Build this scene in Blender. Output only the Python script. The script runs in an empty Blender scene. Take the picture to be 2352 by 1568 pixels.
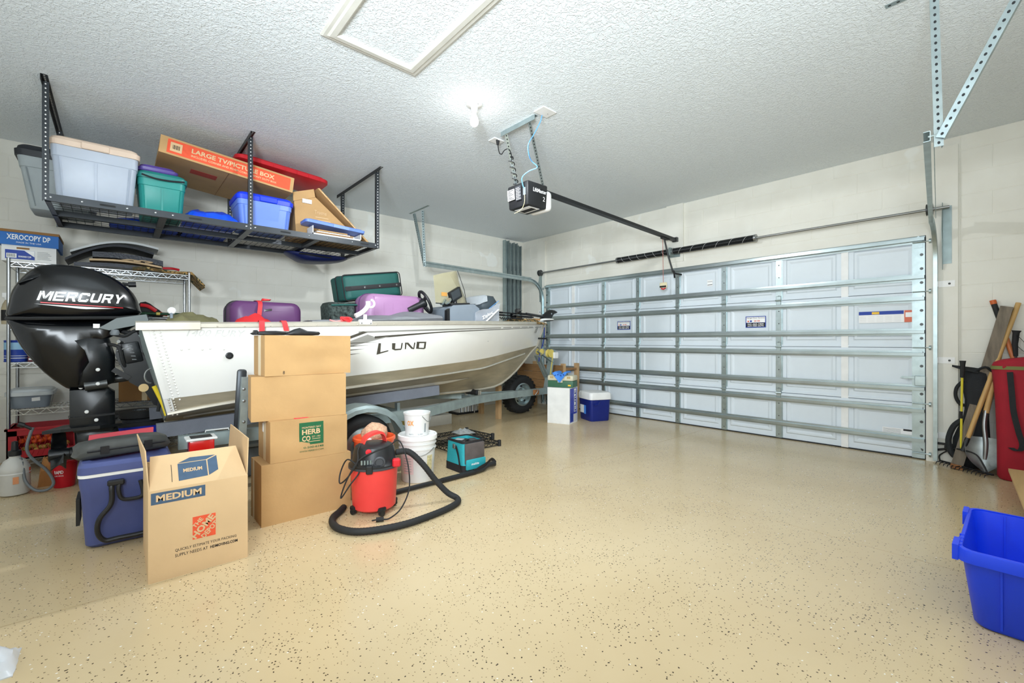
import bpy, bmesh, math, random
from mathutils import Vector, Matrix, noise as mnoise
random.seed(7)
S = bpy.context.scene
C = S.collection
R = math.radians
PI = math.pi

# ---------------------------------------------------------------- camera, world, light, exposure
cam = bpy.data.cameras.new('camera')
cam.lens = 36.0 * 1025.0 / 2352.0
cam.sensor_width = 36.0
cam.clip_start = 0.02
cam_ob = bpy.data.objects.new('camera', cam)
cam_ob.location = (6.083, 0.0, 1.10)
cam_ob.rotation_euler = (PI / 2, 0, R(48.6))
C.objects.link(cam_ob)
S.camera = cam_ob

W = bpy.data.worlds.new('world')
S.world = W
W.use_nodes = True
W.node_tree.nodes['Background'].inputs[0].default_value = (0.75, 0.82, 0.9, 1)
W.node_tree.nodes['Background'].inputs[1].default_value = 0.3

S.view_settings.view_transform = 'Standard'
S.view_settings.look = 'None'
S.view_settings.gamma = 1.0
S.view_settings.use_curve_mapping = False
S.view_settings.exposure = -0.98


def area(name, loc, rot, sx, sy, power, col):
    l = bpy.data.lights.new(name, 'AREA')
    l.shape = 'RECTANGLE'
    l.size = sx
    l.size_y = sy
    l.energy = power
    l.color = col
    o = bpy.data.objects.new(name, l)
    o.location = loc
    o.rotation_euler = rot
    C.objects.link(o)
    return o


# added area fills just inside the unseen back and right walls, no openings there
area('back_wall_fill', (3.6, -1.44, 1.45), (R(90), 0, 0), 5.2, 2.3, 40, (0.84, 0.94, 1.0))
area('right_wall_fill', (6.56, 1.5, 1.75), (R(90), 0, R(90)), 3.6, 1.6, 50, (0.88, 0.95, 1.0))

# added soft fill light behind the camera, brightens the far left wall and ceiling
fl_ob = area('far_corner_fill', (6.25, -0.75, 1.85), (0, 0, 0), 0.9, 0.9, 215, (0.84, 0.93, 1.0))
fl_ob.data.spread = R(108)
fl_ob.rotation_euler = (Vector((1.25, 4.3, 3.35)) - fl_ob.location).to_track_quat('-Z', 'Y').to_euler()

BULB = (3.30, 2.065, 2.79)
l = bpy.data.lights.new('bulb_light', 'SPOT')
l.energy = 208
l.spot_size = R(180)
l.spot_blend = 0.04
l.shadow_soft_size = 0.035
l.color = (0.93, 0.97, 1.0)
o = bpy.data.objects.new('bulb_light', l)
o.location = (BULB[0], BULB[1], BULB[2] - 0.04)
C.objects.link(o)
l = bpy.data.lights.new('bulb_glow', 'POINT')
l.energy = 4.2
l.shadow_soft_size = 0.03
l.color = (0.97, 0.98, 0.97)
o = bpy.data.objects.new('bulb_glow', l)
o.location = (BULB[0], BULB[1], BULB[2] - 0.06)
C.objects.link(o)

# ---------------------------------------------------------------- materials
MATS = {}


def lin(c):
    r = []
    for x in c:
        x = x / 255.0
        r.append(x / 12.92 if x <= 0.04045 else ((x + 0.055) / 1.055) ** 2.4)
    return tuple(r)


def mat(name, rgb, rough=0.5, metal=0.0, var=0.06, scale=8.0, bump=0.0, bscale=60.0, coat=0.0,
        trans=0.0, alpha=1.0, emit=0.0, stretch=(1, 1, 1), spec=0.5, ior=1.45):
    if name in MATS:
        return MATS[name]
    m = bpy.data.materials.new(name)
    MATS[name] = m
    m.use_nodes = True
    nt = m.node_tree
    N, L = nt.nodes, nt.links
    b = N['Principled BSDF']
    b.inputs['Roughness'].default_value = rough
    b.inputs['Metallic'].default_value = metal
    b.inputs['Coat Weight'].default_value = coat
    b.inputs['Coat Roughness'].default_value = 0.08
    b.inputs['Transmission Weight'].default_value = trans
    b.inputs['Alpha'].default_value = alpha
    b.inputs['Specular IOR Level'].default_value = spec
    b.inputs['IOR'].default_value = ior
    c = lin(rgb)
    if emit:
        b.inputs['Emission Color'].default_value = (*c, 1)
        b.inputs['Emission Strength'].default_value = emit
    tc = N.new('ShaderNodeTexCoord')
    mp = N.new('ShaderNodeMapping')
    mp.inputs['Scale'].default_value = stretch
    L.new(tc.outputs['Object'], mp.inputs[0])
    nz = N.new('ShaderNodeTexNoise')
    nz.inputs['Scale'].default_value = scale
    nz.inputs['Detail'].default_value = 4
    L.new(mp.outputs[0], nz.inputs['Vector'])
    rp = N.new('ShaderNodeValToRGB')
    rp.color_ramp.elements[0].position = 0.3
    rp.color_ramp.elements[1].position = 0.7
    rp.color_ramp.elements[0].color = (*[max(0, x * (1 - var)) for x in c], 1)
    rp.color_ramp.elements[1].color = (*[min(1, x * (1 + var)) for x in c], 1)
    L.new(nz.outputs['Fac'], rp.inputs[0])
    L.new(rp.outputs[0], b.inputs['Base Color'])
    if bump:
        n2 = N.new('ShaderNodeTexNoise')
        n2.inputs['Scale'].default_value = bscale
        n2.inputs['Detail'].default_value = 5
        L.new(mp.outputs[0], n2.inputs['Vector'])
        bp = N.new('ShaderNodeBump')
        bp.inputs['Strength'].default_value = bump
        bp.inputs['Distance'].default_value = 0.01
        L.new(n2.outputs['Fac'], bp.inputs['Height'])
        L.new(bp.outputs[0], b.inputs['Normal'])
    return m


def floor_mat():
    m = bpy.data.materials.new('epoxy_floor')
    m.use_nodes = True
    nt = m.node_tree
    N, L = nt.nodes, nt.links
    b = N['Principled BSDF']
    tc = N.new('ShaderNodeTexCoord')
    base = N.new('ShaderNodeTexNoise')
    base.inputs['Scale'].default_value = 1.1
    base.inputs['Detail'].default_value = 5
    L.new(tc.outputs['Object'], base.inputs['Vector'])
    rp = N.new('ShaderNodeValToRGB')
    rp.color_ramp.elements[0].position = 0.3
    rp.color_ramp.elements[1].position = 0.72
    rp.color_ramp.elements[0].color = (*lin((203, 180, 140)), 1)
    rp.color_ramp.elements[1].color = (*lin((213, 192, 154)), 1)
    L.new(base.outputs['Fac'], rp.inputs[0])
    cur = rp.outputs[0]

    def flecks(cur, scale, rad, sel, colr, seed, cl):
        mp = N.new('ShaderNodeMapping')
        mp.inputs['Location'].default_value = (seed, seed * 1.7, 0)
        L.new(tc.outputs['Object'], mp.inputs[0])
        d = N.new('ShaderNodeTexNoise')
        d.inputs['Scale'].default_value = 120
        L.new(mp.outputs[0], d.inputs['Vector'])
        ad = N.new('ShaderNodeVectorMath')
        ad.operation = 'MULTIPLY_ADD'
        L.new(d.outputs['Color'], ad.inputs[0])
        ad.inputs[1].default_value = (0.006, 0.006, 0)
        L.new(mp.outputs[0], ad.inputs[2])
        v = N.new('ShaderNodeTexVoronoi')
        v.voronoi_dimensions = '2D'
        v.inputs['Scale'].default_value = scale
        L.new(ad.outputs[0], v.inputs['Vector'])
        lt = N.new('ShaderNodeMath')
        lt.operation = 'LESS_THAN'
        L.new(v.outputs['Distance'], lt.inputs[0])
        lt.inputs[1].default_value = rad
        sp = N.new('ShaderNodeSeparateColor')
        L.new(v.outputs['Color'], sp.inputs[0])
        cn = N.new('ShaderNodeTexNoise')
        cn.inputs['Scale'].default_value = cl
        cn.inputs['Detail'].default_value = 3
        L.new(mp.outputs[0], cn.inputs['Vector'])
        mr = N.new('ShaderNodeMapRange')
        mr.inputs[1].default_value = 0.42
        mr.inputs[2].default_value = 0.68
        mr.inputs[3].default_value = sel * 0.25
        mr.inputs[4].default_value = sel * 2.2
        L.new(cn.outputs['Fac'], mr.inputs[0])
        l2 = N.new('ShaderNodeMath')
        l2.operation = 'LESS_THAN'
        L.new(sp.outputs[0], l2.inputs[0])
        L.new(mr.outputs[0], l2.inputs[1])
        mu = N.new('ShaderNodeMath')
        mu.operation = 'MULTIPLY'
        L.new(lt.outputs[0], mu.inputs[0])
        L.new(l2.outputs[0], mu.inputs[1])
        mx = N.new('ShaderNodeMix')
        mx.data_type = 'RGBA'
        L.new(mu.outputs[0], mx.inputs[0])
        L.new(cur, mx.inputs[6])
        mx.inputs[7].default_value = (*lin(colr), 1)
        return mx.outputs[2]
    cur = flecks(cur, 60, 0.17, 0.13, (70, 58, 42), 3.1, 3.0)
    cur = flecks(cur, 115, 0.20, 0.09, (120, 104, 78), 9.3, 4.0)
    cur = flecks(cur, 42, 0.12, 0.05, (62, 52, 40), 5.7, 2.2)
    cur = flecks(cur, 60, 0.18, 0.02, (238, 234, 224), 17.0, 3.0)
    L.new(cur, b.inputs['Base Color'])
    rr = N.new('ShaderNodeMapRange')
    rr.inputs[3].default_value = 0.16
    rr.inputs[4].default_value = 0.26
    L.new(base.outputs['Fac'], rr.inputs[0])
    L.new(rr.outputs[0], b.inputs['Roughness'])
    bp = N.new('ShaderNodeBump')
    bp.inputs['Strength'].default_value = 0.06
    bp.inputs['Distance'].default_value = 0.01
    n3 = N.new('ShaderNodeTexNoise')
    n3.inputs['Scale'].default_value = 14
    n3.inputs['Detail'].default_value = 3
    L.new(tc.outputs['Object'], n3.inputs['Vector'])
    L.new(n3.outputs['Fac'], bp.inputs['Height'])
    L.new(bp.outputs[0], b.inputs['Normal'])
    MATS['floor'] = m
    return m


def ceiling_mat():
    m = bpy.data.materials.new('knockdown_ceiling')
    m.use_nodes = True
    nt = m.node_tree
    N, L = nt.nodes, nt.links
    b = N['Principled BSDF']
    b.inputs['Base Color'].default_value = (*lin((230, 237, 241)), 1)
    b.inputs['Roughness'].default_value = 0.85
    tc = N.new('ShaderNodeTexCoord')
    n1 = N.new('ShaderNodeTexNoise')
    n1.inputs['Scale'].default_value = 40
    n1.inputs['Detail'].default_value = 3
    n1.inputs['Distortion'].default_value = 1.2
    L.new(tc.outputs['Object'], n1.inputs['Vector'])
    mr = N.new('ShaderNodeMapRange')
    mr.interpolation_type = 'SMOOTHSTEP'
    mr.inputs[1].default_value = 0.44
    mr.inputs[2].default_value = 0.58
    L.new(n1.outputs['Fac'], mr.inputs[0])
    n2 = N.new('ShaderNodeTexNoise')
    n2.inputs['Scale'].default_value = 120
    n2.inputs['Detail'].default_value = 2
    L.new(tc.outputs['Object'], n2.inputs['Vector'])
    ad = N.new('ShaderNodeMath')
    ad.operation = 'MULTIPLY_ADD'
    L.new(n2.outputs['Fac'], ad.inputs[0])
    ad.inputs[1].default_value = 0.45
    L.new(mr.outputs[0], ad.inputs[2])
    bp = N.new('ShaderNodeBump')
    bp.inputs['Strength'].default_value = 0.55
    bp.inputs['Distance'].default_value = 0.006
    L.new(ad.outputs[0], bp.inputs['Height'])
    L.new(bp.outputs[0], b.inputs['Normal'])
    MATS['ceiling'] = m
    return m


def wall_mat():
    """cream wall paint with lighter touched-up roller patches"""
    m = bpy.data.materials.new('cream_wall_paint')
    m.use_nodes = True
    nt = m.node_tree
    N, L = nt.nodes, nt.links
    b = N['Principled BSDF']
    b.inputs['Roughness'].default_value = 0.62
    ge = N.new('ShaderNodeNewGeometry')
    nz = N.new('ShaderNodeTexNoise')
    nz.inputs['Scale'].default_value = 1.7
    nz.inputs['Detail'].default_value = 3
    L.new(ge.outputs['Position'], nz.inputs['Vector'])
    mr = N.new('ShaderNodeMapRange')
    mr.inputs[1].default_value = 0.655
    mr.inputs[2].default_value = 0.675
    L.new(nz.outputs['Fac'], mr.inputs[0])
    n2 = N.new('ShaderNodeTexNoise')
    n2.inputs['Scale'].default_value = 5
    n2.inputs['Detail'].default_value = 6
    L.new(ge.outputs['Position'], n2.inputs['Vector'])
    rp = N.new('ShaderNodeValToRGB')
    rp.color_ramp.elements[0].position = 0.3
    rp.color_ramp.elements[1].position = 0.7
    rp.color_ramp.elements[0].color = (*lin((228, 225, 214)), 1)
    rp.color_ramp.elements[1].color = (*lin((233, 231, 221)), 1)
    L.new(n2.outputs['Fac'], rp.inputs[0])
    mx = N.new('ShaderNodeMix')
    mx.data_type = 'RGBA'
    L.new(mr.outputs[0], mx.inputs[0])
    L.new(rp.outputs[0], mx.inputs[6])
    mx.inputs[7].default_value = (*lin((236, 236, 229)), 1)
    L.new(mx.outputs[2], b.inputs['Base Color'])
    bp = N.new('ShaderNodeBump')
    bp.inputs['Strength'].default_value = 0.12
    bp.inputs['Distance'].default_value = 0.004
    n3 = N.new('ShaderNodeTexNoise')
    n3.inputs['Scale'].default_value = 55
    n3.inputs['Detail'].default_value = 5
    L.new(ge.outputs['Position'], n3.inputs['Vector'])
    L.new(n3.outputs['Fac'], bp.inputs['Height'])
    L.new(bp.outputs[0], b.inputs['Normal'])
    MATS['wall'] = m
    return m


floor_mat()
ceiling_mat()
wall_mat()
mat('white_trim', (212, 211, 203), 0.5)
mat('cardboard', (188, 150, 101), 0.8, var=0.07, scale=5, bump=0.15, bscale=30)
mat('cardboard_pale', (214, 181, 138), 0.8, var=0.05, scale=5, bump=0.1, bscale=30)
mat('cardboard_dark', (150, 110, 66), 0.85)
mat('tape', (222, 200, 160), 0.3, spec=0.6)
mat('galv', (176, 190, 192), 0.34, 0.85, var=0.12, scale=14)
mat('galv_dull', (150, 164, 164), 0.5, 0.6, var=0.15, scale=10)
mat('strut', (172, 184, 186), 0.3, 0.8, var=0.08, scale=6)
mat('chrome', (170, 174, 178), 0.22, 1.0, var=0.03)
mat('steel', (150, 152, 152), 0.35, 0.9, var=0.1)
mat('dark_steel', (86, 88, 88), 0.42, 0.8, var=0.1)
mat('black_metal', (38, 40, 42), 0.4, 0.3, var=0.1)
mat('rack_metal', (58, 62, 66), 0.38, 0.45, var=0.1)
mat('black_plastic', (30, 31, 33), 0.42, var=0.1)
mat('black_rubber', (34, 35, 36), 0.7, var=0.12, bump=0.15, bscale=80)
mat('black_gloss', (10, 12, 15), 0.22, coat=0.08, var=0.05)
mat('black_satin', (20, 23, 26), 0.3, var=0.08)
mat('grey_plastic', (110, 116, 120), 0.45)
mat('white_plastic', (236, 236, 234), 0.4)
mat('offwhite_plastic', (224, 224, 222), 0.42, var=0.04)
mat('white_paint', (240, 240, 238), 0.35)
mat('door_panel', (222, 231, 238), 0.42, var=0.015, bump=0.03, bscale=90)
mat('ink_white', (245, 245, 245), 0.5, var=0.02)
mat('ink_black', (28, 28, 30), 0.6, var=0.02)
mat('ink_navy', (66, 88, 112), 0.7, var=0.06, scale=40)
mat('ink_orange', (226, 86, 52), 0.7, var=0.06, scale=40)
mat('ink_green', (30, 96, 58), 0.7, var=0.06, scale=40)
mat('ink_red', (206, 40, 44), 0.5, var=0.03)
mat('ink_blue', (26, 62, 160), 0.5, var=0.03)

# ---------------------------------------------------------------- mesh helpers
ORG = {}


class MB:
    def __init__(s):
        s.v, s.f, s.mi = [], [], []

    def add(s, vs, fs, mi=0):
        n = len(s.v)
        s.v += [Vector(p) for p in vs]
        s.f += [tuple(i + n for i in q) for q in fs]
        s.mi += [mi] * len(fs)
        return s

    def bx(s, x0, x1, y0, y1, z0, z1, mi=0):
        return s.add([(x, y, z) for x in (x0, x1) for y in (y0, y1) for z in (z0, z1)],
                     [(0, 1, 3, 2), (4, 6, 7, 5), (0, 4, 5, 1), (2, 3, 7, 6), (0, 2, 6, 4), (1, 5, 7, 3)], mi)

    def ob(s, c, d, rot=None, mi=0):
        M = Matrix.Identity(3) if rot is None else rot
        c = Vector(c)
        vs = [c + M @ Vector((sx * d[0] / 2, sy * d[1] / 2, sz * d[2] / 2)) for sx in (-1, 1) for sy in (-1, 1) for sz in (-1, 1)]
        return s.add(vs, [(0, 1, 3, 2), (4, 6, 7, 5), (0, 4, 5, 1), (2, 3, 7, 6), (0, 2, 6, 4), (1, 5, 7, 3)], mi)

    def bar(s, p0, p1, w, h, up=(0, 0, 1), mi=0):
        p0, p1 = Vector(p0), Vector(p1)
        d = (p1 - p0)
        L_ = d.length
        d.normalize()
        u = Vector(up)
        sd = d.cross(u)
        if sd.length < 1e-4:
            sd = d.cross(Vector((1, 0, 0)))
        sd.normalize()
        u = sd.cross(d)
        M = Matrix((d, sd, u)).transposed()
        return s.ob((p0 + p1) / 2, (L_, w, h), M, mi)

    def rb(s, c, d, bev=0.01, seg=2, rot=None, mi=0, fn=None):
        """rounded box"""
        bm = bmesh.new()
        bmesh.ops.create_cube(bm, size=1)
        for v in bm.verts:
            v.co = Vector((v.co.x * d[0], v.co.y * d[1], v.co.z * d[2]))
        bmesh.ops.bevel(bm, geom=list(bm.edges), offset=min(bev, min(d) * 0.49), segments=seg, affect='EDGES', profile=0.5)
        M = Matrix.Identity(3) if rot is None else rot
        c = Vector(c)
        bm.verts.index_update()
        vs = []
        for v in bm.verts:
            p = Vector(v.co)
            if fn:
                p = Vector(fn(p))
            vs.append(c + M @ p)
        s.add(vs, [tuple(v.index for v in f.verts) for f in bm.faces], mi)
        bm.free()
        return s

    def loft(s, rings, closed=True, caps=True, mi=0, ends=False):
        n = len(rings[0])
        vs = [p for r in rings for p in r]
        fs = []
        m = n if closed else n - 1
        for i in range(len(rings) - 1):
            for j in range(m):
                k = (j + 1) % n
                fs.append((i * n + j, i * n + k, (i + 1) * n + k, (i + 1) * n + j))
        if caps:
            fs.append(tuple(reversed(range(n))))
            fs.append(tuple((len(rings) - 1) * n + j for j in range(n)))
        if ends:
            for j in range(n):
                pass
            a = len(rings) - 1
            for j in range(m):
                k = (j + 1) % n
                fs.append((a * n + j, a * n + k, k, j))
        return s.add(vs, fs, mi)

    def tube(s, pts, r, seg=8, caps=True, mi=0, closed=False):
        pts = [Vector(p) for p in pts]
        n = len(pts)
        rs = r if isinstance(r, (list, tuple)) else [r] * n
        prev = None
        rings = []
        for i, p in enumerate(pts):
            if closed:
                t = pts[(i + 1) % n] - pts[i - 1]
            else:
                t = pts[min(i + 1, n - 1)] - pts[max(i - 1, 0)]
            if t.length < 1e-9:
                t = Vector((0, 0, 1))
            t.normalize()
            if prev is None:
                a = Vector((0, 0, 1)) if abs(t.z) < 0.9 else Vector((1, 0, 0))
                u = t.cross(a).normalized()
            else:
                u = (prev - t * prev.dot(t))
                u = u.normalized() if u.length > 1e-6 else t.cross(Vector((0, 0, 1))).normalized()
            prev = u
            w = t.cross(u)
            rings.append([p + (u * math.cos(2 * PI * k / seg) + w * math.sin(2 * PI * k / seg)) * rs[i] for k in range(seg)])
        return s.loft(rings, True, caps and not closed, mi, ends=closed)

    def cyl(s, p0, p1, r, seg=16, mi=0, r1=None):
        return s.tube([p0, p1], [r, r if r1 is None else r1], seg, True, mi)

    def lathe(s, prof, c, seg=24, axis=None, mi=0, caps=True):
        """prof: list of (radius, height); axis: matrix turning z to the axis"""
        M = Matrix.Identity(3) if axis is None else axis
        c = Vector(c)
        rings = [[c + M @ Vector((max(r, 1e-4) * math.cos(2 * PI * k / seg), max(r, 1e-4) * math.sin(2 * PI * k / seg), h)) for k in range(seg)] for r, h in prof]
        return s.loft(rings, True, caps, mi)

    def prism(s, outline, vec, mi=0):
        a = [Vector(p) for p in outline]
        vec = Vector(vec)
        n = len(a)
        return s.add(a + [p + vec for p in a],
                     [tuple(range(n)), tuple(reversed(range(n, 2 * n)))] + [(i, i + n, (i + 1) % n + n, (i + 1) % n) for i in range(n)], mi)

    def pillow(s, outline, fn, depth, k=5, p=2.5, inset=0.35, mi=0):
        """puffed body with the given outline: fn(u,v,w) -> point, w across the body"""
        n = len(outline)
        cu = sum(q[0] for q in outline) / n
        cv = sum(q[1] for q in outline) / n
        rings = []
        for i in range(-k, k + 1):
            w = i / k
            sc = (1 - abs(w) ** p) ** (1 / p) if abs(w) < 1 else 0
            sc = (1 - inset) + inset * sc
            rings.append([Vector(fn(cu + (a - cu) * sc, cv + (b - cv) * sc, w * depth / 2)) for a, b in outline])
        return s.loft(rings, True, True, mi)

    def grid(s, nu, nv, fn, mi=0, thick=None):
        vs = [Vector(fn(i / (nu - 1), j / (nv - 1))) for i in range(nu) for j in range(nv)]
        fs = [(i * nv + j, (i + 1) * nv + j, (i + 1) * nv + j + 1, i * nv + j + 1) for i in range(nu - 1) for j in range(nv - 1)]
        if thick is None:
            return s.add(vs, fs, mi)
        th = Vector(thick)
        n = len(vs)
        v2 = vs + [v + th for v in vs]
        f2 = fs + [tuple(q + n for q in reversed(f)) for f in fs]
        edge = [i * nv for i in range(nu)] + [(nu - 1) * nv + j for j in range(1, nv)] + [i * nv + nv - 1 for i in range(nu - 2, -1, -1)] + [j for j in range(nv - 2, 0, -1)]
        m = len(edge)
        for i in range(m):
            a, b = edge[i], edge[(i + 1) % m]
            f2.append((a, b, b + n, a + n))
        return s.add(v2, f2, mi)

    def build(s, name, material, parent=None, smooth=35, label=None, cat=None, group=None, kind=None):
        if parent is not None:
            org = ORG[parent]
        else:
            lo = [min(p[i] for p in s.v) for i in range(3)]
            hi = [max(p[i] for p in s.v) for i in range(3)]
            org = Vector(((lo[0] + hi[0]) / 2, (lo[1] + hi[1]) / 2, lo[2]))
        me = bpy.data.meshes.new(name)
        me.from_pydata([p - org for p in s.v], [], s.f)
        mats = material if isinstance(material, (list, tuple)) else [material]
        for mm in mats:
            me.materials.append(MATS[mm] if isinstance(mm, str) else mm)
        if len(mats) > 1:
            me.polygons.foreach_set('material_index', s.mi)
        bm = bmesh.new()
        bm.from_mesh(me)
        bmesh.ops.recalc_face_normals(bm, faces=bm.faces)
        bm.to_mesh(me)
        bm.free()
        if smooth:
            me.polygons.foreach_set('use_smooth', [True] * len(me.polygons))
            me.set_sharp_from_angle(angle=R(smooth))
        me.update()
        o = bpy.data.objects.new(name, me)
        C.objects.link(o)
        if parent is not None:
            o.parent = parent
        else:
            o.location = org
        ORG[o] = org
        tag(o, label, cat, group, kind)
        return o


def tag(o, label=None, cat=None, group=None, kind=None):
    if label:
        o['label'] = label
    if cat:
        o['category'] = cat
    if group:
        o['group'] = group
    if kind:
        o['kind'] = kind
    return o


def thing(name, label, cat, loc=(0, 0, 0), group=None):
    o = bpy.data.objects.new(name, None)
    o.empty_display_size = 0.1
    o.location = loc
    C.objects.link(o)
    ORG[o] = Vector(loc)
    return tag(o, label, cat, group)


def clone(o, parent, delta=(0, 0, 0)):
    """copy of a part with shared mesh, moved by delta in its parent's frame"""
    c = o.copy()
    C.objects.link(c)
    c.parent = parent
    c.location = o.location + Vector(delta)
    ORG[c] = ORG[parent]
    return c


def clone_thing(root, delta, label=None):
    r = root.copy()
    C.objects.link(r)
    r.location = root.location + Vector(delta)
    ORG[r] = ORG[root] + Vector(delta)
    if label:
        r['label'] = label
    for ch in list(root.children):
        c = ch.copy()
        C.objects.link(c)
        c.parent = r
        ORG[c] = ORG[r]
        for g in list(ch.children):
            d = g.copy()
            C.objects.link(d)
            d.parent = c
            ORG[d] = ORG[r]
    return r


def frame(o, u, v):
    """plane mapping for prints: x along u, y along v, z off the surface"""
    o, u, v = Vector(o), Vector(u).normalized(), Vector(v)
    v = (v - u * v.dot(u)).normalized()
    n = u.cross(v)
    return lambda x, y, z=0.0: o + u * x + v * y + n * z


def patch(fn, x0, x1, y0, y1, mtl, parent, name='printed_patch', t=0.0008, label=None, seg=1):
    m = MB()
    n = seg
    for i in range(n):
        a, b = x0 + (x1 - x0) * i / n, x0 + (x1 - x0) * (i + 1) / n
        m.prism([fn(a, y0, 0.0002), fn(b, y0, 0.0002), fn(b, y1, 0.0002), fn(a, y1, 0.0002)], fn(a, y0, t + 0.0002) - fn(a, y0, 0.0002))
    return m.build(name, mtl, parent, smooth=0, label=label)


def poly(fn, pts, mtl, parent, name='printed_shape', t=0.0008, lift=0.0003, label=None):
    m = MB()
    a = [Vector(fn(x, y, lift)) for x, y in pts]
    m.prism(a, Vector(fn(pts[0][0], pts[0][1], lift + t)) - a[0])
    return m.build(name, mtl, parent, smooth=0, label=label)


def text(body, fn, x0, x1, y0, y1, mtl, parent, bold=0.0, shear=0.0, name='lettering', t=0.0008, lift=0.001, skew=None, sub=0.0):
    """lettering fitted into the rectangle x0..x1, y0..y1 of the mapping"""
    cu = bpy.data.curves.new('txt', 'FONT')
    cu.body = body
    cu.size = 1.0
    cu.offset = bold
    cu.shear = shear
    cu.resolution_u = 2
    ob = bpy.data.objects.new('txt', cu)
    me = bpy.data.meshes.new_from_object(ob)
    vs = [v.co.copy() for v in me.vertices]
    fs = [tuple(p.vertices) for p in me.polygons]
    bpy.data.objects.remove(ob)
    bpy.data.curves.remove(cu)
    bpy.data.meshes.remove(me)
    if not vs:
        return None
    a0, a1 = min(v.x for v in vs), max(v.x for v in vs)
    b0, b1 = min(v.y for v in vs), max(v.y for v in vs)
    m = MB()
    pts = []
    flat = []
    for v in vs:
        x = x0 + (v.x - a0) / (a1 - a0) * (x1 - x0)
        y = y0 + (v.y - b0) / (b1 - b0) * (y1 - y0)
        if skew:
            x, y = skew(x, y)
        pts.append(fn(x, y, lift))
        flat.append((x, y))
    m.add(pts, fs)
    if sub:
        bm = bmesh.new()
        bv = [bm.verts.new((x_, y_, 0)) for x_, y_ in flat]
        for f in fs:
            try:
                bm.faces.new([bv[i] for i in f])
            except ValueError:
                pass
        for _ in range(3):
            ed = [e for e in bm.edges if e.calc_length() > sub]
            if not ed:
                break
            bmesh.ops.subdivide_edges(bm, edges=ed, cuts=1)
            bmesh.ops.triangulate(bm, faces=bm.faces)
        bm.verts.index_update()
        m = MB().add([fn(v.co.x, v.co.y, lift) for v in bm.verts], [tuple(v.index for v in f.verts) for f in bm.faces])
        bm.free()
    me2 = m.build(name, mtl, parent, smooth=0)
    return me2


def RX(a): return Matrix.Rotation(R(a), 3, 'X')
def RY(a): return Matrix.Rotation(R(a), 3, 'Y')
def RZ(a): return Matrix.Rotation(R(a), 3, 'Z')


AX = RY(90)      # lathe axis along +x
AY = RX(-90)     # lathe axis along +y


def smoothpath(pts, n=6, closed=False):
    """Catmull-Rom through the points"""
    P = [Vector(p) for p in pts]
    out = []
    N_ = len(P)
    rng = range(N_) if closed else range(N_ - 1)
    for i in rng:
        if closed:
            a, b, c, d = P[i - 1], P[i], P[(i + 1) % N_], P[(i + 2) % N_]
        else:
            a, b, c, d = P[max(i - 1, 0)], P[i], P[i + 1], P[min(i + 2, N_ - 1)]
        for k in range(n):
            t = k / n
            out.append(0.5 * ((2 * b) + (c - a) * t + (2 * a - 5 * b + 4 * c - d) * t * t + (3 * b - a - 3 * c + d) * t ** 3))
    if not closed:
        out.append(P[-1])
    return out


def rrect(hx, hy, r, n=4):
    """rounded rectangle outline, centred"""
    pts = []
    for cx_, cy_, a0 in ((hx - r, hy - r, 0), (-hx + r, hy - r, 90), (-hx + r, -hy + r, 180), (hx - r, -hy + r, 270)):
        for k in range(n + 1):
            a = R(a0 + 90 * k / n)
            pts.append((cx_ + r * math.cos(a), cy_ + r * math.sin(a)))
    return pts

# ================================================================ ROOM SHELL
RXX, YB, YF, CH = 6.62, -1.5, 5.632, 2.936
DX0, DX1, DZ = 0.60, 5.52, 2.085      # garage door opening


def struct(o):
    o['kind'] = 'structure'
    return o


fl = MB()
# slab pieces on both sides of a saw-cut joint along the middle of the garage, and one across
JX, JY = 3.49, 3.02
for (x0, x1) in ((-0.2, JX - 0.002), (JX + 0.002, RXX + 0.2)):
    for (y0, y1) in ((YB - 0.2, JY - 0.002), (JY + 0.002, YF + 0.35)):
        fl.bx(x0, x1, y0, y1, -0.15, 0)
fl.bx(-0.2, RXX + 0.2, YB - 0.2, YF + 0.35, -0.2, -0.004)
floor = struct(fl.build('floor', 'floor', smooth=0))
floor.location.z += 0
ceiling = struct(MB().bx(-0.2, RXX + 0.2, YB - 0.2, YF + 0.2, CH, CH + 0.15).build('ceiling', 'ceiling', smooth=0))

wl = struct(MB().bx(-0.2, -0.0022, YB - 0.2, YF + 0.2, 0, CH).build('wall_left', 'wall', smooth=0))
wf = MB()
wf.bx(-0.0, DX0, YF + 0.0022, YF + 0.2, 0, CH)
wf.bx(DX1, RXX, YF + 0.0022, YF + 0.2, 0, CH)
wf.bx(DX0, DX1, YF + 0.0022, YF + 0.2, DZ + 0.02, CH)
wf = struct(wf.build('wall_front', 'wall', smooth=0))
wr = struct(MB().bx(RXX, RXX + 0.2, YB - 0.2, YF + 0.2, 0, CH).build('wall_right', 'wall', smooth=0))
wb = struct(MB().bx(0, RXX, YB - 0.2, YB, 0, CH).build('wall_back', 'wall', smooth=0))

# painted concrete blocks, proud of recessed joints
BLK = {}


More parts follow.
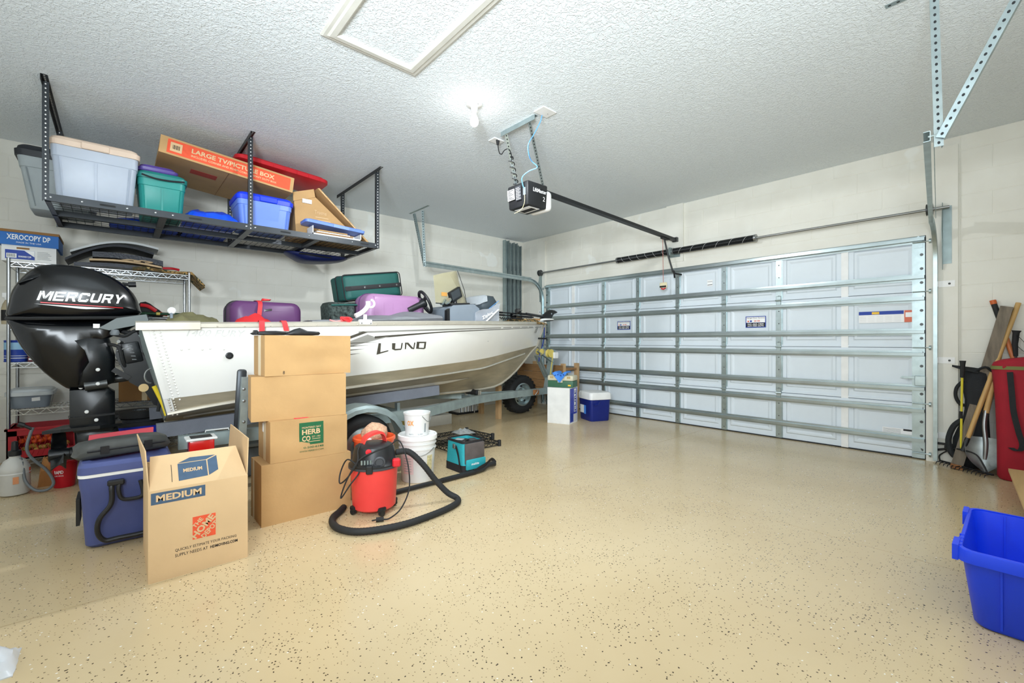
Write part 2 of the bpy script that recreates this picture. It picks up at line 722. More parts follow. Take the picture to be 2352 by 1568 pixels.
def block(parent, org, du, dn, L_, H_):
    """org: lower corner on wall face, du along wall, dn into room"""
    key = (tuple(du), tuple(dn), round(L_, 3), round(H_, 3))
    g = 0.0016
    if key not in BLK:
        u, n = Vector(du), Vector(dn)
        z = Vector((0, 0, 1))
        b0 = [u * g + z * g, u * (L_ - g) + z * g, u * (L_ - g) + z * (H_ - g), u * g + z * (H_ - g)]
        e = 0.003
        b1 = [u * (g + e) + z * (g + e) + n * 0.0022, u * (L_ - g - e) + z * (g + e) + n * 0.0022,
              u * (L_ - g - e) + z * (H_ - g - e) + n * 0.0022, u * (g + e) + z * (H_ - g - e) + n * 0.0022]
        me = bpy.data.meshes.new('block')
        me.from_pydata(b0 + b1, [], [(3, 2, 1, 0), (4, 5, 6, 7), (0, 1, 5, 4), (1, 2, 6, 5), (2, 3, 7, 6), (3, 0, 4, 7)])
        me.materials.append(MATS['wall'])
        bm = bmesh.new()
        bm.from_mesh(me)
        bmesh.ops.recalc_face_normals(bm, faces=bm.faces)
        bm.to_mesh(me)
        bm.free()
        BLK[key] = me
    o = bpy.data.objects.new('block', BLK[key])
    o.parent = parent
    o.location = Vector(org) - ORG[parent]
    C.objects.link(o)
    return o


def course(parent, a0, a1, z0, row, fn, du, dn, H_=0.2):
    x = a0
    off = 0.2 if row % 2 else 0.4
    first = True
    while x < a1 - 0.02:
        L_ = off if first else 0.4
        first = False
        L_ = min(L_, a1 - x)
        block(parent, fn(x, z0), du, dn, L_, H_)
        x += L_


nrow = 15
for r_ in range(nrow):
    z0 = r_ * 0.2
    H_ = min(0.2, CH - z0)
    if H_ < 0.05:
        continue
    course(wl, -0.95, YF - 0.004, z0, r_, lambda y, z: (-0.0022, y, z), (0, 1, 0), (1, 0, 0), H_)
    course(wf, DX1 + 0.22, 6.5, z0, r_, lambda x, z: (x, YF + 0.0022, z), (1, 0, 0), (0, -1, 0), H_)
    course(wf, 0.004, DX0 - 0.2, z0, r_, lambda x, z: (x, YF + 0.0022, z), (1, 0, 0), (0, -1, 0), H_)
    if z0 >= 2.15:
        course(wf, DX0 - 0.2, DX1 + 0.22, z0, r_, lambda x, z: (x, YF + 0.0022, z), (1, 0, 0), (0, -1, 0), H_)

# jamb boards, header board and spring pad
tn = [0]


def trim(mb, name=None):
    tn[0] += 1
    return struct(mb.build('trim_%d' % tn[0], 'wall', smooth=0))


trim(MB().bx(DX1 + 0.0, DX1 + 0.21, YF - 0.032, YF + 0.003, 0, 2.86))
trim(MB().bx(DX0 - 0.19, DX0, YF - 0.032, YF + 0.003, 0, 2.86))
trim(MB().bx(DX0, DX1, YF - 0.02, YF + 0.003, DZ + 0.0, 2.165))
trim(MB().bx(2.91, 3.15, YF - 0.03, YF + 0.003, 2.165, CH))
# small wooden stops and mounting plates on the right jamb
# attic hatch: moulded frame under the ceiling with a textured panel
HX0, HX1, HY0, HY1 = 3.33, 4.72, 0.90, 1.535
hatch = struct(MB().bx(HX0 + 0.08, HX1 - 0.08, HY0 + 0.08, HY1 - 0.08, CH - 0.004, CH + 0.01).build('trim_5', 'ceiling', smooth=0))
prof = [(0, 0), (0, -0.008), (0.012, -0.014), (0.03, -0.015), (0.042, -0.022), (0.072, -0.024), (0.08, -0.02), (0.085, 0)]
for a, b, inw in (((HX0, HY0), (HX1, HY0), (0, 1)), ((HX1, HY0), (HX1, HY1), (-1, 0)), ((HX1, HY1), (HX0, HY1), (0, -1)), ((HX0, HY1), (HX0, HY0), (1, 0))):
    d = Vector((b[0] - a[0], b[1] - a[1], 0)).normalized()
    rings = []
    for (p, sgn) in ((a, 1), (b, -1)):
        rings.append([Vector((p[0], p[1], CH)) + Vector((inw[0], inw[1], 0)) * q + d * (q * sgn) + Vector((0, 0, h)) for q, h in prof])
    MB().loft(rings).build('moulding', 'white_trim', hatch, smooth=20)

# ================================================================ GARAGE DOOR
door = thing('door_1', 'closed white sectional garage door with galvanised struts', 'garage door', (3.06, YF, 0))
door['kind'] = 'structure'
del door['category']
SW = 4.9
SX0 = 0.61
PW = SW / 8
SH = DZ / 4
PY = YF + 0.012     # panel face
for r_ in range(4):
    z0 = r_ * SH
    sec = MB().bx(SX0, SX0 + SW, PY, PY + 0.035, z0 + 0.002, z0 + SH - 0.002)
    # rolled lips along the joint
    sec.bx(SX0, SX0 + SW, PY - 0.02, PY, z0 + SH - 0.03, z0 + SH - 0.004)
    if r_:
        sec.bx(SX0, SX0 + SW, PY - 0.012, PY, z0 + 0.004, z0 + 0.022)
    sec = sec.build('door_section', 'door_panel', door, smooth=0)
    first = None
    for c_ in range(8):
        if first is None:
            x0, x1, a0, a1 = SX0 + 0.07, SX0 + PW - 0.07, z0 + 0.07, z0 + SH - 0.07
            rings = []
            for q, h in ((0, 0), (0.012, 0.012), (0.03, 0.012), (0.05, 0.003), (0.055, 0.003)):
                rings.append([Vector((x0 + q, PY - h, a0 + q)), Vector((x1 - q, PY - h, a0 + q)), Vector((x1 - q, PY - h, a1 - q)), Vector((x0 + q, PY - h, a1 - q))])
            first = MB().loft(rings).build('raised_panel', 'door_panel', sec, smooth=0)
        else:
            clone(first, sec, (PW * c_, 0, 0))
# vertical stiles with lightening holes and screws
for k in range(9):
    x = SX0 + PW * k
    if k in (1, 7):
        MB().bx(x - 0.03, x + 0.03, PY - 0.014, PY, 0.01, DZ - 0.01).build('painted_stile', 'white_paint', door, smooth=0, label='white painted stile')
    elif k in (0, 8):
        xa, xb = (x - 0.0, x + 0.09) if k == 0 else (x - 0.09, x)
        st = MB().bx(xa, xb, PY - 0.024, PY, 0.01, DZ - 0.01).build('end_stile', 'galv', door, smooth=0)
        for i in range(16):
            zz = 0.09 + i * 0.13
            MB().lathe([(0.0001, 0), (0.013, 0), (0.013, 0.003)], ((xa + xb) / 2 + 0.022 * (1 if k else -1), PY - 0.0235, zz), 12, AY @ RX(180)).build('slot', 'dark_steel', st)
    else:
        st = MB().bx(x - 0.028, x + 0.028, PY - 0.016, PY, 0.01, DZ - 0.005)
        st.bx(x - 0.036, x - 0.028, PY - 0.006, PY, 0.01, DZ - 0.005).bx(x + 0.028, x + 0.036, PY - 0.006, PY, 0.01, DZ - 0.005)
        st = st.build('stile', 'galv', door, smooth=0)
        for i in range(12):
            zz = (i // 3) * SH + (0.05, 0.26, 0.40)[i % 3]
            MB().lathe([(0.006, 0), (0.006, 0.003), (0.002, 0.005)], (x, PY - 0.016, zz), 8, AY @ RX(180)).build('screw', 'dark_steel', st)
# horizontal struts (hat channels)
STR = (0.18, 0.455, 0.66, 0.98, 1.19, 1.50, 1.70, 2.052)
hat = [(-0.034, 0), (-0.034, 0.004), (-0.017, 0.005), (-0.014, 0.05), (0.014, 0.05), (0.017, 0.005), (0.034, 0.004), (0.034, 0)]
st0 = None
for z in STR:
    y0 = PY - 0.016
    if st0 is None:
        rings = [[Vector((x, y0 - h, z + q)) for q, h in hat] for x in (SX0 + 0.0, SX0 + SW)]
        st0 = MB().loft(rings).build('strut', 'strut', door, smooth=0)
        zz0 = z
    else:
        clone(st0, door, (0, 0, z - zz0))
# hinges and roller brackets
hg = None
for r_ in range(1, 4):
    for k in range(2, 7):
        x, z = SX0 + PW * k, r_ * SH
        if hg is None:
            m = MB().rb((x, PY - 0.022, z), (0.05, 0.012, 0.10), 0.004, 1)
            m.cyl((x - 0.032, PY - 0.036, z), (x + 0.032, PY - 0.036, z), 0.009, 10)
            hg = m.build('hinge', 'galv', door)
            h0 = (x, z)
        else:
            clone(hg, door, (x - h0[0], 0, z - h0[1]))
for sx in (0, 1):
    hx = SX0 + 0.045 if not sx else SX0 + SW - 0.045
    sg = -1 if not sx else 1
    for r_ in range(0, 5):
        z = r_ * SH if 0 < r_ < 4 else (0.06 if r_ == 0 else DZ - 0.06)
        m = MB().prism([(hx - 0.03, PY - 0.03, z - 0.05), (hx + 0.03, PY - 0.03, z - 0.05), (hx + 0.03, PY - 0.03, z + 0.01), (hx, PY - 0.03, z + 0.07), (hx - 0.03, PY - 0.03, z + 0.01)], (0, 0.006, 0))
        m.cyl((hx - sg * 0.04, PY - 0.045, z), (hx + sg * 0.085, PY - 0.045, z), 0.005, 8)
        m.cyl((hx + sg * 0.075, PY - 0.045, z), (hx + sg * 0.09, PY - 0.045, z), 0.022, 14)
        m.build('roller_bracket', 'galv', door)
# slide lock
m = MB().rb((5.48, PY - 0.05, 0.735), (0.075, 0.03, 0.09), 0.003, 1)
m.bx(5.35, 5.46, PY - 0.056, PY - 0.046, 0.752, 0.772)
m.cyl((5.352, PY - 0.058, 0.762), (5.352, PY - 0.07, 0.762), 0.008, 8)
m.build('slide_lock', 'galv', door)
# stickers
def sticker(x0, x1, z0, z1):
    f_ = frame((x0, PY - 0.0125, z0), (1, 0, 0), (0, 0, 1))
    return f_, x1 - x0, z1 - z0


for (a0, a1, b0, b1) in ((2.094, 2.32, 1.277, 1.401), (3.925, 4.148, 1.265, 1.397)):
    f_, w, h = sticker(a0, a1, b0, b1)
    s0 = patch(f_, 0, w, 0, h, 'ink_blue', door, 'service_sticker', label='garage door service sticker')
    patch(f_, 0.008, w - 0.008, h * 0.44, h - 0.008, 'ink_white', s0, 'sticker_field', t=0.0014)
    patch(f_, 0.008, w - 0.008, 0.008, h * 0.42, 'ink_black', s0, 'sticker_band', t=0.0014)
    text('Garage Door Services', f_, 0.012, w - 0.012, h * 0.76, h * 0.92, 'ink_black', s0, lift=0.0022)
    text('24 HR', f_, w * 0.42, w * 0.72, h * 0.5, h * 0.66, 'ink_orange', s0, lift=0.0022, bold=0.02)
    patch(f_, w * 0.1, w * 0.17, h * 0.5, h * 0.62, 'ink_orange', s0, 'sticker_dot', t=0.002)
    patch(f_, w * 0.22, w * 0.32, h * 0.5, h * 0.64, 'ink_blue', s0, 'sticker_dot', t=0.002)
    text('941-460-1800', f_, w * 0.1, w * 0.9, h * 0.24, h * 0.37, 'ink_white', s0, lift=0.0022, bold=0.02)
    text('239-980-3676', f_, w * 0.1, w * 0.9, h * 0.08, h * 0.2, 'ink_white', s0, lift=0.0022, bold=0.02)
f_, w, h = sticker(5.015, 5.43, 1.285, 1.398)
s0 = patch(f_, 0, w, 0, h, 'ink_white', door, 'warning_label', label='long white, blue and orange warning label')
patch(f_, 0, w * 0.83, h * 0.7, h, 'ink_blue', s0, 'label_band', t=0.0014)
mat('label_yellow', (236, 190, 60), 0.5)
patch(f_, w * 0.25, w * 0.39, h * 0.74, h * 0.95, 'label_yellow', s0, 'label_band', t=0.002)
mat('label_orange', (214, 110, 82), 0.5)
patch(f_, w * 0.84, w, 0, h, 'label_orange', s0, 'label_band', t=0.0014)
patch(f_, w * 0.86, w * 0.98, h * 0.42, h * 0.82, 'ink_white', s0, 'label_band', t=0.002)
for i in range(5):
    for j in range(4):
        patch(f_, w * (0.02 + 0.16 * i), w * (0.14 + 0.16 * i), h * (0.1 + 0.14 * j), h * (0.13 + 0.14 * j), 'offwhite_plastic', s0, 'label_line', t=0.0014)
f_, w, h = sticker(5.20, 5.43, 0.20, 0.265)
s0 = patch(f_, 0, w, 0, h, 'ink_white', door, 'rating_label', label='small white rating label')
patch(f_, w * 0.68, w * 0.99, h * 0.72, h * 0.98, 'ink_black', s0, 'label_band', t=0.0014)
patch(f_, w * 0.72, w * 0.99, h * 0.05, h * 0.2, 'ink_red', s0, 'label_band', t=0.0014)
for j in range(5):
    patch(f_, w * 0.03, w * 0.6, h * (0.1 + 0.17 * j), h * (0.14 + 0.17 * j), 'grey_plastic', s0, 'label_line', t=0.0014)
f_, w, h = sticker(3.46, 3.53, 1.80, 1.88)
s0 = patch(f_, 0, w, 0, h, 'ink_white', door, 'arrow_label')
patch(f_, 0.005, w - 0.005, h * 0.2, h * 0.28, 'ink_black', s0, 'arrow_mark', t=0.0014)
patch(f_, 0.005, w - 0.005, h * 0.7, h * 0.76, 'grey_plastic', s0, 'arrow_mark', t=0.0014)

# weather strip at the floor
MB().bx(SX0, SX0 + SW, PY - 0.012, PY + 0.03, 0.0005, 0.012).build('bottom_seal', 'black_rubber', door, smooth=0)

# ---------------------------------------------------------------- tracks
def punched(mb, p0, p1, w, up, step=0.035, r=0.006, flange=True, th=0.0025):
    """perforated angle iron drawn with a row of dark slots; returns (angle, slots)"""
    p0, p1 = Vector(p0), Vector(p1)
    d = (p1 - p0).normalized()
    up = Vector(up)
    sd = d.cross(up).normalized()
    nrm = sd.cross(d).normalized()
    # face in plane (d, sd), flange along -nrm
    c0 = [p0 - sd * w / 2, p0 + sd * w / 2, p0 + sd * w / 2 - nrm * th, p0 - sd * w / 2 + sd * th - nrm * th, p0 - sd * w / 2 + sd * th - nrm * w * 0.9, p0 - sd * w / 2 - nrm * w * 0.9]
    if not flange:
        c0 = [p0 - sd * w / 2, p0 + sd * w / 2, p0 + sd * w / 2 - nrm * th, p0 - sd * w / 2 - nrm * th]
    L_ = (p1 - p0).length
    mb.loft([c0, [q + d * L_ for q in c0]], mi=0)
    n = int(L_ / step)
    for i in range(n):
        c = p0 + d * ((i + 0.5) * L_ / n) + nrm * 0.0006
        a = [c + d * (r * 1.3 * math.cos(t)) + sd * (r * math.sin(t)) for t in [2 * PI * k / 8 for k in range(8)]]
        mb.prism(a, -nrm * 0.0004, mi=1)
    return mb


def channel(mb, path, inx, w=0.052, d=0.028, th=0.003):
    """C-shaped roller track along a path in the YZ plane; opening towards inx (+1/-1 in x)"""
    P = [Vector(p) for p in path]
    rings = []
    for i, p in enumerate(P):
        t = (P[min(i + 1, len(P) - 1)] - P[max(i - 1, 0)]).normalized()
        n = Vector((0, -t.z, t.y)).normalized()
        x = Vector((inx, 0, 0))
        pr_ = [(0, -w / 2), (d, -w / 2), (d, -w / 2 + th), (th, -w / 2 + th), (th, w / 2 - th), (d, w / 2 - th), (d, w / 2), (0, w / 2)]
        rings.append([p + x * a + n * b for a, b in pr_])
    return mb.loft(rings)


def door_track(name, label, xd, xe, ye, zt, sg):
    t_ = thing(name, label, 'door track', (xd, YF - 0.1, 0), 'garage door tracks')
    yv = YF - 0.06
    path = [(xd, yv, 0.02), (xd, yv, 0.6), (xd, yv, 1.2), (xd, yv, 1.82)]
    for k in range(1, 9):
        a = R(90 * k / 8)
        path.append((xd, yv - 0.33 * (1 - math.cos(a)), 1.82 + 0.33 * math.sin(a)))
    m = MB()
    channel(m, path, -sg)
    m.build('vertical_track', 'galv', t_)
    m = MB()
    channel(m, [(xd, yv - 0.33, 1.82 + 0.33), (xe, ye, zt)], -sg)
    # reinforcing angle on the outside
    m.bar((xd + sg * 0.01, yv - 0.25, 2.185), (xe + sg * 0.01, ye + 0.02, zt + 0.035), 0.004, 0.03)
    m.build('horizontal_track', 'galv', t_)
    m = MB().prism([(xd + sg * 0.03, YF - 0.034, 1.75), (xd + sg * 0.03, YF - 0.034, 2.35), (xd + sg * 0.03, YF - 0.075, 2.35), (xd + sg * 0.03, YF - 0.13, 2.1), (xd + sg * 0.03, YF - 0.06, 1.75)], (0.003, 0, 0))
    m.bx(xd + (0.0 if sg > 0 else -0.06) + sg * 0.03, xd + (0.06 if sg > 0 else 0.0) + sg * 0.03, YF - 0.036, YF - 0.0325, 1.8, 2.32)
    m.build('flag_bracket', 'galv_dull', t_, smooth=0)
    for z in (0.25, 0.93, 1.62):
        m = MB().bx(min(xd, xd + sg * 0.11), max(xd, xd + sg * 0.11), YF - 0.036, YF - 0.0325, z - 0.028, z + 0.028)
        m.bx(xd + sg * 0.002 - 0.002, xd + sg * 0.002 + 0.002, YF - 0.075, YF - 0.034, z - 0.025, z + 0.025)
        jb = m.build('jamb_bracket', 'white_paint', t_, smooth=0)
        MB().lathe([(0.009, 0), (0.009, 0.004), (0.004, 0.007)], (xd + sg * 0.075, YF - 0.036, z), 8, AY @ RX(180)).build('bolt', 'dark_steel', jb)
    return t_


mat('hole', (40, 42, 44), 0.8)
tl = door_track('door_track', 'galvanised curved roller track at the left edge of the garage door', 0.56, 0.73, 3.13, 2.15, -1)
tr = door_track('door_track', 'galvanised roller track at the right edge of the garage door', 5.60, 5.79, 3.08, 2.14, 1)
# hangers
m = MB()
punched(m, (0.30, 3.14, CH - 0.002), (0.82, 3.14, CH - 0.002), 0.034, (0, 0, -1))
punched(m, (0.42, 3.13, CH - 0.03), (0.725, 3.12, 2.13), 0.032, (0, -1, 0))
punched(m, (0.66, 3.14, CH - 0.03), (0.735, 3.13, 2.12), 0.032, (0.8, -0.6, 0))
m.build('track_hanger', ['galv_dull', 'hole'], tl, smooth=0)
m = MB()
punched(m, (5.60, 3.16, CH - 0.002), (6.4, 3.16, CH - 0.002), 0.036, (0, 0, -1))
punched(m, (5.80, 3.10, CH - 0.02), (5.82, 3.09, 2.08), 0.036, (0.3, -1, 0))
punched(m, (6.18, 3.12, CH - 0.02), (5.825, 3.08, 2.12), 0.036, (0.0, -1, 0.0))
m.cyl((5.78, 3.09, 2.14), (5.84, 3.09, 2.14), 0.006, 8)
m.build('track_hanger', ['galv', 'hole'], tr, smooth=0)
# photo eye at the foot of the right track
m = MB().rb((5.69, YF - 0.075, 0.15), (0.09, 0.03, 0.05), 0.006, 2).bar((5.60, YF - 0.06, 0.18), (5.70, YF - 0.07, 0.18), 0.004, 0.02).bar((5.60, YF - 0.06, 0.12), (5.66, YF - 0.07, 0.14), 0.004, 0.02)
m.build('photo_eye', 'black_metal', tr)

# ---------------------------------------------------------------- torsion shaft and spring
TZ, TY = 2.298, YF - 0.1
ts = thing('torsion_spring', 'torsion shaft with black wound spring above the garage door', 'spring', (3.05, YF - 0.03, TZ))
MB().cyl((0.50, TY, TZ), (5.68, TY, TZ), 0.0127, 12).build('shaft', 'steel', ts)
for (a, b, nm) in ((2.17, 3.00, 1), (3.05, 4.07, -1)):
    # wound coils
    n = int((b - a) / 0.0075)
    prof = []
    for i in range(n + 1):
        xx = i * (b - a) / n
        prof += [(0.036, xx), (0.0395, xx + 0.0025), (0.036, xx + 0.005)]
    sp = MB().lathe(prof, (a, TY, TZ), 14, AX).build('spring', 'black_satin', ts, smooth=60)
    hx = []
    for k in range(120):
        tt = k / 119
        ang = tt * 2 * PI * 6.0 * nm
        hx.append((a + 0.03 + tt * (b - a - 0.06), TY + 0.0395 * math.cos(ang), TZ + 0.0395 * math.sin(ang)))
    MB().tube(hx, 0.0012, 5).build('chalk_line', 'white_plastic', sp)
    for xx in (a, b):
        MB().lathe([(0.02, -0.012), (0.043, -0.012), (0.043, 0.012), (0.02, 0.012)], (xx, TY, TZ), 16, AX).build('cone', 'steel', ts)
m = MB().bx(3.012, 3.04, YF - 0.16, YF - 0.031, TZ - 0.055, TZ + 0.045)
m.bx(2.95, 3.11, YF - 0.036, YF - 0.031, TZ - 0.07, TZ + 0.05)
m.build('centre_bracket', 'galv_dull', ts, smooth=0)
for xx, nm in ((0.55, 0), (5.55, 1)):
    MB().lathe([(0.02, -0.022), (0.052, -0.022), (0.05, -0.012), (0.04, -0.01), (0.04, 0.01), (0.05, 0.012), (0.052, 0.022), (0.02, 0.022)], (xx, TY, TZ), 20, AX).build('cable_drum', 'dark_steel', ts)

# ---------------------------------------------------------------- door opener
op = thing('door_opener', 'black garage door opener hanging from ceiling straps', 'door opener', (3.05, 2.87, 2.31))
OX0, OX1, OY0, OY1, OZ0, OZ1 = 2.915, 3.195, 2.735, 2.99, 2.325, 2.545


def taper(p):
    k = 1 - 0.12 * max(0, -(p.z / 0.22 - 0.1))
    return (p.x * k, p.y * k, p.z)


body = MB().rb(((OX0 + OX1) / 2, (OY0 + OY1) / 2, (OZ0 + OZ1) / 2), (OX1 - OX0, OY1 - OY0, OZ1 - OZ0), 0.016, 2, fn=taper).build('housing', 'black_plastic', op)
MB().rb((3.055, 3.03, 2.42), (0.25, 0.10, 0.19), 0.04, 3, fn=lambda p: (p.x * (1 - 0.5 * max(0, p.y)), p.y, p.z)).build('lamp_lens', 'white_plastic', op)
f_ = frame((OX1 - 0.004, OY0 + 0.02, OZ0), (0, 1, 0), (0.09, 0, 1))
text('LiftMaster', f_, 0.03, 0.20, 0.125, 0.16, 'ink_white', op, bold=0.015, lift=0.007)
text('2', f_, 0.16, 0.185, 0.06, 0.10, 'ink_white', op, lift=0.007)
f_ = frame((OX0 + 0.02, OY0 + 0.004, OZ0), (1, 0, 0), (0, -0.09, 1))
s0 = patch(f_, 0.0, 0.09, 0.08, 0.175, 'ink_white', op, 'instruction_label', t=0.006, label='white instruction label with black print')
for j in range(7):
    patch(f_, 0.008, 0.085 - 0.02 * (j % 3), 0.087 + j * 0.0125, 0.093 + j * 0.0125, 'ink_black', s0, 'label_line', t=0.0075)
mat('opener_grey', (60, 62, 66), 0.5)
s0 = patch(f_, 0.11, 0.18, 0.06, 0.185, 'opener_grey', op, 'side_panel', t=0.006)
for j in range(8):
    patch(f_, 0.115, 0.175 - 0.015 * (j % 2), 0.07 + j * 0.0138, 0.073 + j * 0.0138, 'ink_white', s0, 'label_line', t=0.0075)
f_ = frame((OX0 + 0.05, OY0 + 0.04, OZ0 + 0.002), (1, 0, 0), (0, 1, 0))
s0 = MB().bx(OX0 + 0.045, OX1 - 0.04, OY0 + 0.05, OY1 - 0.07, OZ0 - 0.002, OZ0 + 0.001).build('underside_label', 'ink_white', op, smooth=0)
MB().bx(OX0 + 0.06, OX1 - 0.06, OY0 + 0.10, OY1 - 0.09, OZ0 - 0.0026, OZ0 - 0.0021).build('label_band', 'ink_black', s0, smooth=0)
# angle on the ceiling with straps
m = MB()
punched(m, (3.08, 2.535, CH - 0.002), (3.50, 2.54, CH - 0.002), 0.04, (0, 0, -1), 0.03)
m.bar((3.08, 2.517, CH - 0.02), (3.50, 2.522, CH - 0.02), 0.003, 0.04)
m.build('ceiling_angle', ['galv', 'hole'], op, smooth=0)
m = MB()
punched(m, (3.135, 2.53, CH - 0.03), (2.975, 2.80, OZ1 - 0.01), 0.026, (0.7, -0.7, 0), 0.03, flange=False)
m.build('strap', ['galv', 'hole'], op, smooth=0)
m = MB()
punched(m, (3.42, 2.54, CH - 0.03), (3.19, 2.93, OZ1 - 0.01), 0.028, (0.9, -0.5, 0), 0.028)
m.build('strap', ['galv', 'hole'], op, smooth=0)
# low voltage wire wound down the strap
mat('blue_wire', (96, 160, 222), 0.5)
wp = [(3.545, 2.56, CH - 0.012), (3.52, 2.565, 2.88), (3.45, 2.56, 2.80), (3.40, 2.545, 2.73), (3.35, 2.60, 2.68), (3.30, 2.68, 2.66), (3.31, 2.74, 2.62), (3.24, 2.71, 2.60), (3.17, 2.69, 2.56), (3.15, 2.715, 2.50), (3.155, 2.735, 2.465)]
MB().tube(smoothpath(wp, 5), 0.0042, 6).build('low_voltage_wire', 'blue_wire', op)
mat('yellow_wire', (226, 214, 150), 0.5)
MB().tube(smoothpath([(3.155, 2.732, 2.44), (3.16, 2.728, 2.36), (3.14, 2.72, 2.30), (3.11, 2.70, 2.27), (3.075, 2.68, 2.255)], 4), 0.0022, 6).build('antenna_wire', 'yellow_wire', op)
MB().rb((3.15, 2.735, 2.45), (0.03, 0.012, 0.07), 0.003, 1).build('terminal_block', 'grey_plastic', op)
cp = [(2.955, 2.585, CH - 0.03), (2.965, 2.58, 2.87), (2.99, 2.575, 2.80), (3.03, 2.57, 2.775), (3.06, 2.575, 2.80), (3.09, 2.60, 2.81), (3.09, 2.63, 2.77), (3.06, 2.66, 2.74)]
for k in range(26):
    tt = k / 25
    cx_, cy_, cz_ = 3.075 - 0.09 * tt, 2.635 + 0.15 * tt, 2.75 - 0.2 * tt
    cp.append((cx_ + 0.024 * math.cos(k * 1.25), cy_ + 0.024 * math.sin(k * 1.25), cz_))
MB().tube(smoothpath(cp, 3), 0.0045, 6).build('power_cord', 'black_rubber', op)
MB().cyl((2.955, 2.585, CH - 0.005), (2.955, 2.585, CH - 0.05), 0.018, 10, r1=0.01).build('plug', 'black_rubber', op)
# rail, trolley, arm
rail = MB().bx(3.028, 3.072, 2.98, YF - 0.06, 2.535, 2.565).bx(3.02, 3.08, 2.98, YF - 0.06, 2.528, 2.536)
rail = rail.build('rail', 'black_metal', op, smooth=0)
# rail slopes down towards the door header
for v in rail.data.vertices:
    k = (v.co.y + ORG[op].y - 2.98) / (YF - 0.06 - 2.98)
    v.co.z -= 0.09 * k
MB().rb((3.05, YF - 0.04, 2.46), (0.07, 0.06, 0.06), 0.004, 1).build('header_bracket', 'dark_steel', op)
MB().rb((3.03, 5.36, 2.45), (0.05, 0.16, 0.035), 0.006, 1).build('trolley', 'dark_steel', op)
MB().tube(smoothpath([(3.02, 5.36, 2.44), (3.05, 5.39, 2.25), (3.08, 5.43, 2.08), (3.10, 5.46, 2.0), (3.17, 5.53, 1.975)], 5), 0.011, 8).build('door_arm', 'black_metal', op)
MB().bar((3.10, 5.455, 2.03), (3.115, 5.45, 1.93), 0.022, 0.008).build('arm_plate', 'black_metal', op)
mat('cord_red', (190, 120, 110), 0.6)
pc = MB().cyl((2.995, 5.36, 2.44), (3.0, 5.37, 1.87), 0.0035, 6).build('release_cord', 'cord_red', op)
mat('tag_cream', (226, 216, 180), 0.6)
MB().rb((3.0, 5.37, 1.84), (0.10, 0.02, 0.07), 0.006, 1).build('release_tag', 'tag_cream', pc)
MB().bx(2.952, 3.045, 5.357, 5.3595, 1.81, 1.832).build('tag_band', 'ink_black', pc, smooth=0)
MB().tube([(2.97, 5.37, 1.80), (3.0, 5.37, 1.785), (3.03, 5.37, 1.80)], 0.009, 6).build('release_handle', 'ink_red', pc)
# ceiling plates
for i, (x, y, s_, lb) in enumerate(((2.93, 2.59, 0.06, 'white ceiling outlet plate with the opener plugged in'), (3.585, 2.555, 0.075, 'white blank ceiling plate where the blue wire comes out'))):
    t_ = thing('ceiling_plate', lb, 'outlet plate', (x, y, CH - 0.006))
    MB().rb((x, y, CH - 0.0045), (s_ * 1.5, s_ * 2, 0.008), 0.003, 1).build('plate', 'white_plastic', t_)
    if i == 0:
        MB().lathe([(0.02, 0), (0.02, -0.004), (0.001, -0.004)], (x + 0.025, y, CH - 0.008), 14).build('socket', 'offwhite_plastic', t_)
    MB().lathe([(0.004, 0), (0.003, -0.002)], (x, y + 0.03, CH - 0.0085), 8).build('screw', 'steel', t_)

# ---------------------------------------------------------------- bulb
bl = thing('bulb_lamp', 'lit bare bulb in a white ceiling lampholder', 'lamp', (BULB[0], BULB[1], CH - 0.2))
MB().lathe([(0.001, 0), (0.062, 0), (0.062, -0.008), (0.05, -0.016), (0.028, -0.024), (0.024, -0.06), (0.001, -0.06)], (BULB[0], BULB[1], CH), 28).build('lampholder', 'white_plastic', bl)
MB().lathe([(0.001, -0.058), (0.018, -0.058), (0.017, -0.085), (0.019, -0.09)], (BULB[0], BULB[1], CH), 20).build('bulb_neck', 'offwhite_plastic', bl)
mat('bulb_glass', (255, 246, 228), 0.3, emit=9.0)
MB().lathe([(0.018, -0.088), (0.026, -0.105), (0.032, -0.125), (0.033, -0.14), (0.028, -0.158), (0.016, -0.17), (0.001, -0.174)], (BULB[0], BULB[1], CH), 24).build('bulb', 'bulb_glass', bl)
for sx in (-1, 1):
    MB().lathe([(0.006, 0), (0.005, -0.003)], (BULB[0] + sx * 0.045, BULB[1], CH - 0.015), 8).build('screw', 'steel', bl)

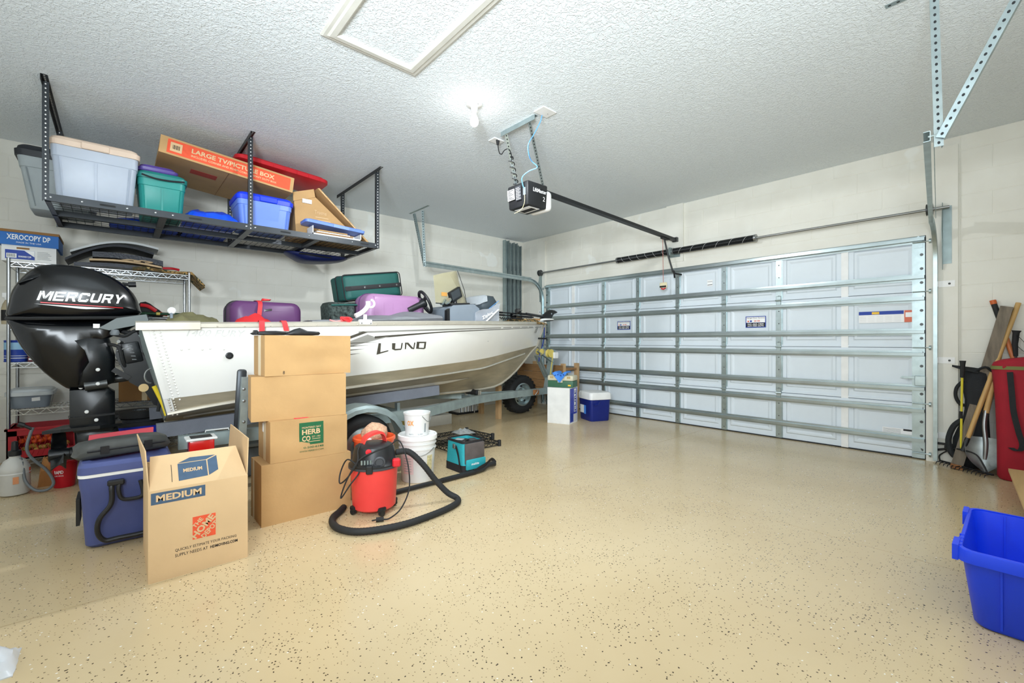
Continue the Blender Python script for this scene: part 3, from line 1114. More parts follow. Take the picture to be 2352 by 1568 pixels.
# ---------------------------------------------------------------- steel studs leaning in the corner
for i, (y, w, h, x) in enumerate(((5.18, 0.095, 2.90, 0.012), (5.285, 0.09, 2.86, 0.02), (5.385, 0.085, 2.88, 0.012), (5.475, 0.08, 2.84, 0.02))):
    lbs = ('galvanised steel stud nearest the boat in the corner bundle', 'second galvanised steel stud of the corner bundle, beside the nearest', 'third galvanised steel stud of the corner bundle', 'galvanised steel stud deepest in the corner, closest to the door wall')
    t_ = thing('steel_stud', lbs[i], 'steel stud', (x + 0.05, y, 0), 'steel studs stood in the corner')
    o2 = [(x, y - w / 2), (x + 0.075, y - w / 2), (x + 0.075, y - w / 2 + 0.014), (x + 0.073, y - w / 2 + 0.014), (x + 0.073, y - w / 2 + 0.002), (x + 0.002, y - w / 2 + 0.002), (x + 0.002, y + w / 2 - 0.002), (x + 0.073, y + w / 2 - 0.002), (x + 0.073, y + w / 2 - 0.014), (x + 0.075, y + w / 2 - 0.014), (x + 0.075, y + w / 2), (x, y + w / 2)]
    MB().loft([[Vector((a, b, z)) for a, b in o2] for z in (0.002, h)]).build('channel', 'galv_dull', t_, smooth=0)
    MB().bx(x + 0.004, x + 0.05, y - w / 2 + 0.018, y - w / 2 + 0.05, 0.002, h - 0.5).build('inner_channel', 'galv', t_, smooth=0)

# ================================================================ BOAT
mat('hull_white', (232, 231, 226), 0.28, var=0.012, coat=0.2)
mat('hull_alu', (176, 166, 144), 0.42, 0.35, var=0.16, scale=6, stretch=(1, 0.6, 3))
mat('alu_trim', (196, 190, 176), 0.4, 0.5, var=0.08)
mat('boat_carpet', (96, 100, 104), 0.9, bump=0.3, bscale=200)
BC = 1.6
GUN = [(0.8, 0.1, 1.216), (0.8, 0.419, 1.226), (0.8, 0.739, 1.236), (0.8, 1.058, 1.248), (0.8, 1.377, 1.259), (0.8, 1.696, 1.271), (0.8, 2.016, 1.282), (0.792, 2.335, 1.294), (0.764, 2.654, 1.304), (0.711, 2.974, 1.314), (0.632, 3.293, 1.323), (0.523, 3.612, 1.334), (0.383, 3.931, 1.346), (0.209, 4.251, 1.359), (0.0, 4.57, 1.374)]
CH1 = [(0.74, 0.22, 0.716), (0.74, 0.52, 0.738), (0.74, 0.82, 0.76), (0.74, 1.12, 0.782), (0.74, 1.42, 0.804), (0.734, 1.72, 0.824), (0.71, 2.02, 0.843), (0.672, 2.32, 0.86), (0.618, 2.62, 0.878), (0.549, 2.92, 0.895), (0.467, 3.22, 0.92), (0.37, 3.52, 0.955), (0.26, 3.82, 0.987), (0.137, 4.12, 1.017), (0.0, 4.42, 1.044)]
CH2 = [(0.7, 0.245, 0.609), (0.7, 0.535, 0.647), (0.7, 0.824, 0.671), (0.7, 1.114, 0.684), (0.697, 1.404, 0.696), (0.679, 1.693, 0.714), (0.647, 1.983, 0.73), (0.603, 2.272, 0.745), (0.548, 2.562, 0.76), (0.481, 2.852, 0.776), (0.405, 3.141, 0.791), (0.318, 3.431, 0.834), (0.221, 3.721, 0.878), (0.115, 4.01, 0.92), (0.0, 4.3, 0.959)]
KEE = [(0.0, 0.27, 0.475), (0.0, 0.558, 0.477), (0.0, 0.846, 0.479), (0.0, 1.134, 0.482), (0.0, 1.421, 0.485), (0.0, 1.709, 0.488), (0.0, 1.997, 0.49), (0.0, 2.285, 0.492), (0.0, 2.573, 0.494), (0.0, 2.861, 0.496), (0.0, 3.149, 0.498), (0.0, 3.436, 0.505), (0.0, 3.724, 0.543), (0.0, 4.012, 0.705), (0.0, 4.28, 0.94)]


def cur(T, t):
    n = len(T) - 1
    x = max(0, min(n - 1e-6, t * n))
    i = int(x)
    k = x - i
    p0, p1, p2, p3 = [Vector(T[max(0, min(n, j))]) for j in (i - 1, i, i + 1, i + 2)]
    return 0.5 * ((2 * p1) + (p2 - p0) * k + (2 * p0 - 5 * p1 + 4 * p2 - p3) * k * k + (3 * p1 - p0 - 3 * p2 + p3) * k ** 3)


def side(t, w, sg=1, off=0.0):
    """point on the white topsides; w 0 at the chine, 1 at the gunwale"""
    a, b = cur(CH1, t), cur(GUN, t)
    p = a + (b - a) * w
    p.x += 0.018 * math.sin(PI * w) * min(1, p.x * 4)
    return Vector((BC + sg * (max(p.x, 0) + off), p.y, p.z))


def hullmap(y, z, off=0.0):
    lo, hi = 0.0, 1.0
    w = 0.5
    for _ in range(28):
        t = (lo + hi) / 2
        a, b = cur(CH1, t), cur(GUN, t)
        w = (z - a.z) / (b.z - a.z)
        if a.y + (b.y - a.y) * w < y:
            lo = t
        else:
            hi = t
    return side(t, w, 1, off)


boat = thing('fishing_boat', 'white aluminium fishing boat with a bare silver bottom on a trailer', 'boat', (BC, 2.3, 0.47))
NT = 42
top = MB()
for sg in (1, -1):
    top.grid(NT, 7, lambda a, b: side(a, b, sg))
top_o = top.build('topsides', 'hull_white', boat, smooth=50)
bot = MB()
for sg in (1, -1):
    def bf(a, b, sg=sg):
        p, q, k = cur(CH1, a), cur(CH2, a), cur(KEE, a)
        if b < 0.3:
            r_ = p + (q - p) * (b / 0.3)
        else:
            u = (b - 0.3) / 0.7
            r_ = q + (k - q) * u
            r_.z -= 0.02 * math.sin(PI * u) * (1 - a)
        return (BC + sg * max(r_.x, 0), r_.y, r_.z)
    bot.grid(NT, 12, bf)
bot.build('hull_bottom', 'hull_alu', boat, smooth=22)
# spray strake along the lower chine and a second lifting strake
for sg in (1, -1):
    pts = [cur(CH2, t) for t in [i / 40 for i in range(39)]]
    m = MB()
    rings = []
    for p in pts:
        x = BC + sg * p.x
        rings.append([Vector((x - sg * 0.004, p.y, p.z + 0.024)), Vector((x + sg * 0.016, p.y, p.z + 0.012)), Vector((x + sg * 0.018, p.y, p.z - 0.002)), Vector((x - sg * 0.004, p.y, p.z - 0.01))])
    m.loft(rings)
    m.build('spray_rail', 'alu_trim', boat, smooth=30)
    rings = []
    for i in range(29):
        t = 0.03 + 0.66 * i / 28
        q, k = cur(CH2, t), cur(KEE, t)
        p = q + (k - q) * 0.38
        wd = 0.022 * min(1, (28 - i) / 4 + 0.05)
        rings.append([Vector((BC + sg * (p.x + 0.03), p.y, p.z + 0.006)), Vector((BC + sg * (p.x + 0.02), p.y, p.z - wd)), Vector((BC + sg * (p.x - 0.01), p.y, p.z - wd - 0.008)), Vector((BC + sg * (p.x - 0.03), p.y, p.z - 0.01))])
    MB().loft(rings).build('lifting_strake', 'alu_trim', boat, smooth=30)
# keel bar and stem
kp = [Vector((BC, cur(KEE, i / 30).y, cur(KEE, i / 30).z - 0.006)) for i in range(31)] + [Vector((BC, cur(CH1, 1).y + 0.004, cur(CH1, 1).z)), Vector((BC, 4.575, 1.36))]
MB().tube(kp, 0.016, 8).build('keel', 'alu_trim', boat)
# gunwale cap
for sg in (1, -1):
    rings = []
    for i in range(NT):
        p = cur(GUN, i / (NT - 1))
        x = BC + sg * max(p.x, 0.004)
        o_ = 0.024 if p.x > 0.02 else 0.012
        rings.append([Vector((x + sg * o_, p.y, p.z - 0.03)), Vector((x + sg * o_, p.y, p.z - 0.006)), Vector((x + sg * o_ * 0.4, p.y, p.z + 0.006)), Vector((x - sg * 0.05, p.y, p.z + 0.004)), Vector((x - sg * 0.05, p.y, p.z - 0.012)), Vector((x - sg * 0.005, p.y, p.z - 0.012)), Vector((x - sg * 0.005, p.y, p.z - 0.034))])
    MB().loft(rings).build('gunwale', 'alu_trim', boat, smooth=30)
    m = MB()
    rings = []
    for i in range(8):
        p = cur(GUN, i / 7 * 0.075)
        x = BC + sg * p.x
        rings.append([Vector((x + sg * 0.034, p.y - 0.02, p.z - 0.045)), Vector((x + sg * 0.034, p.y - 0.02, p.z + 0.002)), Vector((x + sg * 0.015, p.y - 0.02, p.z + 0.013)), Vector((x - sg * 0.06, p.y - 0.02, p.z + 0.012)), Vector((x - sg * 0.06, p.y - 0.02, p.z - 0.04))])
    MB().loft(rings).build('corner_cap', 'alu_trim', boat, smooth=30)
# transom
tp = [cur(GUN, 0), cur(CH1, 0), cur(CH2, 0), cur(KEE, 0)]
outl = [Vector((BC + p.x, p.y, p.z)) for p in tp] + [Vector((BC - p.x, p.y, p.z)) for p in reversed(tp[:-1])]
outl += [Vector((BC - 0.3, 0.11, 1.16)), Vector((BC - 0.25, 0.13, 1.05)), Vector((BC + 0.25, 0.13, 1.05)), Vector((BC + 0.3, 0.11, 1.16))]
MB().prism(outl, (0, 0.04, 0.0)).build('transom', 'galv_dull', boat, smooth=0)
# corner seam strip with rivets on the near quarter
sb_ = MB().grid(2, 12, lambda a, b: side(0.0005 + 0.011 * a, b * 0.93, 1, 0.002))
sb_.grid(2, 5, lambda a, b: (BC + tp[1].lerp(tp[2], b).x + 0.003, tp[1].lerp(tp[2], b).y + 0.045 * a, tp[1].lerp(tp[2], b).z))
seam = sb_.build('corner_seam', 'hull_white', boat, smooth=0)
rv0 = MB().lathe([(0.0065, 0), (0.0055, 0.0025), (0.003, 0.004), (0.0003, 0.0045)], (0, 0, 0), 8, AX).v
RV = MB().lathe([(0.0065, 0), (0.0055, 0.0025), (0.003, 0.004), (0.0003, 0.0045)], (0, 0, 0), 8, AX)


def rivet(p, parent, mtl='alu_trim'):
    global RVM
    o_ = bpy.data.objects.new('rivet', RVM[mtl])
    o_.parent = parent
    o_.location = Vector(p) - ORG[parent]
    C.objects.link(o_)
    return o_


RVM = {}
for mtl in ('alu_trim', 'hull_white'):
    me = bpy.data.meshes.new('rivet')
    me.from_pydata(RV.v, [], RV.f)
    me.materials.append(MATS[mtl])
    me.polygons.foreach_set('use_smooth', [True] * len(me.polygons))
    RVM[mtl] = me
for i in range(24):
    k = i / 23
    p = tp[0].lerp(tp[1], k * 0.94 + 0.06)
    for dy in (0.055, 0.078):
        yy = p.y + dy + 0.012 * (1 if dy > 0.06 else 0)
        zz = p.z - (0.008 if dy > 0.06 else 0)
        q = hullmap(yy, min(zz, 1.19), 0.001)
        rivet(q, seam, 'hull_white')
for i in range(7):
    p = tp[1].lerp(tp[2], i / 6)
    for dy in (0.03, 0.055):
        rivet((BC + p.x + 0.004, p.y + dy, p.z - 0.005), seam)
for i, yy in enumerate((0.315, 0.355, 0.43, 0.475, 0.555)):
    rivet(hullmap(yy, 1.045 + 0.006 * (i % 2), 0.001), top_o, 'hull_white')
for i in range(26):
    t = (i + 0.5) / 26 * 0.96
    p = cur(GUN, t)
    if p.x > 0.1:
        rivet((BC + p.x + 0.022, p.y, p.z - 0.024), top_o)
# interior liner and decks
lin_ = MB()
for sg in (1, -1):
    lin_.grid(20, 5, lambda a, b: (BC + sg * max(0, side(a * 0.97, 0.1 + 0.88 * b, 1).x - BC - 0.03), side(a * 0.97, 0.1 + 0.88 * b).y + 0.06 * (1 - a), side(a * 0.97, 0.1 + 0.88 * b).z))
lin_.build('inner_liner', 'galv_dull', boat)
dk = []
for i in range(16):
    t = 0.04 + 0.80 * i / 15
    w_ = (1.085 - cur(CH1, t).z) / (cur(GUN, t).z - cur(CH1, t).z)
    p = side(t, w_)
    dk.append((p.x - BC - 0.05, p.y))
ol = [Vector((BC + x, y, 1.085)) for x, y in dk] + [Vector((BC - x, y, 1.085)) for x, y in reversed(dk)]
MB().prism(ol, (0, 0, 0.02)).build('casting_deck', 'boat_carpet', boat, smooth=0)
# hull lettering and stripes, all following the plating
mat('stripe_dark', (70, 66, 58), 0.35)
mat('stripe_grey', (140, 138, 132), 0.35)
mat('ghost_grey', (206, 206, 202), 0.35)
hm = lambda x, y, z=0.0: hullmap(x, y, 0.0012 + z)


def strip(pts0, pts1, mtl, name='hull_stripe', n=14, lift=0.0012):
    """band between two polylines in (y,z) laid on the hull"""
    m = MB()

    def ip(P, t):
        x = t * (len(P) - 1)
        i = min(int(x), len(P) - 2)
        k = x - i
        return (P[i][0] + (P[i + 1][0] - P[i][0]) * k, P[i][1] + (P[i + 1][1] - P[i][1]) * k)
    m.grid(n + 1, 2, lambda a, b: hullmap(ip(pts0, a)[0] * (1 - b) + ip(pts1, a)[0] * b, ip(pts0, a)[1] * (1 - b) + ip(pts1, a)[1] * b, lift))
    return m.build(name, mtl, top_o, smooth=0)


SK = lambda y: 0.0
# LUND, slab lettering leaning along the sheer
for ch, a0, a1, b0, b1 in (('L', 1.69, 1.80, 0.985, 1.085), ('U', 1.835, 1.935, 1.02, 1.085), ('N', 1.965, 2.065, 1.03, 1.09), ('D', 2.085, 2.19, 1.027, 1.098)):
    hgt = b1 - b0
    st = 0.020
    if ch == 'L':
        polys = [[(a0, b0), (a0 + 0.035, b0 + 0.008), (a0 + 0.035, b1), (a0 + 0.012, b1)], [(a0, b0), (a1, b0 + 0.028), (a1, b0 + 0.038), (a0 + 0.03, b0 + 0.02)]]
    elif ch == 'U':
        polys = [[(a0, b0 + 0.012), (a0 + 0.03, b0 + 0.006), (a0 + 0.03, b1), (a0 - 0.004, b1)], [(a0, b0 + 0.012), (a0 + 0.03, b0), (a1 - 0.008, b0 + 0.004), (a1, b0 + 0.02), (a1 - 0.012, b0 + 0.016), (a0 + 0.035, b0 + 0.014)], [(a1 - 0.014, b0 + 0.006), (a1, b0 + 0.02), (a1 + 0.004, b1 + 0.002), (a1 - 0.01, b1 + 0.002)]]
    elif ch == 'N':
        polys = [[(a0, b0), (a0 + 0.012, b0), (a0 + 0.014, b1), (a0 - 0.004, b1)], [(a0 + 0.0, b1), (a0 + 0.03, b1), (a1, b0 - 0.002), (a1 - 0.03, b0 + 0.002)], [(a1 - 0.012, b0), (a1, b0), (a1 + 0.006, b1), (a1 - 0.008, b1)]]
    else:
        polys = [[(a0, b0 + 0.006), (a0 + 0.03, b0 + 0.004), (a0 + 0.03, b1), (a0, b1 - 0.002)], [(a0, b1 - 0.014), (a1, b1 - 0.012), (a1, b1), (a0, b1)], [(a1 - 0.02, b0 + 0.002), (a1, b0 + 0.008), (a1, b1 - 0.006), (a1 - 0.02, b1 - 0.01)], [(a0, b0 + 0.006), (a0 + 0.0, b0 + 0.016), (a1 - 0.01, b0 + 0.012), (a1 - 0.012, b0)]]
    m = MB()
    for pl in polys:
        m.add([hullmap(y, z, 0.0014) for y, z in pl], [tuple(range(len(pl)))])
    m.build('lettering', 'stripe_dark', top_o, smooth=0)
text('1400 FURY', hm, 0.34, 0.685, 1.135, 1.18, 'ghost_grey', top_o, shear=0.3, sub=0.03)
for k_, (a_, w_) in enumerate(((4.155, 0.012), (4.185, 0.022), (4.225, 0.02))):
    strip([(a_, 1.215), (a_ + 0.035, 1.285)], [(a_ + w_, 1.215), (a_ + w_ + 0.035, 1.285)], 'stripe_grey', 'registration_mark', 4)


def zline(u, y0, z0, y1, z1):
    return z0 + (z1 - z0) * (u - y0) / (y1 - y0)


# twin sheer stripes towards the bow
ys = [1.52 + (4.40 - 1.52) * i / 20 for i in range(21)]
strip([(y, zline(y, 1.52, 1.170, 4.40, 1.302)) for y in ys], [(y, zline(y, 1.52, 1.186, 4.40, 1.308)) for y in ys], 'stripe_grey')
strip([(y, zline(y, 1.55, 1.145, 4.36, 1.292) - 0.03 * max(0, 1 - (y - 1.55) / 0.8)) for y in ys[1:]], [(y, zline(y, 1.55, 1.157, 4.36, 1.296) - 0.02 * max(0, 1 - (y - 1.55) / 0.8)) for y in ys[1:]], 'stripe_dark')
# swept feathers behind the boxes
for a, b, c_, d in (((1.44, 1.142), (1.56, 1.186), (1.44, 1.118), (1.60, 1.178)), ((1.44, 1.10), (1.60, 1.160), (1.44, 1.068), (1.66, 1.142)), ((1.44, 1.082), (1.66, 1.14), (1.44, 1.055), (1.80, 1.142))):
    strip([a, b], [c_, d], 'stripe_grey' if a[1] < 1.11 else 'stripe_dark')
for y1, z in ((1.70, 1.088), (1.62, 1.062), (1.58, 1.03), (1.54, 0.992)):
    strip([(1.42, z), (y1, z + 0.008)], [(1.42, z - 0.008), (y1, z + 0.0075)], 'stripe_dark')
# through-hull fitting
q = hullmap(0.588, 1.0, 0.0)
MB().lathe([(0.001, 0.001), (0.024, 0.001), (0.024, 0.007), (0.016, 0.009), (0.014, 0.003), (0.001, 0.003)], q, 20, AX).build('drain_fitting', 'black_plastic', boat)
# clear strake on the quarter
MB().loft([[hullmap(0.32 + 0.0, 0.735, 0.0), hullmap(0.32, 0.74, 0.0)], [hullmap(0.7, 0.77, 0.0), hullmap(0.7, 0.775, 0.0)]], closed=False, caps=False)
# windscreen, console, wheel, seat and the display: fixed to the boat
mat('console_grey', (128, 138, 148), 0.5, var=0.04)
mat('screen_glass', (206, 198, 160), 0.06, trans=0.55, alpha=0.55, var=0.02)
con = MB()
co = [(2.56, 1.10), (2.55, 1.44), (2.60, 1.475), (2.86, 1.50), (2.93, 1.46), (3.06, 1.10)]
con.prism([(2.22, y, z) for y, z in co], (-0.42, 0, 0))
cons = con.build('console', 'console_grey', boat, smooth=0)
MB().prism([(2.225, 2.55, 1.44), (2.225, 2.52, 1.42), (2.225, 2.52, 1.12), (2.225, 2.555, 1.12)], (-0.05, 0, 0)).build('side_post', 'black_plastic', cons, smooth=0)
MB().rb((2.12, 2.70, 1.49), (0.18, 0.24, 0.03), 0.008, 2, RX(4)).build('dash', 'black_plastic', cons)
for k in range(2):
    MB().lathe([(0.04, 0), (0.042, 0.012), (0.03, 0.014)], (2.16 - 0.1 * k, 2.58, 1.515), 16, RX(55)).build('gauge', 'galv', cons)
ws = MB()


def wsf(a, b):
    # curved screen: flat side pane then wrapping across the front
    y = 2.50 + 0.50 * b
    return Vector((2.14 - 0.0 * a, y, 0))


wpt0 = [(2.07, 2.48, 1.50), (2.07, 2.60, 1.50), (2.06, 2.74, 1.50), (2.04, 2.86, 1.50), (1.98, 2.97, 1.49), (1.88, 3.02, 1.49)]
wpt1 = [(2.04, 2.47, 1.79), (2.04, 2.58, 1.825), (2.03, 2.70, 1.855), (2.01, 2.78, 1.875), (1.95, 2.79, 1.87), (1.86, 2.80, 1.85)]
rings = []
for a, b in zip(wpt0, wpt1):
    a, b = Vector(a), Vector(b)
    rings.append([a + (b - a) * k / 4 for k in range(5)])
n = 5
vs = [p for r_ in rings for p in r_]
fs = [(i * n + j, (i + 1) * n + j, (i + 1) * n + j + 1, i * n + j + 1) for i in range(len(rings) - 1) for j in range(n - 1)]
m = MB().add(vs, fs)
m.add([v + Vector((-0.004, -0.002, 0)) for v in vs], [tuple(reversed(f)) for f in fs])
wsd = m.build('windscreen', 'screen_glass', boat, smooth=60)
MB().tube([Vector(p) for p in wpt0], 0.006, 6).build('windscreen_frame', 'dark_steel', wsd)
MB().tube([(2.06, 2.88, 1.50), (2.06, 2.85, 1.66), (2.02, 2.785, 1.878)], 0.004, 6).build('windscreen_stay', 'dark_steel', wsd)
mat('sticker_orange', (206, 150, 78), 0.6)
MB().bx(2.066, 2.069, 2.55, 2.62, 1.58, 1.62).build('sticker', 'sticker_orange', wsd, smooth=0)
# steering wheel
wh = thing  # (kept a child of the boat)
ringp = []
M_ = RZ(-12) @ RX(-62)
wc = Vector((2.06, 2.36, 1.505))
for k in range(28):
    a = 2 * PI * k / 28
    ringp.append(wc + M_ @ Vector((0.115 * math.cos(a), 0.115 * math.sin(a), 0)))
wm = MB().tube(ringp, 0.016, 8, closed=True)
swo = wm.build('steering_wheel', 'black_plastic', boat, smooth=60)
m = MB()
for a in (90, 210, 330):
    m.bar(wc + M_ @ Vector((0.0, 0, -0.02)), wc + M_ @ Vector((0.112 * math.cos(R(a)), 0.112 * math.sin(R(a)), 0)), 0.03, 0.014)
m.build('spokes', 'dark_steel', swo)
MB().lathe([(0.001, 0.0), (0.045, -0.002), (0.05, -0.02), (0.03, -0.06), (0.03, -0.2)], wc, 18, M_).build('hub', 'black_plastic', swo)
m = MB().rb((2.1, 2.70, 1.60), (0.045, 0.20, 0.12), 0.012, 2, RZ(20) @ RX(25)).build('fish_finder', 'black_plastic', boat)
mat('lcd', (52, 58, 62), 0.12)
MB().rb((2.126, 2.692, 1.602), (0.006, 0.155, 0.085), 0.002, 1, RZ(20) @ RX(25)).build('display', 'lcd', m)
MB().cyl((2.1, 2.70, 1.50), (2.1, 2.70, 1.56), 0.02, 10).build('finder_mount', 'black_plastic', m)
# bow seat
mat('seat_dark', (72, 82, 88), 0.5)
mat('seat_light', (196, 202, 206), 0.5)
st_ = MB().pillow([(3.34, 1.44), (3.31, 1.56), (3.36, 1.665), (3.42, 1.68), (3.54, 1.675), (3.60, 1.60), (3.54, 1.48), (3.48, 1.44)], lambda u, v, w: (1.55 + w, u, v), 0.42, 5, 3).build('helm_seat', 'seat_dark', boat, smooth=60)
MB().pillow([(3.31, 1.55), (3.335, 1.66), (3.40, 1.68), (3.41, 1.58)], lambda u, v, w: (1.56 + w, u, v), 0.44, 4, 3).build('seat_bolster', 'seat_light', st_, smooth=60)
MB().cyl((1.55, 3.45, 1.10), (1.55, 3.45, 1.46), 0.035, 14).build('seat_pedestal', 'dark_steel', st_)
solid_y = mat('strap_yellow', (224, 196, 40), 0.6)
MB().tube(smoothpath([(BC + 0.50, 0.185, 0.79), (BC + 0.505, 0.205, 0.74), (BC + 0.51, 0.235, 0.66), (BC + 0.52, 0.255, 0.58)], 4), 0.014, 8).build('transom_strap', 'strap_yellow', boat)
# bow eye and strap hardware, stern cleat / drain tubes on the transom
MB().tube([Vector((BC + 0.5, 0.17, 0.86)) + Vector((0, -0.035 * math.sin(PI * k / 8), 0.05 * math.cos(PI * k / 8))) for k in range(9)], 0.006, 6).build('stern_eye', 'steel', boat)
MB().tube([Vector((BC, 4.42, 0.99)) + Vector((0, 0.045 * math.sin(PI * k / 8), 0.03 * math.cos(PI * k / 8))) for k in range(9)], 0.007, 6).build('bow_eye', 'steel', boat)

# ================================================================ OUTBOARD MOTOR
mot = thing('outboard_motor', 'black outboard motor with white and red cowl lettering', 'outboard motor', (1.6, -0.2, 0.14))
mf = lambda u, v, w: (1.6 + w, u, v)
cowl = [(-0.556, 1.262), (-0.55, 1.34), (-0.533, 1.437), (-0.486, 1.535), (-0.429, 1.603), (-0.367, 1.631), (-0.249, 1.637), (-0.136, 1.621), (-0.018, 1.565), (0.068, 1.487), (0.109, 1.412), (0.126, 1.34), (0.126, 1.315), (0.03, 1.285), (-0.054, 1.262), (-0.216, 1.246), (-0.346, 1.248), (-0.47, 1.256)]


def sm2(P, n=3):
    return [(p.x, p.y) for p in smoothpath([(a, b, 0) for a, b in P], n, closed=True)]


mc = MB().pillow(sm2(cowl), lambda u, v, w: (1.6 + w * (1.0 + 0.25 * (1.45 - v)), u, v), 0.36, 8, 3.2, 0.42)
cw = mc.build('cowl', 'black_gloss', mot, smooth=60)
# swept crease scoop on the side
MB().pillow(sm2([(-0.50, 1.475), (-0.43, 1.55), (-0.34, 1.585), (-0.20, 1.592), (-0.36, 1.555), (-0.44, 1.51)], 3), lambda u, v, w: (1.752 - 0.20 * (v - 1.475) + w, u, v), 0.05, 3, 2.2, 0.6).build('cowl_scoop', 'black_satin', cw, smooth=60)
# seam band
sr = []
for a in sm2(rrect(0.175, 0.34, 0.12, 5), 1):
    u = -0.215 + a[1]
    z = 1.252 + 0.0 + 0.06 * max(0, (u + 0.2)) ** 1.4 * 3.2
    sr.append(Vector((1.6 + a[0], u, z)))
MB().tube(sr, 0.012, 6, closed=True).build('cowl_seam', 'black_rubber', mot)
low = [(-0.552, 1.256), (-0.545, 1.204), (-0.513, 1.112), (-0.47, 1.017), (-0.388, 0.887), (-0.30, 0.79), (-0.26, 0.762), (-0.205, 0.755), (-0.15, 0.80), (-0.12, 0.90), (-0.10, 1.02), (-0.06, 1.12), (0.06, 1.19), (0.124, 1.25), (0.12, 1.31), (-0.054, 1.262), (-0.216, 1.246), (-0.4, 1.25)]
MB().pillow(sm2(low, 2), lambda u, v, w: (1.6 + w * (0.55 + 0.45 * min(1, max(0, (v - 0.75) / 0.45))), u, v), 0.33, 6, 3.0, 0.35).build('lower_cowl', 'black_gloss', mot, smooth=60)
MB().pillow([(-0.215, 0.77), (-0.20, 0.87), (-0.16, 0.95), (-0.19, 1.06), (-0.255, 1.145), (-0.17, 1.172), (-0.06, 1.16), (-0.02, 1.0), (-0.02, 0.80), (-0.10, 0.76)], lambda u, v, w: (1.6 + w, u, v), 0.31, 4, 4, 0.25).build('swivel_housing', 'black_satin', mot, smooth=60)
mat('motor_grey', (104, 112, 112), 0.45)
MB().prism([(1.775, y, z) for y, z in ((-0.105, 1.195), (-0.01, 1.268), (0.155, 1.302), (0.168, 1.256), (0.118, 1.225), (-0.05, 1.18))], (0.03, 0, 0)).build('tray_panel', 'motor_grey', mot, smooth=0)
# mid section, gearcase
MB().pillow([(-0.262, 0.76), (-0.262, 0.50), (-0.24, 0.45), (-0.03, 0.44), (-0.018, 0.48), (-0.02, 0.73), (-0.06, 0.765)], mf, 0.17, 5, 4, 0.3).build('midsection', 'black_satin', mot, smooth=50)
MB().prism([(1.6 + x, y, z) for x, y, z in ((0.0, -0.40, 0.452), (0.10, -0.30, 0.47), (0.13, -0.10, 0.475), (0.06, 0.02, 0.47), (-0.06, 0.02, 0.47), (-0.13, -0.10, 0.475), (-0.10, -0.30, 0.47))], (0, 0, 0.022)).build('cavitation_plate', 'black_satin', mot, smooth=0)
MB().prism([(1.6 + x, y, z) for x, y, z in ((0.0, -0.27, 0.555), (0.09, -0.26, 0.55), (0.10, -0.02, 0.565), (-0.10, -0.02, 0.565), (-0.09, -0.26, 0.55))], (0, 0, 0.014)).build('splash_plate', 'black_satin', mot, smooth=0)
MB().pillow([(-0.24, 0.47), (-0.235, 0.36), (-0.20, 0.30), (-0.02, 0.30), (0.01, 0.38), (-0.005, 0.47)], mf, 0.11, 5, 2.5, 0.5).build('gearcase_strut', 'black_satin', mot, smooth=50)
MB().lathe([(0.001, -0.26), (0.03, -0.22), (0.048, -0.12), (0.052, 0.0), (0.05, 0.1), (0.045, 0.13), (0.001, 0.13)], (1.6, -0.13, 0.30), 20, AY @ RX(180)).build('gearcase', 'black_satin', mot)
MB().prism([(1.592, y, z) for y, z in ((-0.20, 0.265), (0.02, 0.265), (-0.02, 0.16), (-0.10, 0.14), (-0.16, 0.15))], (0.016, 0, 0)).build('skeg', 'black_satin', mot, smooth=0)
pr_ = MB().lathe([(0.042, 0), (0.045, 0.03), (0.046, 0.1), (0.04, 0.105), (0.03, 0.1), (0.001, 0.1)], (1.6, -0.262, 0.30), 18, AY @ RX(180)).build('propeller', 'black_satin', mot)
for k in range(3):
    a0 = R(100 + 120 * k)
    m = MB()

    def blade(a, b, a0=a0):
        rr = 0.04 + 0.115 * a
        wd = 0.55 * math.sin(PI * (0.12 + 0.8 * a)) * 1.5
        th = a0 + (b - 0.5) * wd * 1.4
        return (1.6 + rr * math.cos(th), -0.315 + (b - 0.5) * 0.075 * (1 - 0.2 * a), 0.30 + rr * math.sin(th))
    m.grid(7, 7, blade, thick=(0, -0.004, 0))
    m.build('blade', 'black_satin', pr_, smooth=60)
# transom bracket with clamp details
MB().prism([(1.72, y, z) for y, z in ((0.10, 1.17), (0.00, 1.12), (-0.02, 1.0), (0.02, 0.90), (0.06, 0.80), (0.14, 0.74), (0.20, 0.62), (0.245, 0.60), (0.21, 0.76), (0.17, 0.95), (0.14, 1.08))], (0.04, 0, 0)).build('clamp_bracket', 'black_satin', mot, smooth=0)
MB().prism([(1.44, y, z) for y, z in ((0.10, 1.17), (0.00, 1.12), (-0.02, 1.0), (0.02, 0.90), (0.06, 0.80), (0.14, 0.74), (0.20, 0.62), (0.245, 0.60), (0.21, 0.76), (0.17, 0.95), (0.14, 1.08))], (0.04, 0, 0)).build('clamp_bracket', 'black_satin', mot, smooth=0)
MB().rb((1.775, 0.075, 1.02), (0.02, 0.10, 0.15), 0.008, 2, RX(12)).build('bracket_boss', 'black_satin', mot)
m = MB()
for k in range(5):
    m.bx(1.784, 1.788, 0.05 + 0.006 * k, 0.075 + 0.006 * k, 1.065 - 0.025 * k, 1.072 - 0.025 * k)
m.build('cast_marks', 'dark_steel', mot, smooth=0)
MB().bar((1.775, -0.03, 0.90), (1.775, 0.06, 0.83), 0.014, 0.034).build('tilt_lever', 'black_satin', mot)
MB().cyl((1.6, -0.15, 0.80), (1.6, 0.16, 0.845), 0.03, 12).cyl((1.73, -0.18, 0.785), (1.73, -0.06, 0.80), 0.035, 14).build('trim_ram', 'dark_steel', mot)
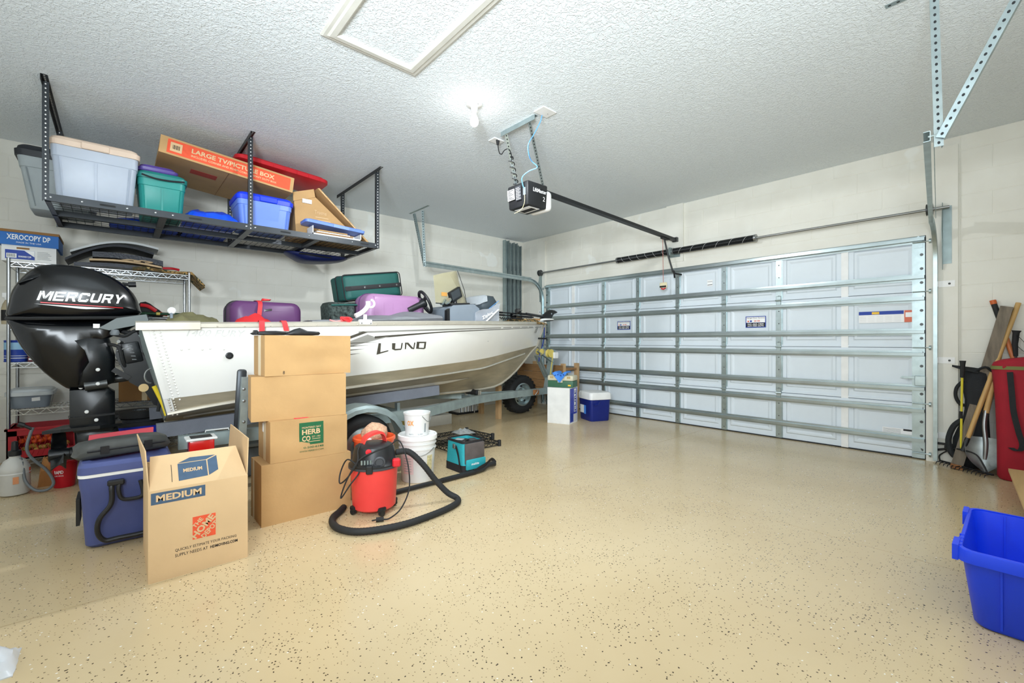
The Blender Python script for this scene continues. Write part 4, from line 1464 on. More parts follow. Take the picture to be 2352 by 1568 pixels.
MB().cyl((1.75, 0.02, 1.09), (1.80, 0.0, 1.10), 0.012, 8).cyl((1.78, -0.01, 1.03), (1.78, 0.06, 1.06), 0.006, 8).build('clamp_screw', 'steel', mot)
for p in ((1.70, -0.20, 0.775), (1.70, -0.17, 0.60), (1.69, -0.12, 0.535), (1.76, -0.11, 0.90), (1.76, -0.11, 0.80)):
    MB().lathe([(0.013, 0), (0.011, 0.008), (0.001, 0.01)], p, 10, AX).build('bolt_cap', 'white_plastic', mot)
mat('anode_gold', (206, 178, 128), 0.4, 0.3)
MB().lathe([(0.03, 0), (0.03, 0.008), (0.001, 0.008)], (1.765, 0.14, 0.755), 16, AX).build('anode', 'anode_gold', mot)
MB().prism([(1.73, y, z) for y, z in ((0.0, 1.11), (0.045, 1.13), (0.02, 1.07), (-0.012, 1.08))], (0.006, 0, 0)).build('paper_tag', 'tag_cream', mot, smooth=0)
# hoses and cables between engine and boat
m = MB()
m.tube(smoothpath([(1.70, -0.02, 1.19), (1.74, 0.05, 1.165), (1.72, 0.14, 1.17), (1.70, 0.24, 1.19)], 5), 0.016, 8)
m.tube(smoothpath([(1.76, -0.05, 1.16), (1.77, 0.03, 1.14), (1.76, 0.10, 1.185), (1.74, 0.2, 1.20)], 5), 0.011, 8)
m.tube(smoothpath([(1.72, -0.06, 1.08), (1.78, 0.0, 1.06), (1.78, 0.02, 0.97), (1.74, 0.04, 0.90)], 5), 0.012, 8)
m.build('control_cables', 'black_rubber', mot)
MB().tube(smoothpath([(1.78, 0.14, 1.02), (1.80, 0.19, 0.93), (1.82, 0.21, 0.80), (1.85, 0.23, 0.68), (1.84, 0.22, 0.58)], 5), 0.012, 8).build('wiring_loom', 'black_rubber', mot)
MB().lathe([(0.001, 0.02), (0.02, 0.02), (0.028, 0.0), (0.024, -0.02), (0.001, -0.022)], (1.79, -0.02, 1.165), 14).build('flush_cap', 'grey_plastic', mot)
MB().cyl((1.62, 0.02, 1.535), (1.62, 0.06, 1.53), 0.012, 10).cyl((1.62, 0.055, 1.531), (1.62, 0.10, 1.535), 0.02, 12).build('cowl_latch', 'black_plastic', mot)
MB().bx(1.764, 1.7655, -0.135, -0.10, 1.195, 1.225).build('warning_sticker', 'ink_white', mot, smooth=0)


def cowlmap(y, z, off=0.0):
    """near face of the cowl by casting a ray along -x"""
    d = cw_bvh.ray_cast(Vector((3.0, y, z)), Vector((-1, 0, 0)))
    return d[0].x if d[0] is not None else 1.75


from mathutils.bvhtree import BVHTree
cw_bvh = BVHTree.FromPolygons([tuple(v) for v in mc.v], mc.f)
cm = lambda x, y, z=0.0: Vector((cowlmap(x, y) + 0.0018 + z, x, y))


def cmskew(x, y):
    return (x, y + 0.0 * (x + 0.2))


GL = {
    'M': [[(0, 0), (.2, 0), (.2, 1), (0, 1)], [(.8, 0), (1, 0), (1, 1), (.8, 1)], [(.05, 1), (.3, 1), (.58, .2), (.42, .2)], [(.7, 1), (.95, 1), (.58, .2), (.42, .2)]],
    'E': [[(0, 0), (.24, 0), (.24, 1), (0, 1)], [(.2, .78), (1, .78), (1, 1), (.2, 1)], [(.2, .4), (.92, .4), (.92, .6), (.2, .6)], [(.2, 0), (1, 0), (1, .22), (.2, .22)]],
    'R': [[(0, 0), (.24, 0), (.24, 1), (0, 1)], [(.2, .78), (.85, .78), (.95, 1), (.2, 1)], [(.72, .4), (.95, .48), (1, .9), (.74, .9)], [(.2, .36), (.85, .36), (.95, .56), (.2, .56)], [(.5, .4), (.78, .4), (1, 0), (.72, 0)]],
    'C': [[(0, .12), (.25, .12), (.25, .88), (0, .88)], [(0, .85), (.25, .76), (1, .76), (.9, 1), (.15, 1)], [(0, .15), (.15, 0), (.9, 0), (1, .24), (.25, .24)], [(.75, .66), (1, .66), (1, .9), (.75, .9)], [(.75, .1), (1, .1), (1, .34), (.75, .34)]],
    'U': [[(0, .12), (.25, .12), (.25, 1), (0, 1)], [(.75, .12), (1, .12), (1, 1), (.75, 1)], [(0, .16), (.15, 0), (.85, 0), (1, .16), (.78, .24), (.22, .24)]],
    'Y': [[(0, 1), (.28, 1), (.62, .42), (.38, .42)], [(.72, 1), (1, 1), (.62, .42), (.38, .42)], [(.38, 0), (.62, 0), (.62, .46), (.38, .46)]]}
for ci, ch in enumerate('MERCURY'):
    bx0_ = -0.408 + ci * 0.0605
    bw_ = 0.066 if ch == 'M' else 0.052
    if ci:
        bx0_ += 0.012
    m = MB()
    for pl in GL[ch]:
        if len(pl) > 4:
            quads = [[pl[0], pl[1], pl[2], pl[2]], [pl[0], pl[2], pl[3], pl[4]]] if len(pl) == 5 else [[pl[0], pl[1], pl[4], pl[5]], [pl[1], pl[2], pl[3], pl[4]]]
        else:
            quads = [pl]
        for q in quads:
            def gq(a, b, q=q):
                x = (q[0][0] * (1 - a) + q[1][0] * a) * (1 - b) + (q[3][0] * (1 - a) + q[2][0] * a) * b
                y = (q[0][1] * (1 - a) + q[1][1] * a) * (1 - b) + (q[3][1] * (1 - a) + q[2][1] * a) * b
                z = 1.374 + 0.064 * y
                return cm(bx0_ + bw_ * x + 0.018 * y, z, 0.001)
            m.grid(5, 5, gq)
    m.build('lettering', 'ink_white', mot, smooth=0)
mat('cowl_red', (214, 44, 52), 0.35)


def cstrip(P0, P1, mtl, name):
    MB().grid(17, 3, lambda a, b: cm(P0[0][0] + (P0[1][0] - P0[0][0]) * a, (P0[0][1] + (P0[1][1] - P0[0][1]) * a) * (1 - b) + (P1[0][1] + (P1[1][1] - P1[0][1]) * a) * b, 0)).build(name, mtl, mot, smooth=0)


cstrip([(-0.39, 1.364), (0.025, 1.346)], [(-0.39, 1.357), (0.025, 1.341)], 'cowl_red', 'red_stripe')
MB().grid(17, 3, lambda a, b: cm(-0.42 + 0.40 * a, 1.352 - 0.014 * a - (0.028 * a if a < 0.6 else 0.028 * (1 - a) * 1.5 ) * b - 0.002)).build('white_stripe', 'ink_white', mot, smooth=0)

# ================================================================ TRAILER
trl = thing('boat_trailer', 'galvanised boat trailer with carpeted bunks under the boat', 'trailer', (1.6, 2.3, 0))
mat('bunk_carpet', (128, 132, 142), 0.95, bump=0.4, bscale=250)
for sg in (1, -1):
    pts = [(0.75, 0.30, 0.42), (0.75, 1.95, 0.42), (0.66, 2.4, 0.43), (0.35, 3.05, 0.425), (0.09, 3.62, 0.40), (0.02, 4.0, 0.395)]
    P = smoothpath([(BC + sg * a, b, c_) for a, b, c_ in pts], 5)
    rings = []
    for i, p in enumerate(P):
        t = (P[min(i + 1, len(P) - 1)] - P[max(0, i - 1)]).normalized()
        n_ = Vector((t.y, -t.x, 0)).normalized()
        rings.append([p + n_ * 0.025 + Vector((0, 0, 0.045)), p - n_ * 0.025 + Vector((0, 0, 0.045)), p - n_ * 0.025 - Vector((0, 0, 0.045)), p + n_ * 0.025 - Vector((0, 0, 0.045))])
    MB().loft(rings).build('side_rail', 'galv_dull', trl, smooth=30)
    bk = MB().bar((BC + sg * 0.50, 0.20, 0.475), (BC + sg * 0.40, 2.55, 0.585), 0.05, 0.10).build('bunk', 'bunk_carpet', trl, smooth=0)
    for yy, zz in ((0.5, 0.43), (2.05, 0.50)):
        MB().bar((BC + sg * 0.46, yy, 0.30), (BC + sg * 0.46, yy, zz), 0.05, 0.03, up=(0, 1, 0)).build('bunk_bracket', 'galv', bk, smooth=0)
    # wheel
    cxw = BC + sg * 0.95
    wy, wz, wr_ = 1.475, 0.2555, 0.255
    A_ = AX if sg > 0 else RY(-90)
    tire = MB().lathe([(0.165, -0.085), (0.20, -0.1), (0.235, -0.092), (0.252, -0.06), (0.255, 0.0), (0.252, 0.06), (0.235, 0.092), (0.20, 0.1), (0.165, 0.085), (0.165, -0.085)], (cxw, wy, wz), 36, A_, caps=False).build('tire', 'black_rubber', trl, smooth=50)
    rim = MB().lathe([(0.166, -0.08), (0.166, 0.07), (0.158, 0.085), (0.15, 0.06), (0.14, 0.03), (0.10, 0.04), (0.07, 0.02), (0.06, 0.05), (0.045, 0.07), (0.001, 0.075)], (cxw, wy, wz), 28, A_, caps=False).build('rim', 'galv', trl, smooth=40)
    for k in range(5):
        a = 2 * PI * k / 5
        MB().lathe([(0.01, 0), (0.01, 0.02), (0.001, 0.022)], (cxw + sg * 0.035, wy + 0.085 * math.cos(a), wz + 0.085 * math.sin(a)), 8, A_).build('lug_nut', 'steel', rim)
    # fender
    fo = []
    for k in range(-1, 14):
        a = R(180 - 15 * (k)) if 0 <= k <= 12 else None
        if a is None:
            continue
        fo.append((wy + 0.36 * math.cos(a), wz + 0.335 * max(0.15, math.sin(a)) + 0.0))
    fo = [(wy - 0.40, wz + 0.02)] + fo + [(wy + 0.40, wz + 0.10), (wy + 0.43, wz + 0.10)]
    rings = []
    for (y, z) in fo:
        rings.append([Vector((cxw - sg * 0.115, y, z)), Vector((cxw + sg * 0.10, y, z)), Vector((cxw + sg * 0.125, y + (wy - y) * 0.03, z - 0.02)), Vector((cxw + sg * 0.128, y + (wy - y) * 0.08, z - 0.05)), Vector((cxw + sg * 0.122, y + (wy - y) * 0.08, z - 0.05)), Vector((cxw + sg * 0.10, y, z - 0.012)), Vector((cxw - sg * 0.115, y, z - 0.006))])
    MB().loft(rings).build('fender', 'galv_dull', trl, smooth=30)
    MB().bar((cxw - sg * 0.20, 1.05, 0.33), (cxw - sg * 0.115, 1.05, 0.33), 0.05, 0.02).bar((cxw - sg * 0.20, wy + 0.4, 0.40), (cxw - sg * 0.1, wy + 0.4, 0.37), 0.05, 0.01).build('fender_stay', 'galv_dull', trl, smooth=0)
    # guide post
    if sg > 0:
        gp = MB().ob((2.615, 0.632, 0.61), (0.045, 0.045, 0.50), RX(-3)).build('guide_post', 'galv', trl, smooth=0)
        MB().rb((2.56, 0.625, 0.70), (0.035, 0.06, 0.42), 0.02, 2, RX(-3)).build('guide_pad', 'rack_metal', gp)
        for z in (0.56, 0.70, 0.78):
            MB().lathe([(0.011, 0), (0.009, 0.007), (0.001, 0.009)], (2.638, 0.632, z), 10, AX).build('bolt', 'steel', gp)
        MB().bar((2.35, 0.632, 0.40), (2.62, 0.632, 0.38), 0.045, 0.045).build('guide_arm', 'galv', trl, smooth=0)
        # tail lamp
        tl_ = MB().rb((2.72, 0.385, 0.44), (0.10, 0.13, 0.11), 0.008, 2).build('tail_lamp', mat('lamp_red', (206, 24, 22), 0.2, coat=0.4), trl)
        MB().rb((2.71, 0.385, 0.50), (0.14, 0.16, 0.014), 0.004, 1).build('lamp_top', 'white_plastic', tl_)
        MB().rb((2.71, 0.385, 0.5085), (0.09, 0.11, 0.004), 0.001, 1).build('lamp_label', 'ink_black', tl_)
        MB().bar((2.35, 0.42, 0.40), (2.68, 0.40, 0.42), 0.04, 0.03).build('lamp_arm', 'galv', trl, smooth=0)
# cross members, axle, tongue, winch post
MB().bar((0.85, 0.5, 0.42), (2.35, 0.5, 0.42), 0.05, 0.06).build('cross_member', 'galv_dull', trl, smooth=0)
MB().bar((0.85, 2.05, 0.40), (2.35, 2.05, 0.40), 0.05, 0.06).build('cross_member', 'galv_dull', trl, smooth=0)
MB().bar((0.66, 1.475, 0.27), (2.54, 1.475, 0.27), 0.05, 0.05).build('axle', 'galv_dull', trl, smooth=0)
MB().bx(BC - 0.035, BC + 0.035, 3.35, 4.95, 0.35, 0.435).build('tongue', 'galv_dull', trl, smooth=0)
mat('marker_amber', (246, 140, 40), 0.3)
MB().rb((BC + 0.0385, 3.86, 0.39), (0.012, 0.05, 0.07), 0.003, 1).build('side_marker', 'marker_amber', trl)
MB().rb((BC + 0.0375, 3.81, 0.39), (0.008, 0.05, 0.06), 0.003, 1).build('marker_base', mat('brass', (176, 160, 110), 0.4, 0.5), trl)
rust = mat('rust', (138, 92, 54), 0.8, var=0.25, scale=40)
MB().rb((BC + 0.045, 4.36, 0.395), (0.02, 0.11, 0.07), 0.006, 1).build('hinge_plate', 'rust', trl)
MB().tube([(BC + 0.06, 4.33, 0.36), (BC + 0.07, 4.36, 0.40), (BC + 0.06, 4.39, 0.44)], 0.005, 6).build('hinge_pin', 'steel', trl)
wp_ = MB().bar((BC, 4.60, 0.36), (BC, 4.74, 0.98), 0.06, 0.07, up=(0, 1, 0)).build('winch_post', 'galv_dull', trl, smooth=0)
MB().bar((BC + 0.03, 4.63, 0.56), (BC + 0.03, 4.42, 0.90), 0.006, 0.05, up=(1, 0, 0)).bar((BC + 0.035, 4.70, 0.80), (BC + 0.035, 4.40, 0.96), 0.006, 0.045, up=(1, 0, 0)).bar((BC - 0.03, 4.63, 0.56), (BC - 0.03, 4.42, 0.90), 0.006, 0.05, up=(1, 0, 0)).build('bow_brace', 'galv_dull', trl, smooth=0)
mat('roller_yellow', (206, 186, 96), 0.5)
MB().lathe([(0.03, -0.05), (0.045, -0.04), (0.032, 0), (0.045, 0.04), (0.03, 0.05)], (BC, 4.48, 0.955), 16, AX).build('bow_roller', 'roller_yellow', trl)
MB().lathe([(0.03, -0.03), (0.06, -0.03), (0.04, -0.015), (0.04, 0.015), (0.06, 0.03), (0.03, 0.03)], (BC + 0.02, 4.66, 0.93), 20, AX).build('winch_drum', 'roller_yellow', trl)
MB().rb((BC + 0.06, 4.74, 0.90), (0.03, 0.09, 0.09), 0.006, 1).build('winch_frame', 'offwhite_plastic', trl)
mat('blue_strap', (34, 52, 140), 0.7)
MB().tube(smoothpath([(BC + 0.02, 4.55, 1.30), (BC + 0.03, 4.53, 1.15), (BC + 0.03, 4.49, 1.02), (BC + 0.03, 4.44, 0.90), (BC + 0.03, 4.43, 0.82)], 5), 0.007, 6).build('safety_strap', 'blue_strap', trl)
MB().bar((BC + 0.02, 4.40, 1.145), (BC + 0.05, 4.56, 1.14), 0.02, 0.022).build('strap_buckle', 'ink_black', trl)
MB().bar((BC + 0.05, 4.64, 0.62), (BC + 0.05, 4.70, 0.95), 0.003, 0.02, up=(0, 1, 0)).build('winch_strap', 'roller_yellow', trl)
MB().cyl((BC + 0.07, 4.90, 0.02), (BC + 0.07, 4.90, 0.40), 0.024, 12).cyl((BC + 0.04, 4.90, 0.06), (BC + 0.10, 4.90, 0.06), 0.06, 18).build('jack_wheel', 'dark_steel', trl)
MB().lathe([(0.02, -0.12), (0.035, -0.11), (0.03, -0.05), (0.035, 0.0), (0.03, 0.05), (0.035, 0.11), (0.02, 0.12)], (BC, 3.30, 0.475), 14, AX).build('keel_roller', 'black_rubber', trl)
for sg in (1, -1):
    MB().bar((BC + sg * 0.14, 3.30, 0.38), (BC + sg * 0.14, 3.30, 0.50), 0.05, 0.012, up=(0, 1, 0)).build('roller_bracket', 'alu_trim', trl, smooth=0)
MB().bar((BC + 0.24, 3.30, 0.40), (BC - 0.24, 3.30, 0.40), 0.04, 0.04).build('cross_member', 'galv_dull', trl, smooth=0)

# ================================================================ CEILING RACK
rack = thing('ceiling_rack', 'black steel storage rack hung from the ceiling over the boat', 'storage rack', (1.07, 0.85, 2.09))
RX0, RX1, RY0, RY1, RZ0 = 0.58, 1.56, -0.39, 2.08, 2.093


def rail_y(x, sg, name, h=0.052):
    m = MB().bx(x - 0.0015, x + 0.0015, RY0, RY1, RZ0, RZ0 + h).bx(min(x, x - sg * 0.03), max(x, x - sg * 0.03), RY0, RY1, RZ0, RZ0 + 0.003)
    o_ = m.build(name, 'rack_metal', rack, smooth=0)
    if name != 'middle_rail':
        for i, yy in enumerate((-0.36, -0.20, 0.05, 0.22, 0.33, 0.85, 0.92, 1.38, 1.55, 1.80, 2.05)):
            MB().lathe([(0.008, 0), (0.007, 0.004), (0.001, 0.006)], (x + sg * 0.0015, yy, RZ0 + 0.028), 8, AX if sg > 0 else RY(-90)).build('rivet_bolt', 'chrome', o_)
        for yy in (-0.06, 0.48, 1.17, 1.93):
            m2 = MB()
            m2.prism([(x + sg * 0.0017, yy + a, RZ0 + 0.026 + b) for a, b in rrect(0.045, 0.0075, 0.007, 3)], (sg * 0.0006, 0, 0))
            m2.build('slot', 'hole', o_, smooth=0)
    return o_


rail_y(RX1, 1, 'front_rail')
rail_y(RX0, -1, 'rear_rail')
rail_y(1.08, 1, 'middle_rail', 0.04)
for yy in (RY0, RY1):
    MB().bx(RX0, RX1, yy - 0.0015, yy + 0.0015, RZ0, RZ0 + 0.052).bx(RX0, RX1, min(yy, yy + (0.03 if yy < 0 else -0.03)), max(yy, yy + (0.03 if yy < 0 else -0.03)), RZ0, RZ0 + 0.003).build('end_rail', 'rack_metal', rack, smooth=0)
for yy in (0.27, 0.885, 1.47):
    MB().bx(RX0, RX1, yy - 0.025, yy + 0.025, RZ0 + 0.002, RZ0 + 0.03).build('cross_beam', 'rack_metal', rack, smooth=0)
bays = [RY0, 0.27, 0.885, 1.47, RY1]
for i in range(4):
    m = MB()
    y0, y1 = bays[i] + 0.01, bays[i + 1] - 0.01
    n = int((y1 - y0) / 0.05)
    for k in range(n + 1):
        yy = y0 + (y1 - y0) * k / n
        m.bar((RX0 + 0.004, yy, RZ0 + 0.046), (RX1 - 0.004, yy, RZ0 + 0.046), 0.003, 0.003)
    for k in range(13):
        xx = RX0 + 0.02 + (RX1 - RX0 - 0.04) * k / 12
        m.bar((xx, y0, RZ0 + 0.042), (xx, y1, RZ0 + 0.042), 0.003, 0.003)
    m.build('wire_deck', 'black_metal', rack, smooth=0)
for yy, xb in ((-0.385, 1.66), (0.883, 1.66), (2.075, 1.66)):
    m = MB()
    punched(m, (xb, yy, CH - 0.002), (0.42, yy, CH - 0.002), 0.036, (0, 0, -1), 0.03, 0.005)
    m.bar((xb, yy - 0.017, CH - 0.02), (0.42, yy - 0.017, CH - 0.02), 0.003, 0.036)
    m.build('ceiling_angle', ['black_metal', 'white_plastic'], rack, smooth=0)
    for xx in (RX1 + 0.002, RX0):
        m = MB()
        punched(m, (xx, yy, RZ0), (xx, yy, CH - 0.01), 0.036, (1, 0, 0), 0.03, 0.0045)
        m.build('upright', ['rack_metal', 'offwhite_plastic'], rack, smooth=0)
ZD = RZ0 + 0.049      # deck surface


# ---------------------------------------------------------------- totes
def tote(name, label, x0, x1, y0, y1, z0, z1, bm_, lm_, taper=0.88, lidh=0.035, group=None, ribs=5, rib_face=True, lip=0.012, cat='storage tote', wall=None, lid=True, latch=None):
    """tapered bin with rim and lid; footprints are the top rim sizes"""
    t_ = thing(name, label, cat, ((x0 + x1) / 2, (y0 + y1) / 2, z0), group)
    cx_, cy_ = (x0 + x1) / 2, (y0 + y1) / 2
    hx, hy = (x1 - x0) / 2 - lip, (y1 - y0) / 2 - lip
    zt = z1 - lidh
    H_ = zt - z0
    rings = []
    for k, s_ in ((0.0, taper - 0.03), (0.02, taper), (0.75, taper + (1 - taper) * 0.7), (0.76, taper + (1 - taper) * 0.7 + 0.025), (1.0, 1.0)):
        rings.append([Vector((cx_ + a, cy_ + b, z0 + H_ * k)) for a, b in rrect(hx * s_, hy * s_, 0.045 * min(1, hx / 0.2), 4)])
    if wall:
        inner = []
        for k, s_ in ((1.0, 1.0), (0.05, taper)):
            inner.append([Vector((cx_ + a, cy_ + b, z0 + H_ * k)) for a, b in rrect(hx * s_ - wall, hy * s_ - wall, 0.04 * min(1, hx / 0.2), 4)])
        rings += inner
    MB().loft(rings).build('body', bm_, t_, smooth=40)
    for i in range(ribs):
        yy = cy_ + (i - (ribs - 1) / 2) * (2 * hy * 0.82 / max(1, ribs - 1))
        s_ = taper + (1 - taper) * 0.35
        MB().bar((cx_ + hx * (taper - 0.005), cy_ + (yy - cy_) * taper, z0 + 0.02), (cx_ + hx * (taper + (1 - taper) * 0.7) + 0.001, cy_ + (yy - cy_) * 0.97, z0 + H_ * 0.74), 0.012, 0.012).build('rib', bm_, t_, smooth=0)
    if lid:
        o2 = []
        for z, g in ((zt - 0.02, lip * 0.8), (zt + lidh * 0.35, lip), (zt + lidh * 0.4, lip * 0.2), (zt + lidh * 0.8, -0.005), (zt + lidh, -0.02), (zt + lidh * 0.85, -0.035)):
            o2.append([Vector((cx_ + a, cy_ + b, z)) for a, b in rrect(hx + g, hy + g, 0.05 * min(1, hx / 0.2), 4)])
        ld = MB().loft(o2).build('lid', lm_, t_, smooth=30)
        if latch:
            for (a, b) in latch:
                MB().rb((x1 - 0.004, a, zt + 0.005), (0.02, b, 0.05), 0.006, 1).build('latch', lm_, ld)
    else:
        rm = []
        for k in range(2):
            pass
        rr = rrect(hx + lip * 0.5, hy + lip * 0.5, 0.045, 4)
        MB().tube([Vector((cx_ + a, cy_ + b, zt + 0.0)) for a, b in rr], lip * 0.8, 6, closed=True).build('rim', lm_, t_)
    return t_


mat('tote_grey', (150, 158, 160), 0.5)
mat('tote_black', (34, 37, 42), 0.45)
mat('tote_clear', (226, 236, 250), 0.38, trans=0.5, var=0.04)
mat('tote_tan', (214, 192, 172), 0.45)
mat('tote_teal', (44, 146, 138), 0.4)
mat('tote_teal_dark', (28, 122, 116), 0.4)
mat('tote_purple', (82, 64, 140), 0.4)
mat('tote_blue', (108, 140, 222), 0.4)
mat('lid_blue', (24, 60, 226), 0.4)
mat('red_plastic', (204, 34, 44), 0.4)
mat('tarp_blue', (22, 82, 236), 0.28, var=0.15, scale=20, bump=0.4, bscale=14)
mat('paper_white', (232, 232, 230), 0.7)
tote('lidded_tote', 'grey storage tote with a black lid at the far left of the rack', 0.60, 1.06, -0.60, -0.08, ZD, 2.62, 'tote_grey', 'tote_black', 0.74, 0.07)
ct = tote('clear_tote', 'clear storage tote with a tan lid at the near left of the rack', 1.13, 1.50, -0.385, 0.13, ZD, 2.60, 'tote_clear', 'tote_tan', 0.87, 0.05, ribs=3, wall=0.006, latch=[(-0.13, 0.16)])
MB().bx(1.484 - 0.045, 1.488 - 0.045, -0.13, -0.02, 2.22, 2.285).build('paper_label', 'paper_white', ct, smooth=0)
MB().rb((1.31, -0.13, 2.20), (0.24, 0.36, 0.09), 0.02, 2).build('folded_contents', mat('pale_cloth', (196, 204, 216), 0.9, bump=0.3), ct)
tt_ = tote('teal_tote', 'teal lidded storage tote between the clear tote and the blue tarp', 0.96, 1.40, 0.10, 0.445, ZD, 2.50, 'tote_teal', 'tote_teal_dark', 0.86, 0.045, ribs=3)
MB().tube(smoothpath([(1.40, 0.14, 2.455), (1.41, 0.22, 2.435), (1.41, 0.32, 2.435), (1.40, 0.42, 2.45)], 4), 0.007, 6).build('rim_cord', 'tote_black', tt_)
pl_ = thing('purple_container_cover', 'purple plastic lid lying on the teal tote', 'lid', (1.14, 0.25, 2.50))
o2 = []
for z, g in ((2.502, 0.0), (2.535, 0.006), (2.54, -0.01), (2.56, -0.02), (2.565, -0.05)):
    o2.append([Vector((1.14 + a, 0.245 + b, z)) for a, b in rrect(0.21 + g, 0.135 + g, 0.05, 4)])
MB().loft(o2).build('lid_panel', 'tote_purple', pl_, smooth=30)
MB().tube([Vector((1.14 + a, 0.245 + b, 2.508)) for a, b in rrect(0.214, 0.139, 0.05, 4)], 0.006, 6, closed=True).build('lid_rim', 'tote_purple', pl_)
bt = tote('blue_tote', 'periwinkle storage tote with a bright blue lid on the rack', 1.06, 1.46, 0.79, 1.275, ZD, 2.465, 'tote_blue', 'lid_blue', 0.88, 0.05, ribs=2, latch=[(1.05, 0.15)])
MB().prism([(1.415, 0.93, 2.16), (1.415, 1.13, 2.16), (1.45, 1.15, 2.39), (1.45, 0.91, 2.39)], (0.006, 0, 0)).build('front_panel', 'tote_blue', bt, smooth=0)

# television carton lying on the totes
sl = math.atan(0.115)
cb = thing('television_carton', 'long flat cardboard carton with an orange printed side, lying on the totes', 'box', (1.02, 0.77, 2.6))
Mx = Matrix.Rotation(-sl, 3, 'X')
cc = Vector((1.02, 0.765, 2.675))
MB().ob(cc, (0.80, 1.03, 0.145), Mx).build('carton', 'cardboard', cb, smooth=0)
f_ = frame(cc + Mx @ Vector((0.4, -0.515, -0.0725)), Mx @ Vector((0, 1, 0)), Mx @ Vector((0, 0, 1)))
og = patch(f_, 0.05, 1.0, 0.015, 0.13, 'ink_orange', cb, 'orange_panel')
patch(f_, 0.07, 0.15, 0.035, 0.11, 'cardboard_pale', og, 'barcode_field', t=0.0014)
for k in range(9):
    patch(f_, 0.085 + k * 0.0055, 0.087 + k * 0.0055 + 0.0012 * (k % 3), 0.055, 0.09, 'ink_black', og, 'barcode_bar', t=0.0018)
text('LARGE TV/PICTURE BOX', f_, 0.215, 0.86, 0.068, 0.108, 'cardboard_pale', og, bold=0.03, lift=0.0022)
text('INCLUDES: CORNER AND FOAM CORNER HEAVY DUTY BOX', f_, 0.215, 0.88, 0.036, 0.054, 'cardboard_pale', og, bold=0.02, lift=0.0022)
f_ = frame(cc + Mx @ Vector((0.4, -0.515, -0.0725)), Mx @ Vector((0, 1, 0)), Mx @ Vector((-1, 0, 0)))
f_2 = lambda x, y, z=0.0: f_(x, y, -z - 0.0012)
dk_ = patch(lambda x, y, z=0.0: f_(x, y, -z), 0.24, 0.44, 0.20, 0.32, mat('ink_faded_red', (186, 70, 52), 0.8), cb, 'underside_mark')
MB().bar(f_(0.5, 0.0, -0.001), f_(0.5, 0.8, -0.001), 0.004, 0.001).build('flap_seam', 'cardboard_dark', cb, smooth=0)

# red lid on top
rl = thing('red_container_cover', 'long red plastic tote lid lying on the television carton against the ceiling', 'lid', (0.98, 1.27, 2.78))
Mr = Matrix.Rotation(-math.atan(0.075), 3, 'X')
rc = Vector((1.0, 1.25, 2.825))
o2 = []
for z, g in ((-0.03, -0.03), (-0.022, 0.0), (0.012, 0.0), (0.014, -0.015), (0.032, -0.03), (0.028, -0.06)):
    o2.append([rc + Mr @ Vector((a, b, z)) for a, b in rrect(0.25 + g, 0.43 + g, 0.07, 5)])
MB().loft(o2).build('lid_panel', 'red_plastic', rl, smooth=30)
for k in range(7):
    MB().ob(rc + Mr @ Vector((0.252, -0.33 + 0.11 * k, -0.005)), (0.006, 0.006, 0.03), Mr).build('rim_rib', 'red_plastic', rl, smooth=0)


def blob(x0, x1, y0, y1, z0, z1, amp, seed, nu=22, nv=22, pw=3.0):
    """crumpled cloth heap with flat underside"""
    m = MB()

    def fn(a, b):
        u, v = a * 2 - 1, b * 2 - 1
        e = max(0.0, (1 - abs(u) ** pw) * (1 - abs(v) ** pw)) ** 0.5
        n_ = mnoise.noise(Vector((u * 2.2 + seed, v * 2.2, seed))) + 0.5 * mnoise.noise(Vector((u * 5 + seed, v * 5, seed)))
        wob = 1 + 0.05 * mnoise.noise(Vector((u * 3, v * 3, seed + 5)))
        return ((x0 + x1) / 2 + u * (x1 - x0) / 2 * wob, (y0 + y1) / 2 + v * (y1 - y0) / 2 * wob, z0 + 0.004 + max(0, (z1 - z0) * e * (1 + amp * n_)))
    m.grid(nu, nv, fn)
    m2 = MB()
    n0 = len(m.v)
    m2.v = m.v + [Vector((p.x, p.y, z0)) for p in m.v]
    m2.f = m.f + [tuple(i + n0 for i in reversed(f)) for f in m.f]
    edge = [i * nv for i in range(nu)] + [(nu - 1) * nv + j for j in range(1, nv)] + [i * nv + nv - 1 for i in range(nu - 2, -1, -1)] + [j for j in range(nv - 2, 0, -1)]
    for i in range(len(edge)):
        a, b = edge[i], edge[(i + 1) % len(edge)]
        m2.f.append((a, b, b + n0, a + n0))
    m2.mi = [0] * len(m2.f)
    return m2


blob(0.60, 1.50, 0.42, 0.815, ZD, 2.275, 0.25, 3.3).build('blue_tarp', 'tarp_blue', smooth=30, label='crumpled bright blue tarp bundled on the middle of the rack', cat='tarp')
blob(0.60, 0.95, -0.06, 0.46, ZD, 2.20, 0.25, 8.3).build('blue_tarp', 'tarp_blue', smooth=30, label='smaller fold of blue tarp behind the teal tote', cat='tarp')

